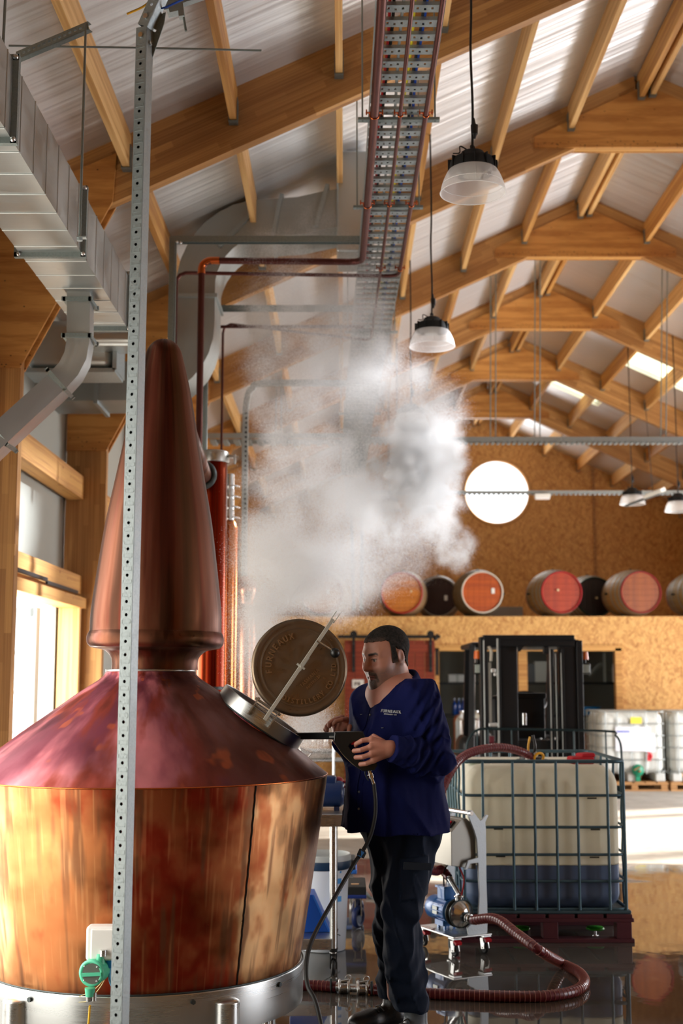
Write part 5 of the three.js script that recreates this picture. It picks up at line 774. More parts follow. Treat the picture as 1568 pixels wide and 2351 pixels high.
{
  const Z = 7.95, xl = xAt(1062, 1900, Z), xr = xAt(1438, 1900, Z), w = xr - xl, d = 1.14, o = thing('liquid_tank', 'cream plastic tank half full of dark liquid in a steel cage on a maroon pallet', 'tank', [(xl + xr) / 2, 0, -Z - d / 2], -0.0);
  const py = yAt(2093, Z), top = yAt(1750, Z), h = yAt(1760, Z) - py, lvl = (yAt(1988, Z) - py) / h;
  M('bottle', bottle(w - 0.035, h, d - 0.04, 6, lvl, 1).translate(0, py, 0), plastic(0xf2eedc, 0.45), o); 
  M('filled_part', bottle(w - 0.037, h, d - 0.042, 6, 0.004, lvl).translate(0, py, 0), plastic(0x56657f), o, 'lower part dark with the liquid inside');
  const steel = mat({ color: 0x47606a, metalness: 0.5, roughness: 0.5 });
  cage(o, w, d, [1748, 1826, 1899, 1962, 2023, 2087].map((y) => yAt(y, Z)), [1109, 1178, 1228, 1278, 1327, 1396].map((x) => xAt(x, 1900, Z) - (xl + xr) / 2), [-0.42, -0.2, 0, 0.2, 0.42], 0.0085, steel, py + 0.01);
  M('corner_post', [-1, 1].flatMap((s) => [-1, 1].map((t) => rod(V(s * (w / 2 - 0.01), py, t * (d / 2 - 0.01)), V(s * (w / 2 - 0.01), top, t * (d / 2 - 0.01)), 0.0095))), steel, o);
  M('base_tray', rbox(w + 0.03, 0.02, d + 0.02, 0.006, 0, py - 0.002, 0), steel, o);
  pallet(o, w + 0.05, d + 0.06, py - 0.012, mat({ color: 0x4a1420, roughness: 0.6, bumpMap: rep(T.pine, 1, 0.4), bumpScale: 0.002 }));
  M('slot_mark', [[1145, 1904], [1368, 1905], [1150, 1967], [1366, 1969], [1360, 1833]].map(([x, y]) => box(0.055, 0.008, 0.012, xAt(x, y, Z) - (xl + xr) / 2, yAt(y, Z), d / 2 - 0.016)), plain(0x4a4636, 0.7), o);
  const by = yAt(1752, Z) - 0.03;
  M('fill_cap', [cyl(0.1, 0.1, 0.05, 0, by, 0.1, 0, 0, 0, 28), cyl(0.08, 0.08, 0.02, 0, by + 0.03, 0.1, 0, 0, 0, 28)], plain(0x20262a, 0.5), o);
  const on = (name, label, cat, x, z, ry = 0) => thing(name, label, cat, [xAt(x, 1740, Z + z), top - 0.02, -Z - z], ry);
  const r = on('red_cloth', 'red folded cloth lying on top of the caged tank', 'cloth', 1333, 0.3, 0.05); M('folds', [rbox(0.15, 0.045, 0.16, 0.018, 0, 0.015, 0), rbox(0.09, 0.03, 0.12, 0.014, 0.03, 0.045, 0.0, 0, 0.2, 0.06)], mat({ color: 0xb00a1c, roughness: 0.85 }), r);
  const hd = on('valve_handles', 'yellow and white valve fitting at the hose end on the tank', 'valve', 1225, 0.3); M('white_body', [cyl(0.022, 0.022, 0.06, -0.03, 0.02, 0), sph(0.018, 0.012, 0.05, 0)], plain(0xd9d9d2, 0.4), hd); M('yellow_lever', [torus(0.032, 0.008, 0.032, 0.03, 0.01, 0.4, 0.3, 0, 8, 20), tube([V(-0.03, 0.05, 0), V(-0.032, 0.1, 0), V(-0.02, 0.16, 0)], 0.007, 14, 7)], plain(0xe0a412, 0.4), hd); M('black_lever', [tube([V(0.0, 0.05, 0), V(0.01, 0.1, 0.01), V(-0.002, 0.17, 0)], 0.009, 14, 7)], MT.black, hd);
  const gc = on('green_tray', 'flat green lid lying at the left of the tank top', 'lid', 1085, 0.35); M('plate', cyl(0.075, 0.075, 0.016, 0, 0.004, 0, 0, 0, 0.04, 28), plain(0x0a7a5c, 0.4), gc); M('red_mark', box(0.09, 0.006, 0.02, -0.02, 0.014, 0.02), MT.red, gc);
  for (const [px, lab] of [[1196, 'green levelling foot under the tank pallet, left of the pair'], [1366, 'green levelling foot under the tank pallet, right of the pair']]) { const f = thing('levelling_foot', lab, 'foot', [xAt(px, 2120, 8.1), 0, -8.1]); M('green_cap', lathe([[0.001, 0.044], [0.05, 0.044], [0.056, 0.05], [0.05, 0.06], [0.001, 0.064]], 24), plain(0x2fae1a, 0.4), f); M('stem', [cyl(0.008, 0.008, 0.05, 0, 0.025, 0), cyl(0.02, 0.018, 0.012, 0, 0.006, 0)], MT.chrome, f); }
}
// ---------------------------------------------------------------- pump trolley
{
  const TH = -1.096, near = at(1040, 2130, 7.48), o = thing('pump_trolley', 'stainless pump trolley with a blue motor and grey control box before the tank', 'pump', [near.x + 0.024, 0, near.z - 0.237], TH);
  const out = (x, y, z) => V(x, y, z).applyAxisAngle(V(0, 1, 0), TH).add(o.position);
  const py = 0.112, alu = mat({ color: 0xb2b9bd, metalness: 0.6, roughness: 0.5, bumpMap: rep(T.spangle, 0.3), bumpScale: 0.0006 });
  M('deck', rbox(0.41, 0.01, 0.26, 0.004, 0, py, 0), MT.steel, o);
  for (const [x, z] of [[-0.17, 0.1], [0.17, 0.1], [-0.17, -0.1], [0.17, -0.1]]) { const c = M('caster', [box(0.06, 0.008, 0.05, x, py - 0.009, z), cyl(0.014, 0.014, 0.02, x, py - 0.02, z), box(0.03, 0.06, 0.006, x, py - 0.052, z + 0.016, 0, 0, 0.2), box(0.03, 0.06, 0.006, x, py - 0.052, z - 0.016, 0, 0, 0.2), cyl(0.005, 0.005, 0.044, x, 0.037, z, PI / 2)], MT.steel, o); M('wheel', [torus(0.026, 0.01, x, 0.037, z, 0, 0, 0, 8, 24), cyl(0.024, 0.024, 0.016, x, 0.037, z, PI / 2)], MT.rubber, c); M('brake', box(0.03, 0.014, 0.04, x + 0.03, py - 0.028, z, 0, 0, -0.4), MT.red, c); }
  // the motor lies along the deck, the pump head at the near end
  const my = py + 0.11, mz = 0.02;
  M('motor', [xf(lathe([[0.001, -0.13], [0.06, -0.13], [0.068, -0.12], [0.068, -0.05], [0.062, -0.045], [0.062, 0.07], [0.07, 0.075], [0.07, 0.09], [0.001, 0.09]], 36), -0.06, my, mz, 0, 0, -PI / 2), ...Array.from({ length: 12 }, (_, i) => xf(box(0.11, 0.012, 0.004, -0.05, 0.066, 0), 0, my, mz, i * PI / 6)), box(0.09, 0.03, 0.1, -0.05, py + 0.04, mz), ...[[-0.085, 0.05], [-0.085, -0.01], [-0.015, 0.05], [-0.015, -0.01]].map(([x, z]) => box(0.014, 0.04, 0.014, x, py + 0.02, z))], MT.blueMetal, o, 'blue electric motor');
  M('terminal_box', [rbox(0.085, 0.07, 0.085, 0.008, -0.04, py + 0.205, mz), box(0.1, 0.012, 0.1, -0.04, py + 0.243, mz)], MT.blueMetal, o);
  M('rating_plate', box(0.05, 0.045, 0.004, -0.07, my, mz + 0.066), plain(0xb8beb8, 0.4, 0.3), o);
  M('pump_head', [xf(lathe([[0.001, 0.08], [0.05, 0.085], [0.062, 0.095], [0.064, 0.12], [0.074, 0.124], [0.074, 0.134], [0.066, 0.138], [0.066, 0.17], [0.074, 0.172], [0.074, 0.18], [0.06, 0.186], [0.045, 0.2], [0.02, 0.21], [0.001, 0.212]], 40), -0.06, my, mz, 0, 0, -PI / 2)], MT.chrome, o, 'polished steel pump head');
  M('pump_clamp', [torus(0.075, 0.006, 0.07, my, mz, 0, PI / 2, 0, 8, 40), torus(0.075, 0.006, 0.115, my, mz, 0, PI / 2, 0, 8, 40), xf(new THREE.CylinderGeometry(0.03, 0.03, 0.02, 6), 0.155, my - 0.01, mz, 0, 0, PI / 2)], MT.darkSteel, o);
  M('inlet_elbow', [rod(V(0.09, py + 0.17, mz), V(0.095, py + 0.215, mz), 0.024), rod(V(0.095, py + 0.215, mz), V(0.0, py + 0.3, mz + 0.01), 0.015), torus(0.026, 0.006, 0.093, py + 0.205, mz, PI / 2, 0, 0, 8, 24), torus(0.02, 0.005, 0.012, py + 0.29, mz + 0.01, 0.6, 0.6, 0, 8, 20)], MT.chrome, o);
  // plates cut from thick sheet, forked at the top, one at each end of the deck
  const s = [[0, 0], [0.12, 0], [0.125, 0.1], [0.12, 0.42], [0.122, 0.62], [0.122, 0.8], [0.118, 0.85], [0.14, 0.9], [0.128, 0.905], [0.1, 0.87], [0.085, 0.86], [0.03, 0.945], [0.0, 0.945], [0.008, 0.9], [0.045, 0.79], [0.062, 0.72], [0.068, 0.58], [0.0, 0.565], [-0.02, 0.5], [-0.008, 0.5], [0.01, 0.54], [0.068, 0.545], [0.075, 0.3], [0.065, 0.12], [-0.01, 0.06]];
  for (const x of [0.17, -0.17]) M('bracket', prism(s.map(([x2, y]) => [x2, y * 0.735]), 0.01, 0.0015).rotateY(PI / 2).translate(x, py, 0.01), alu, o);
  M('push_bar', [rod(V(0.2, py + 0.68, -0.005), V(-0.22, py + 0.68, -0.005), 0.013)], MT.chrome, o);
  const cb = M('control_box', [prism([[-0.1, 0.03], [0.06, 0], [0.06, 0.24], [0.0, 0.285], [-0.035, 0.28], [-0.1, 0.215]], 0.3, 0.003).rotateY(PI / 2).translate(-0.155, py + 0.36, 0.0)], mat({ color: 0x8f8d86, metalness: 0.85, roughness: 0.42 }), o, 'steel control box');
  const pb = (g, x, d) => xf(g, x, py + 0.36 + 0.25 + d * 0.7, 0.07 + d * 0.7, 0.8); M('switch_panel', pb(box(0.11, 0.01, 0.05), 0.06, 0.004), MT.black, cb); M('green_button', pb(cyl(0.015, 0.015, 0.014), 0.035, 0.01), plain(0x17c552, 0.35), cb); M('red_button', pb(box(0.03, 0.014, 0.03), 0.085, 0.01), plain(0xd01525, 0.35), cb);
  M('lead', [tube([V(0.0, py + 0.38, 0.03), V(-0.02, py + 0.33, 0.05), V(-0.04, py + 0.24, 0.04)], 0.005, 16, 6)], MT.black, o); M('red_lead', [tube([V(0.09, py + 0.38, 0.02), V(0.115, py + 0.3, 0.0), V(0.1, py + 0.2, 0.01)], 0.005, 16, 6)], MT.red, o); M('power_cable', tube([V(-0.1, py + 0.38, 0.06), V(-0.18, py + 0.3, 0.14), V(-0.26, py + 0.02, 0.22), V(-0.3, 0.012, 0.3)], 0.006, 20, 6), MT.black, o);
  // red spiral hoses
  const hoseMat = mat({ color: 0x5c0f1c, roughness: 0.4, clearcoat: 0.3 }), wire = mat({ color: 0x9a5a4c, roughness: 0.5, metalness: 0.1 });
  const spiral = (o2, pts, r, turns, name = 'hose', m2 = wire) => { const c = curve(pts), L = c.getLength(); M(name, new THREE.TubeGeometry(c, 160, r, 14), hoseMat, o2); const hx = [], fr = c.computeFrenetFrames(400), N = 400; const rings = []; const k = Math.round(L / turns); for (let i = 1; i < k; i++) { const u = i / k, p = c.getPointAt(u), t = c.getTangentAt(u), g = new THREE.TorusGeometry(r + 0.0006, 0.0018, 5, 16); g.applyQuaternion(new THREE.Quaternion().setFromUnitVectors(V(0, 0, 1), t)); g.translate(p.x, p.y, p.z); rings.push(g); } M('spiral_wire', rings, m2, o2).userData.kind = 'stuff'; };
  const h = thing('red_hose', 'ribbed red hose curling over the wet floor from the pump to behind the man', 'hose', [0, 0, 0]);
  const G = (x, y, r = 0.026) => { let lo = 4, hi = 12; for (let i = 0; i < 40; i++) { const m = (lo + hi) / 2; at(x, y, m).y < r ? hi = m : lo = m; } return at(x, y, lo).setY(r); };
  const outlet = out(0.15, my - 0.01, mz), spout = out(0.235, my - 0.015, mz);
  spiral(h, [spout, at(1138, 2110, 7.33), at(1185, 2143, 7.13), at(1238, 2182, 6.95), G(1290, 2212), G(1328, 2232), G(1342, 2255), G(1318, 2276), G(1250, 2287), G(1150, 2287), G(1060, 2284), G(980, 2281), G(890, 2275)], 0.026, 0.024);
  spiral(h, [G(700, 2262), G(730, 2263), G(772, 2266)], 0.026, 0.024); spiral(h, [G(850, 2271), G(872, 2273), G(905, 2276)], 0.026, 0.024); spiral(h, [G(560, 2258), G(630, 2260), G(705, 2262)], 0.026, 0.024);
  const ca = G(790, 2267), cb2 = G(832, 2270); M('coupling', [[ca, 0], [cb2, 1]].flatMap(([p, i]) => [cyl(0.03, 0.03, 0.05, p.x, p.y, p.z, 0, 0, PI / 2), torus(0.034, 0.007, p.x - 0.022, p.y, p.z, 0, PI / 2, 0, 8, 24), torus(0.034, 0.007, p.x + 0.022, p.y, p.z, 0, PI / 2, 0, 8, 24), box(0.05, 0.008, 0.014, p.x, p.y + 0.034, p.z + 0.01, 0, 0, 0.2), torus(0.016, 0.0025, p.x + 0.02, p.y + 0.045, p.z, 0.3, 0.4, 0, 6, 18), box(0.05, 0.008, 0.014, p.x, p.y, p.z + 0.034, 0.1, 0.2, 0)]).concat([rod(ca, cb2, 0.02, 14), rod(G(772, 2266), ca, 0.022, 14), rod(cb2, G(852, 2271), 0.022, 14)]), MT.steel, h, 'steel cam-lever couplings');
  M('hose_clip', [G(760, 2265), G(853, 2271)].flatMap((p) => [torus(0.028, 0.005, p.x, p.y, p.z, 0, PI / 2, 0, 6, 24), cyl(0.006, 0.006, 0.05, p.x, p.y + 0.02, p.z + 0.03)]), MT.darkSteel, h); M('outlet_spout', [rod(outlet, spout, 0.016, 16), ...[0.185, 0.21].map((x) => { const p = out(x, my - 0.012, mz); return torus(0.021, 0.006, p.x, p.y, p.z, 0, TH + PI / 2, 0, 8, 24); })], MT.chrome, h);
  const u = thing('red_hose', 'ribbed red hose arching from the tank top down behind the man to the pump', 'hose', [0, 0, 0]);
  spiral(u, [at(1222, 1740, 8.25), at(1195, 1725, 8.22), at(1150, 1716, 8.1), at(1100, 1722, 7.95), at(1060, 1740, 7.8), at(1030, 1780, 7.6), at(990, 1880, 7.4), at(960, 1960, 7.35), at(972, 1990, 7.5), at(1000, 2000, 7.62), out(-0.06, py + 0.335, mz + 0.02), out(0.0, py + 0.298, mz + 0.01)], 0.024, 0.024, 'hose', mat({ color: 0x8a2a34, roughness: 0.5 }));
}
// ---------------------------------------------------------------- fork truck behind the tank
{
  const Z = 11.6, k = Z / F, X = (x) => xAt(x, 1600, Z), Y = (y) => yAt(y, Z), cx = X(1220), o = thing('fork_truck', 'black fork lift truck seen mast first behind the caged tank', 'fork lift', [cx, 0, -Z]);
  const b = (x0, x1, y0, y1, z0, z1, r = 0.006) => rbox(Math.abs(X(x1) - X(x0)), Math.abs(Y(y0) - Y(y1)), z1 - z0, r, (X(x0) + X(x1)) / 2 - cx, (Y(y0) + Y(y1)) / 2, -(z0 + z1) / 2);
  const bl = mat({ color: 0x05070b, roughness: 0.5, specularIntensity: 0.6, clearcoat: 0.1 }), lo = 2080;
  M('outer_mast', [b(1104, 1120, 1462, lo, 0, 0.16), b(1146, 1150, 1466, lo, -0.02, 0.1)], bl, o); M('outer_mast', [b(1326, 1340, 1470, lo, 0, 0.16), b(1290, 1296, 1490, lo, -0.02, 0.08)], bl, o);
  M('inner_mast', [b(1150, 1190, 1462, lo, 0.03, 0.12)], bl, o); M('inner_mast', [b(1286, 1326, 1466, lo, 0.03, 0.12)], bl, o);
  M('slim_mast', [b(1264, 1272, 1490, lo, 0, 0.1), b(1276, 1281, 1500, lo, 0, 0.06)], bl, o);
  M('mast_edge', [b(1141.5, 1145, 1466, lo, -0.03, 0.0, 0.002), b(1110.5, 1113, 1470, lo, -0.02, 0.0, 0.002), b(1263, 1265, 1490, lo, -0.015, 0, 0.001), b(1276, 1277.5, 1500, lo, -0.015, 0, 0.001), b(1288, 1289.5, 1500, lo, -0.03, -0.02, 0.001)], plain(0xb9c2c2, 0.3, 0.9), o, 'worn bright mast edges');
  M('top_beam', [b(1112, 1322, 1458, 1484, -0.01, 0.12), b(1150, 1330, 1469, 1471, -0.02, 0, 0.001), b(1326, 1338, 1473, 1484, -0.02, 0.08)], bl, o);
  M('gusset', [prism([[0, 0], [0.05, 0], [0.02, -0.045], [0, -0.05]], 0.05).translate(X(1190) - cx, Y(1484), 0), b(1250, 1262, 1484, 1501, 0, 0.06)], bl, o);
  M('lift_chain', Array.from({ length: 46 }, (_, i) => b(1122.5, 1128.5, 1521 + i * 3, 1523.4 + i * 3, -0.005, 0.012, 0.0015)), plain(0xa8a8a0, 0.4, 0.7), o); M('lift_hose', [tube([V(X(1123) - cx, Y(1484), 0), V(X(1129) - cx, Y(1495), 0), V(X(1128) - cx, Y(1518), 0)], 0.014, 14, 8)], plain(0xa59c8c, 0.5), o);
  M('piston_fitting', [b(1128, 1139, 1535, 1544, -0.02, 0.02), b(1134, 1141, 1545, 1552, -0.02, 0.02), b(1121, 1142, 1660, 1668, -0.02, 0.02)], plain(0xc9cccb, 0.3, 0.6), o); M('red_block', b(1121, 1133, 1690, 1706, -0.02, 0.02), plain(0x5b1020, 0.5), o);
  // cab: guard posts, dash, wheel, seat, body
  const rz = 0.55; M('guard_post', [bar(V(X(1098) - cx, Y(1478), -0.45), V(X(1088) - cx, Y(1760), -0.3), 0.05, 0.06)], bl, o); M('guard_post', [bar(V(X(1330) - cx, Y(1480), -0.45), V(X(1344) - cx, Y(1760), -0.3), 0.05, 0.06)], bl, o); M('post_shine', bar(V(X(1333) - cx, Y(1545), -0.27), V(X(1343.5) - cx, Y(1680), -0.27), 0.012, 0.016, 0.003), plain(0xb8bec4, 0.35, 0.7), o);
  M('guard_roof', [rbox(0.98, 0.05, 1.1, 0.02, 0, Y(1477), -1.0), ...[-0.3, -0.1, 0.1, 0.3].map((x) => box(0.04, 0.04, 1.05, x, Y(1474), -1))], bl, o); M('rear_post', [bar(V(-0.42, Y(1480), -1.5), V(-0.42, 0.9, -1.8), 0.06, 0.06)], bl, o); M('rear_post', [bar(V(0.42, Y(1480), -1.5), V(0.42, 0.9, -1.8), 0.06, 0.06)], bl, o);
  M('dash', [b(1184, 1270, 1592, 1605, 0.4, 0.6), b(1190, 1268, 1604, 1700, 0.45, 0.55), b(1186, 1262, 1592, 1594.5, 0.38, 0.4, 0.001)], bl, o);
  M('steering_wheel', [torus(0.17, 0.017, X(1232) - cx, Y(1614), -0.62, -1.05, 0, 0, 10, 40), rod(V(X(1232) - cx, Y(1614), -0.62), V(X(1232) - cx, Y(1650), -0.5), 0.03), ...[0, 2.1, 4.2].map((a) => rod(V(X(1232) - cx, Y(1616), -0.62), V(X(1232) - cx + 0.16 * cos(a), Y(1616) + 0.1 * sin(a), -0.62 - 0.1 * sin(a)), 0.012))], bl, o); M('lever', [rod(V(X(1186) - cx, Y(1645), -0.4), V(X(1200) - cx, Y(1672), -0.4), 0.012), rod(V(X(1217) - cx, Y(1640), -0.4), V(X(1217) - cx, Y(1668), -0.4), 0.022)], MT.chrome, o);
  M('seat', [rbox(0.5, 0.5, 0.12, 0.05, 0.03, 1.15, -1.3, -0.15), rbox(0.5, 0.12, 0.5, 0.05, 0.03, 0.9, -1.05)], bl, o); M('truck_body', [rbox(1.0, 0.55, 1.5, 0.06, 0, 0.58, -1.15), rbox(1.02, 0.5, 0.5, 0.1, 0, 0.75, -1.85), b(1150, 1326, 1700, lo, 0.06, 0.3)], bl, o);
  for (const [x, z] of [[-0.46, -0.55], [0.46, -0.55], [-0.42, -1.7], [0.42, -1.7]]) M('tyre', [torus(0.19, 0.085, x, 0.275, z, 0, PI / 2, 0, 10, 28), cyl(0.15, 0.15, 0.12, x, 0.275, z, 0, 0, PI / 2)], MT.rubber, o);
  for (const s of [0, 1]) { const lx = X(s ? 1350 : 1101) - cx; M('amber_lamp', cyl(0.035, 0.03, 0.07, lx, Y(s ? 1505 : 1503), -0.12, 0, 0, 0, 20), mat({ color: 0xc85a08, roughness: 0.3, clearcoat: 0.6 }), o, 'amber beacon'); const w = M('work_lamp', [rbox(0.085, 0.1, 0.07, 0.012, lx + 0.004, Y(1535), -0.12), cyl(0.012, 0.012, 0.07, lx, Y(1517), -0.12), box(0.05, 0.03, 0.03, lx + (s ? -0.06 : 0.06), Y(1535), -0.12)], bl, o); M('lamp_glass', rbox(0.065, 0.075, 0.01, 0.004, lx + 0.004, Y(1535), -0.084), plain(0x9aa39c, 0.25), w); }
  M('load_backrest', [tube([[1066, 1756], [1066, 1712], [1074, 1690], [1092, 1674], [1130, 1672], [1380, 1677], [1402, 1686], [1413, 1706], [1415, 1756]].map(([x, y]) => V(X(x) - cx, Y(y), 0.16)), 0.011, 80, 8), ...[1090, 1115, 1168, 1308, 1380].map((x) => rod(V(X(x) - cx, Y(1674), 0.16), V(X(x) - cx, Y(1800), 0.16), 0.008, 6)), b(1066, 1415, 1800, 1830, -0.18, -0.13)], plain(0x14282c, 0.4, 0.4), o); for (const s of [-1, 1]) M('fork', [box(0.1, 0.05, 1.1, s * 0.27, 0.09, 0.75), box(0.1, 0.55, 0.05, s * 0.27, 0.36, 0.2)], bl, o);
}
// ---------------------------------------------------------------- casks on the deck
{
  const deckY = yAt(1415, ZPART) - 0.02, BL = 0.96, r0 = 0.325, r1 = 0.385, R = (t) => r0 + (r1 - r0) * (1 - (2 * t - 1) ** 2), staveG = (() => { const n = 24, pos = [], idx = [], uv = [], m = 10, a = PI / n * 0.97; for (let j = 0; j <= m; j++) { const t = j / m, r = R(t); for (const [q, e] of [[-a, 0], [-a * 0.9, 0.003], [0, 0.003], [a * 0.9, 0.003], [a, 0]]) { pos.push((r + e - 0.003) * sin(q), (r + e - 0.003) * cos(q), (t - 0.5) * BL); uv.push(t * BL, q * 0.38 + 0.1); } } for (let j = 0; j < m; j++) for (let i = 0; i < 4; i++) { const b = j * 5 + i; idx.push(b, b + 1, b + 6, b, b + 6, b + 5); } const g = new THREE.BufferGeometry(); g.setAttribute('position', new THREE.Float32BufferAttribute(pos, 3)); g.setAttribute('uv', new THREE.Float32BufferAttribute(uv, 2)); g.setIndex(idx); g.computeVertexNormals(); return g; })();
  const headBoard = (i, n, r) => { const w = 2 * r / n, x0 = -r + i * w + 0.0012, x1 = x0 + w - 0.0024, s = new THREE.Shape(), N = 10, pt = []; for (let k = 0; k <= N; k++) { const x = mix(x0, x1, k / N); pt.push([x, Math.sqrt(Math.max(0, r * r - x * x))]); } for (let k = N; k >= 0; k--) { const x = mix(x0, x1, k / N); pt.push([x, -Math.sqrt(Math.max(0, r * r - x * x))]); } return prism(pt, 0.02); };
  const cask = (label, px, py, Z, ry, o) => {
    const p = at(px, py, Z), t = thing('cask', label, 'cask', [p.x, deckY + r1 + 0.012 + (o.up ?? 0), p.z], ry), stm = mat({ map: rep(T.pine, 2.2, 0.5), color: o.stave, roughness: 0.6 }), hm = mat({ map: rep(T.pineOrange, 1.1, 0.5), color: o.head, roughness: 0.55 });
    for (let i = 0; i < 24; i++) M('stave', staveG, stm, t).rotation.z = i * PI / 12;
    for (const e of [1, -1]) for (let i = 0; i < 7; i++) { const h = M('head_board', headBoard(i, 7, r0 - 0.014), hm, t); h.position.z = e * (BL / 2 - 0.035) - 0.01; if (o.flat) h.rotation.z = PI / 2; }
    for (const e of [1, -1]) { M('chime', xf(lathe([[r0 - 0.018, BL / 2 - 0.045], [r0 - 0.014, BL / 2], [r0 + 0.004, BL / 2 + 0.003], [r0 + 0.007, BL / 2 - 0.04]].map(([r, y]) => [r, e * y]), 48), 0, 0, 0, PI / 2), plain(o.rim, 0.55), t, 'painted rim'); for (const z of [0.42, 0.3, 0.14]) { const tt = 0.5 + e * z / BL; M('hoop', xf(lathe([[R(tt + e * 0.02) + 0.003, e * (z + 0.019)], [R(tt - e * 0.02) + 0.003, e * (z - 0.019)]], 48), 0, 0, 0, PI / 2), mat({ color: o.hoop ?? 0x9fa39f, metalness: 0.6, roughness: 0.5, side: THREE.DoubleSide }), t); } }
    M('bung', [cyl(0.022, 0.022, 0.03, 0, r1 + 0.004, 0), ...(o.side ? [cyl(0.014, 0.02, 0.06, o.side * (r1 + 0.02), 0, 0, 0, 0, -o.side * PI / 2)] : [])], MT.black, t);
    if (o.tag) M('head_label', rbox(0.05, 0.085, 0.006, 0.008, o.tag[0], o.tag[1], BL / 2 - 0.012), plain(0xe9ebe6, 0.5), t, 'small pale label on the head'); if (o.spot) M('head_spigot', cyl(0.015, 0.018, 0.03, o.spot[0], o.spot[1], BL / 2 - 0.01, PI / 2), plain(0xd9c39a, 0.5), t);
    for (const e of [-1, 1]) M('chock', prism([[-0.1, 0], [0.06, 0], [-0.1, 0.06]], 0.08).translate(e * 0.12, -r1 - 0.012 - (o.up ?? 0), 0.1), MT.blackMatt, t); 
  };
  const Z = 20.75, y = 1360; // heads just inside the front edge of the deck
  cask('pale cask with a red rim at the far left, half veiled by steam', 745, y, Z, -0.08, { stave: 0xd8d6cc, head: 0xf0d8b4, rim: 0x8f2a2c, tag: [0.1, 0.02] });
  cask('pale cask with a scarlet rim at the left of the dark cask', 926, y, Z, -0.1, { stave: 0xd8d6cc, head: 0xffd49a, rim: 0xb51b22, spot: [0.15, 0.02] });
  cask('dark brown cask with a bone white rim wedged between two larger ones', 1006, y + 3, Z + 1.0, -0.06, { stave: 0x8d8c86, head: 0x3c1f18, rim: 0xb9b2a2, tag: [0.12, -0.02] });
  cask('cask with a broad cream rim and a white label under the round window', 1096, y - 2, Z - 0.12, 0.06, { stave: 0x8f9288, head: 0xe08a3c, rim: 0xe8e2d2, tag: [0.17, 0.02], side: 1, hoop: 0x7d827c });
  cask('pale hooped cask with a red rim and fiery orange head', 1270, y - 2, Z - 0.12, 0.12, { stave: 0xc9c9c2, head: 0xc95a2a, rim: 0xa8141e, spot: [-0.06, 0.03], side: -1, flat: 1 });
  cask('cask with a near black head and green rim behind the fiery orange one', 1349, y + 4, Z + 1.0, 0.08, { stave: 0x9aa09c, head: 0x1f1012, rim: 0x0d332c, spot: [0.02, -0.02], hoop: 0xb5bbb7 });
  cask('pale hooped cask with a dull red rim and brown streaked head', 1448, y - 2, Z - 0.12, 0.12, { stave: 0xcfcfc6, head: 0xb07a48, rim: 0x8e1a22, flat: 1, side: -1 });
  cask('cask cut off by the right edge of the picture', 1600, y, Z, 0.14, { stave: 0xb9c4bc, head: 0x7d4a28, rim: 0x8e1a22, side: -1 });
  const bd = solo('grey_sheet', rbox(0.62, 0.24, 0.02, 0.004, xAt(1158, 1400, 21.6), deckY + 0.13, -21.6, -0.1), plain(0x8c8c88, 0.6), 'grey board leaning behind the cream rimmed cask', 'board');
}
// ---------------------------------------------------------------- tanks at the rear, sliding door and store goods
function rearTank(label, x0, x1, Z, label2) {
  const xl = xAt(x0, 1700, Z), xr = xAt(x1, 1700, Z), w = xr - xl, d = 0.9, o = thing('liquid_tank', label, 'tank', [(xl + xr) / 2, 0, -Z - d / 2]), py = 0.24, top = yAt(1634, Z);
  M('bottle', bottle(w - 0.03, top - py, d - 0.03, 6).translate(0, py, 0), plastic(0xd6d8d2), o); cage(o, w, d, [0, 0.2, 0.4, 0.6, 0.8, 1].map((t) => mix(py + 0.03, top, t)), [-0.37, -0.2, 0, 0.2, 0.37], [-0.3, 0, 0.3], 0.008, plain(0xa9aeac, 0.4, 0.6), py);
  M('foot', [-1, 0, 1].map((s) => rbox(0.14, 0.12, d, 0.02, s * (w / 2 - 0.09), 0.19, 0)), plain(0xc9cbc6, 0.5), o); pallet(o, w + 0.03, d + 0.06, 0.13, MT.brownPine);
  if (label2) { M('data_sheet', [box(0.5, 0.34, 0.004, 0.02, mix(py, top, 0.56), d / 2 + 0.012, 0, 0, -0.01), box(0.14, 0.26, 0.005, 0.26, mix(py, top, 0.5), d / 2 + 0.012)], plain(0xe9eaf2, 0.6), o); M('blue_heading', box(0.18, 0.02, 0.003, -0.12, mix(py, top, 0.68), d / 2 + 0.016), plain(0x3b55c0, 0.5), o); M('yellow_label', box(0.16, 0.09, 0.004, 0.07, mix(py, top, 0.86), d / 2 + 0.012), plain(0xf0dc4c, 0.5), o); M('red_tag', [torus(0.05, 0.014, 0.22, mix(py, top, 0.28), d / 2 + 0.02, 0, 0, -0.6, 6, 16, 2.2), box(0.05, 0.09, 0.004, 0.24, mix(py, top, 0.26), d / 2 + 0.014)], plain(0xe0303a, 0.5), o); M('outlet_valve', [xf(lathe([[0.001, 0], [0.08, 0], [0.085, 0.03], [0.06, 0.07], [0.001, 0.075]], 24), 0.07, py + 0.05, d / 2 + 0.0, PI / 2), box(0.06, 0.12, 0.03, 0.07, py - 0.04, d / 2 + 0.02)], plain(0x0f8a66, 0.4), o, 'green outlet valve'); M('valve_handle', [sph(0.02, 0.08, py + 0.04, d / 2 + 0.085), box(0.1, 0.02, 0.02, 0.05, py + 0.08, d / 2 + 0.08, 0, 0, 0.5)], plain(0x8a6a3a, 0.4), o); }
}
rearTank('white caged tank with pinned data sheets by the rear wall', 1372, 1528, 18.5, true);
rearTank('white caged tank cut by the right edge, beside the one with sheets', 1538, 1694, 18.5, false);
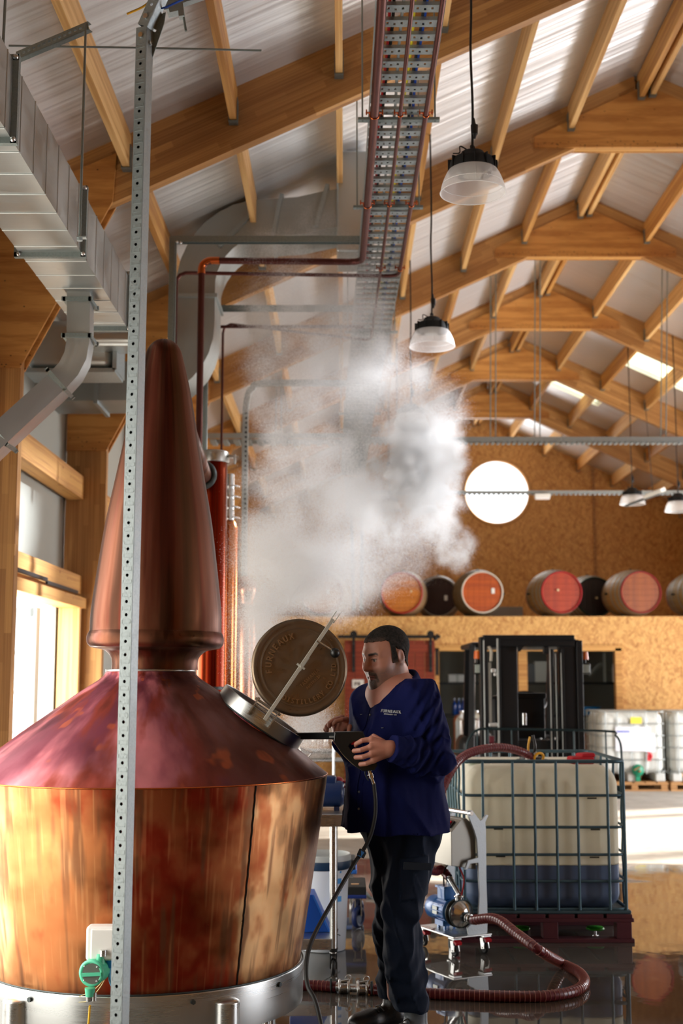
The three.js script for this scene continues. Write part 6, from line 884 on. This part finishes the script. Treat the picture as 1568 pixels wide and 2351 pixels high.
{
  const Z = 20.0, X = (x) => xAt(x, 1600, Z), Y = (y) => yAt(y, Z), o = thing('sliding_door', 'rust red boarded sliding door hung from a black rail', 'door', [X(895), 0, -Z]), w = X(998) - X(790), n = 9, h = Y(1470);
  const m = mat({ color: 0x9c4a34, map: rep(T.pine, 2, 0.5), roughness: 0.6 }); for (let i = 0; i < n; i++) M('board', rbox(w / n - 0.006, h - 0.06, 0.035, 0.004, -w / 2 + (i + 0.5) * w / n, h / 2 + 0.03, 0, 0, 0, 0, 1), m, o);
  M('ledge', [box(w, 0.14, 0.02, 0, h - 0.12, 0.028), box(w, 0.14, 0.02, 0, 0.16, 0.028)], m, o);
  M('rail', [bar(V(X(775) - X(895), Y(1462), 0.04), V(X(1012) - X(895), Y(1462), 0.04), 0.012, 0.05, 0.003)], MT.black, o);
  for (const x of [982, 805]) { const s = M('strap_hanger', [box(0.045, 0.55, 0.012, X(x + 7) - X(895), Y(1502), 0.05), cyl(0.055, 0.055, 0.03, X(x + 7) - X(895), Y(1456), 0.05, PI / 2)], MT.black, o); M('strap_bolt', [1478, 1505, 1535].map((y) => cyl(0.016, 0.016, 0.012, X(x + 7) - X(895), Y(y), 0.06, PI / 2)), MT.darkSteel, s); }
  M('rail_stop', [sph(0.035, X(1000) - X(895), Y(1466), 0.05), box(0.03, 0.09, 0.04, X(1004) - X(895), Y(1462), 0.04), box(0.03, 0.07, 0.04, X(934) - X(895), Y(1467), 0.04)], MT.black, o);
  M('door_sign', [box(0.18, 0.13, 0.006, X(822) - X(895), Y(1570), 0.03)], plain(0xe2ddd4, 0.6), o); M('sign_lettering', xf(text('PR', 0.06, 0.004), X(821) - X(895), Y(1570), 0.033), plain(0x5a4a44, 0.6), o);
  const a = thing('tap_handle', 'black door stop bar fixed high beside the sliding door', 'bracket', [X(1004), Y(1520), -Z + 0.0]); M('plate', box(0.05, 0.4, 0.03, 0, 0, 0), MT.black, a);
  { const b = thing('added_store_light', 'added batten light that brightens the store room', 'light fitting', [xAt(1230, 1500, 21.4), 2.28, -21.4]); M('tube', cyl(0.02, 0.02, 1.1, 0, -0.04, 0, 0, 0, PI / 2), mat({ color: 0xffffff, emissive: 0xffffff, emissiveIntensity: 1.5 }), b); M('housing', box(1.2, 0.04, 0.08, 0, 0, 0), MT.white, b); const l = new THREE.RectAreaLight(0xf4f8ff, 7, 1.1, 0.06); l.position.set(0, -0.07, 0); l.rotation.x = -PI / 2; b.add(l); }  // lamp added to brighten the dark store room
  // store room: racks of goods half lost in the gloom
  const sx = xAt(1050, 1600, 22.3), rk = (label, x, w2, Zr, hs) => { const r = thing('store_rack', label, 'rack', [x, 0, -Zr]); for (const s of [-1, 1]) for (const q of [-0.2, 0.2]) M('post', box(0.04, 2.2, 0.04, s * w2 / 2, 1.1, q), MT.dark, r); for (const y of hs) M('shelf', rbox(w2, 0.04, 0.45, 0.005, 0, y, 0), MT.dark, r); return r; };
  const ys = [0.95, 1.5]; rk('dark store rack behind the left of the opening', sx - 0.1, 1.2, 22.3, ys); rk('dark store rack behind the fork truck', xAt(1225, 1600, 22.3), 1.1, 22.3, ys); rk('dark store rack at the right of the opening', xAt(1385, 1600, 22.3), 1.1, 22.3, ys);
  const it = (name, label, cat, px, y, Zr, geos, m, group) => { const t = thing(name, label, cat, [xAt(px, 1600, Zr), y, -Zr], 0, group); geos.forEach(([n, g, mm]) => M(n, g, mm ?? m, t)); return t; };
  it('white_carton', 'white carton on the top shelf left of the fork truck', 'carton', 1049, 1.52, 22.2, [['box', rbox(0.3, 0.13, 0.25, 0.006, 0, 0.065, 0)], ['tape', box(0.05, 0.132, 0.252, 0, 0.066, 0), plain(0x9aa09a, 0.6)]], plain(0xb9beba, 0.7)); it('white_carton', 'white carton seen through the mast of the fork truck', 'carton', 1248, 1.52, 22.2, [['box', rbox(0.32, 0.34, 0.25, 0.006, 0, 0.17, 0)], ['flap', box(0.3, 0.01, 0.12, 0, 0.345, 0.06), plain(0xa9aca8, 0.6)]], plain(0xaeb2a8, 0.7)); it('grey_carton', 'grey carton beside the white one inside the mast opening', 'carton', 1214, 1.52, 22.2, [['box', rbox(0.2, 0.3, 0.25, 0.006, 0, 0.15, 0)], ['flap', box(0.19, 0.01, 0.12, 0, 0.305, 0.06)]], plain(0x565c5e, 0.7));
  const blu = mat({ color: 0x1b4a9c, roughness: 0.15, clearcoat: 0.5 }); for (let i = 0; i < 5; i++) it('blue_bottle', `blue bottle, ${['first', 'second', 'third', 'fourth', 'fifth'][i]} from the left on the lower store shelf`, 'bottle', 1043 + i * 10, 0.97, 22.15, [['glass', lathe([[0.001, 0], [0.04, 0.003], [0.042, 0.16], [0.016, 0.21], [0.014, 0.25]], 18)], ['cap', cyl(0.017, 0.017, 0.03, 0, 0.26, 0), plain(0xb8c6d8, 0.3)]], blu, 'blue bottles in the store');
  for (const [px, lab, r] of [[1060, 'tall polished steel vessel left of the fork truck', 0.13], [1094, 'polished steel vessel close beside the fork truck', 0.1]]) it('steel_vessel', lab, 'vessel', px, 0, 19.4, [['shell', lathe([[0.001, 0.3], [r, 0.34], [r, 0.95], [r * 0.8, 1.02], [r * 0.3, 1.05], [r * 0.3, 1.1]], 32)], ['leg', [cyl(0.015, 0.015, 0.34, r * 0.7, 0.17, 0.05), cyl(0.015, 0.015, 0.34, -r * 0.7, 0.17, 0.05), cyl(0.015, 0.015, 0.34, 0, 0.17, -r * 0.7)], MT.steel]], MT.chrome);
  it('blue_tub', 'bright blue tub at the right of the fork truck', 'tub', 1354, 0.97, 21.9, [['tub', lathe([[0.001, 0], [0.16, 0], [0.18, 0.13], [0.17, 0.13]], 28)], ['rim', torus(0.178, 0.008, 0, 0.13, 0, PI / 2)]], plain(0x1a8fe0, 0.4)); it('clear_pipework', 'tangle of pale tubes on the rack at the right of the opening', 'pipework', 1395, 1.52, 22.1, [['tube', tube([V(-0.3, 0.1, 0), V(-0.1, 0.3, 0), V(0.1, 0.2, 0), V(0.2, 0.45, 0)], 0.03, 30, 8)], ['riser', [rod(V(-0.05, 0, 0.1), V(-0.05, 0.5, 0.1), 0.035), rod(V(0.15, 0, 0.05), V(0.15, 0.42, 0.05), 0.03)]]], plain(0x8d948c, 0.3)); it('lit_jar', 'tall white jar on the top right store shelf', 'jar', 1412, 1.52, 22.0, [['jar', lathe([[0.001, 0], [0.035, 0], [0.035, 0.25], [0.02, 0.28]], 18)], ['lid', cyl(0.03, 0.03, 0.03, 0, 0.29, 0), MT.white]], plain(0xf0f0ea, 0.3)); it('brown_carton', 'brown carton by the right jamb, above the cask tank', 'carton', 1358, 0.0, 19.7, [['box', rbox(0.42, 0.75, 0.36, 0.01, 0, 0.375, 0)], ['label', box(0.16, 0.2, 0.004, 0.02, 0.62, 0.202), plain(0xc9c7bd, 0.6)]], plain(0x7a4a22, 0.8)); it('pink_drum', 'pink and white drum at the left of the fork truck', 'drum', 1068, 0.0, 17.5, [['drum', lathe([[0.001, 0], [0.1, 0], [0.1, 0.62], [0.08, 0.66], [0.001, 0.67]], 28)], ['rib', [torus(0.1, 0.008, 0, 0.2, 0, PI / 2), torus(0.1, 0.008, 0, 0.42, 0, PI / 2)]]], plain(0xe8a8a4, 0.5));
}
// ---------------------------------------------------------------- steel table, pails and dolly behind the pot
{
  const Z = 7.0, tx = xAt(700, 1880, Z), ty = 0.835, o = thing('steel_table', 'stainless trolley table standing behind the right edge of the still', 'table', [tx, 0, -Z - 0.3]), w = 0.46;
  M('table_top', [rbox(w, 0.012, 0.6, 0.004, 0, ty, 0), box(w, 0.055, 0.012, 0, ty - 0.03, 0.294), box(0.012, 0.055, 0.6, w / 2 - 0.006, ty - 0.03, 0)], MT.steel, o); M('lower_shelf', [rbox(w - 0.1, 0.012, 0.56, 0.004, -0.04, 0.19, 0), box(w - 0.1, 0.05, 0.012, -0.04, 0.165, 0.275)], MT.steel, o);
  for (const [x, z] of [[0.152, 0.255], [-0.2, 0.255], [0.152, -0.27], [-0.2, -0.27]]) { const l = M('leg', cyl(0.02, 0.02, ty - 0.13, x, (ty - 0.13) / 2 + 0.12, z, 0, 0, 0, 18), MT.steel, o); M('caster', [cyl(0.016, 0.024, 0.04, x, 0.125, z), box(0.006, 0.08, 0.04, x + 0.016, 0.08, z - 0.01), box(0.006, 0.08, 0.04, x - 0.016, 0.08, z - 0.01), torus(0.034, 0.012, x, 0.047, z - 0.015, 0, PI / 2, 0, 8, 24)], MT.rubber, l); }
  const mo = thing('blue_motor', 'dark blue compressor with two red handles on the steel table', 'motor', [xAt(748, 1850, 7.25), ty + 0.007, -7.25]); M('drum', [xf(lathe([[0.001, -0.12], [0.06, -0.12], [0.075, -0.1], [0.075, 0.08], [0.06, 0.1], [0.001, 0.105]], 28), 0, 0.09, 0, 0, 0, -PI / 2), rbox(0.12, 0.05, 0.1, 0.015, 0, 0.16, 0)], plain(0x142c58, 0.35), mo); M('foot', [box(0.03, 0.02, 0.12, -0.06, 0.01, 0), box(0.03, 0.02, 0.12, 0.06, 0.01, 0)], plain(0x0d1836, 0.4), mo); M('handle', [rod(V(0.08, 0.125, 0.02), V(0.15, 0.125, 0.03), 0.008), rod(V(0.05, 0.15, 0), V(0.115, 0.152, 0.01), 0.008), sph(0.03, 0.07, 0.15, 0)], plain(0x8c1020, 0.4), mo);
  const pl = thing('white_pail', 'tall white pail with a dark blue lid rim behind the table leg', 'pail', [xAt(742, 2100, 7.75), 0, -7.75]), ph = yAt(1952, 7.75); M('pail_body', lathe([[0.001, 0.004], [0.13, 0.004], [0.15, ph - 0.1], [0.153, ph - 0.1]], 40), plain(0xdfe8f2, 0.4), pl); M('pail_lid', [lathe([[0.15, ph - 0.1], [0.162, ph - 0.09], [0.164, ph - 0.05], [0.158, ph - 0.04]], 40)], plain(0x1d3a58, 0.4), pl); M('lid_top', lathe([[0.001, ph - 0.05], [0.14, ph - 0.05], [0.155, ph - 0.015], [0.162, ph - 0.02], [0.164, ph - 0.05]], 40), plain(0xb8c0c2, 0.4), pl); M('bail_wire', tube([V(-0.14, ph - 0.3, 0.07), V(-0.02, ph - 0.4, 0.16), V(0.1, ph - 0.46, 0.13)], 0.003, 20, 5), plain(0x4a6a6a, 0.4, 0.6), pl); M('print', [0, 1, 2, 3, 4].map((i) => xf(box(0.05, i % 2 ? 0.012 : 0.03, 0.003, 0, 0.5 - i * 0.05, 0.147), 0, 0, 0, 0, 0.62)), plain(0x2b93dd, 0.5), pl, 'blue print on the pail');
  const bt = thing('blue_crate', 'blue plastic scoop bin with a slanted side behind the pot', 'bin', [xAt(728, 2130, 7.3), 0.2, -7.3]); M('bin', prism([[-0.14, 0], [0.07, 0], [-0.02, 0.19], [-0.14, 0.19]], 0.2, 0.004).translate(0, 0, -0.1), plain(0x0c4fb4, 0.4), bt); M('rim', bar(V(0.07, 0, 0.1), V(-0.02, 0.192, 0.1), 0.012, 0.012, 0.003), plain(0x1f6ad0, 0.35), bt);
  const dl = thing('dolly', 'low black dolly with a blue edge and blue caster behind the table', 'dolly', [xAt(786, 2060, 8.5), 0, -8.5]); M('platform', rbox(0.3, 0.06, 0.4, 0.01, 0, 0.235, 0), MT.blackMatt, dl); M('edge_trim', rbox(0.305, 0.025, 0.405, 0.008, 0, 0.205, 0), plain(0x14307a, 0.4), dl); M('label', box(0.05, 0.004, 0.03, 0.08, 0.267, 0.1), plain(0xc9a078, 0.5), dl); for (const [x, z] of [[0.1, 0.14], [-0.1, 0.14], [0.1, -0.14], [-0.1, -0.14]]) { const c = M('caster', [box(0.008, 0.12, 0.035, x + 0.02, 0.14, z), box(0.008, 0.12, 0.035, x - 0.02, 0.14, z), box(0.06, 0.01, 0.06, x, 0.195, z)], MT.steel, dl); M('wheel', [torus(0.052, 0.018, x, 0.071, z, 0, PI / 2 - 0.5, 0, 8, 26), cyl(0.05, 0.05, 0.02, x, 0.071, z, 0, -0.5, PI / 2)], plain(0x1a2c60, 0.4), c); }
  const d2 = thing('dolly', 'smaller black dolly with a bright blue edge just beyond the first', 'dolly', [xAt(778, 2030, 9.6), 0, -9.6]); M('platform', rbox(0.24, 0.07, 0.3, 0.01, 0, 0.24, 0), MT.blackMatt, d2); M('edge_trim', rbox(0.2, 0.03, 0.3, 0.008, 0.03, 0.19, 0), plain(0x1f62b8, 0.4), d2); for (const x of [-0.09, 0.09]) M('caster', [box(0.03, 0.1, 0.03, x, 0.12, 0.1), torus(0.035, 0.014, x, 0.05, 0.1, 0, PI / 2), box(0.03, 0.1, 0.03, x, 0.12, -0.1), torus(0.035, 0.014, x, 0.05, -0.1, 0, PI / 2)], MT.steel, d2);
  const fc = thing('floor_cable', 'thin grey cable trailing over the dry floor between the dolly and the man', 'cable', [0, 0, 0]); M('cable', tube([[770, 1990, 10.3], [800, 2000, 10.2], [830, 2018, 9.9], [850, 2035, 9.5], [880, 2050, 9.2]].map(([x, y, z]) => at(x, y, z).setY(0.01)), 0.008, 40, 6), plain(0x40484a, 0.6), fc);
  // glass spirit safe shelves beyond
  const rk = thing('wire_rack', 'pale wire rack with jars and fittings beyond the still', 'rack', [xAt(722, 1760, 11.5), 0, -11.5]); for (const x of [-0.22, 0.17]) for (const z of [-0.2, 0.2]) M('post', cyl(0.012, 0.012, 1.05, x, 0.525, z), MT.chrome, rk); for (const y of [0.62, 0.86, 0.94]) M('shelf', [0, 1, 2, 3, 4, 5].map((i) => rod(V(-0.24, y, -0.2 + i * 0.08), V(0.42, y, -0.2 + i * 0.08), 0.005, 6)).concat([rod(V(-0.24, y, 0.2), V(0.42, y, 0.2), 0.01)]), MT.chrome, rk); M('trough', [rbox(0.36, 0.05, 0.2, 0.01, 0, 0.9, 0.05)], MT.steel, rk);
  for (let i = 0; i < 5; i++) { const j = thing('glass_jar', `glass jar on the wire rack, ${['leftmost', 'second', 'middle', 'fourth', 'rightmost'][i]} of five`, 'jar', [xAt(692 + i * 14, 1730, 11.45), 0.947, -11.45], 0, 'jars on the wire rack'); M('glass', lathe([[0.001, 0], [0.024, 0.002], [0.024, 0.06 + (i % 2) * 0.02], [0.018, 0.075 + (i % 2) * 0.02]], 18), mat({ color: 0xffffff, transmission: 0.9, roughness: 0.05, thickness: 0 }), j); M('lid', cyl(0.02, 0.02, 0.012, 0, 0.08 + (i % 2) * 0.02, 0), MT.chrome, j); }
  const ch = thing('steel_chute', 'small bent steel outlet sticking out beyond the hatch', 'spout', [xAt(706, 1722, 8.1), 0, -8.1]); M('spout', [bar(V(-0.05, yAt(1716, 8.1), 0), V(0.03, yAt(1728, 8.1), 0), 0.07, 0.012), bar(V(0.03, yAt(1727, 8.1), 0), V(0.005, yAt(1738, 8.1), 0), 0.05, 0.01)], MT.chrome, ch); M('stand', [rod(V(-0.04, 0, 0), V(-0.04, yAt(1718, 8.1), 0), 0.012)], MT.steel, ch);
}
// ---------------------------------------------------------------- steam: countless droplets, gathered in puffs
{
  const r = rng(777), gauss = () => (r() + r() + r() + r() - 2) * 0.866, drop = new THREE.TetrahedronGeometry(1, 0);
  const puff = (n, R, s) => { const pos = [], nor = [], P0 = drop.attributes.position, q = new THREE.Quaternion(), p = V(); for (let i = 0; i < n; i++) { const c = V(gauss(), gauss(), gauss()).multiplyScalar(R * 0.55); q.setFromEuler(new THREE.Euler(r() * 6, r() * 6, r() * 6)); const k = s * (0.6 + 0.8 * r()); for (let j = 0; j < 12; j++) { p.fromBufferAttribute(P0, j).applyQuaternion(q); const nn = p.clone(); p.multiplyScalar(k).add(c); pos.push(p.x, p.y, p.z); nor.push(nn.x, nn.y, nn.z); } } const g = new THREE.BufferGeometry(); g.setAttribute('position', new THREE.Float32BufferAttribute(pos, 3)); g.setAttribute('normal', new THREE.Float32BufferAttribute(nor, 3)); g.setAttribute('uv', new THREE.BufferAttribute(new Float32Array(pos.length / 3 * 2), 2)); return g; };
  const steamMat = mat({ color: 0xffffff, roughness: 1, specularIntensity: 0, transmission: 0.5, thickness: 0 });
  const cloud = (name, label, geo, N, sample) => { const im = new THREE.InstancedMesh(geo, steamMat, N), m = new THREE.Matrix4(), q = new THREE.Quaternion(); let k = 0, guard = 0; while (k < N && guard++ < N * 80) { const s = sample(); if (!s) continue; q.setFromEuler(new THREE.Euler(r() * 6, r() * 6, r() * 6)); im.setMatrixAt(k++, m.compose(s[0], q, V(s[1], s[1], s[1]))); } im.count = k; im.name = name; scene.add(im); tag(im, label, 'steam', undefined, 'stuff'); };
  // parts of the cloud, in picture position and depth: [px, py, Z, radius in px, weight, width over height, depth spread]
  const pick = (B) => { let t = 0; for (const b of B) t += b[4]; let x = r() * t; for (const b of B) { x -= b[4]; if (x <= 0) return b; } return B[0]; };
  const wisps = (B, sc, thr, seed) => () => { const b = pick(B), a = r() * 2 * PI, q = Math.sqrt(r()), px = b[0] + q * b[3] * cos(a) * (b[5] ?? 1), py = b[1] + q * b[3] * sin(a), Z = b[2] + gauss() * (b[6] ?? 0.5), p = at(px, py, Z); if (px < 566) return null; const n = fbm3(p.x * sc + 40, p.y * sc + 40, p.z * sc * 0.5 + 40, 4, seed), edge = 1 - q * q * 0.9; return n * (0.5 + 0.5 * edge) + 0.12 * edge > thr + r() * 0.12 ? [p, 0.6 + r() * 0.9] : null; };
  cloud('steam_plume', 'bright white billow of steam beside the round window', puff(2000, 0.085, 0.0008), 1150, wisps([[985, 1085, 9.6, 120, 5, 0.75], [1010, 1180, 9.6, 90, 3.2, 0.8], [1040, 1250, 9.6, 62, 0.6], [960, 1000, 9.7, 80, 1.4], [900, 1150, 9.6, 110, 1.5], [1030, 1010, 9.8, 45, 0.5]], 3.4, 0.36, 3));
  cloud('steam_haze', 'thin drifting steam between the hatch and the cable ladder', puff(2000, 0.16, 0.0008), 2300, wisps([[690, 1180, 8.6, 190, 3.4], [640, 1300, 7.8, 110, 2.0], [860, 1230, 9.2, 170, 3], [760, 1340, 8.4, 100, 1.3], [800, 1010, 9.4, 190, 2.6], [840, 790, 9.6, 160, 2.9, 0.8], [680, 840, 9.2, 180, 2.2], [590, 1440, 7.2, 80, 1.0, 0.6], [600, 1560, 6.6, 60, 0.5, 0.7], [1020, 940, 9.6, 50, 0.3], [720, 660, 9.4, 190, 1.5], [930, 900, 9.6, 80, 0.9], [700, 1660, 7, 45, 0.3]], 2.2, 0.33, 11));
}
renderer.render(scene, camera);
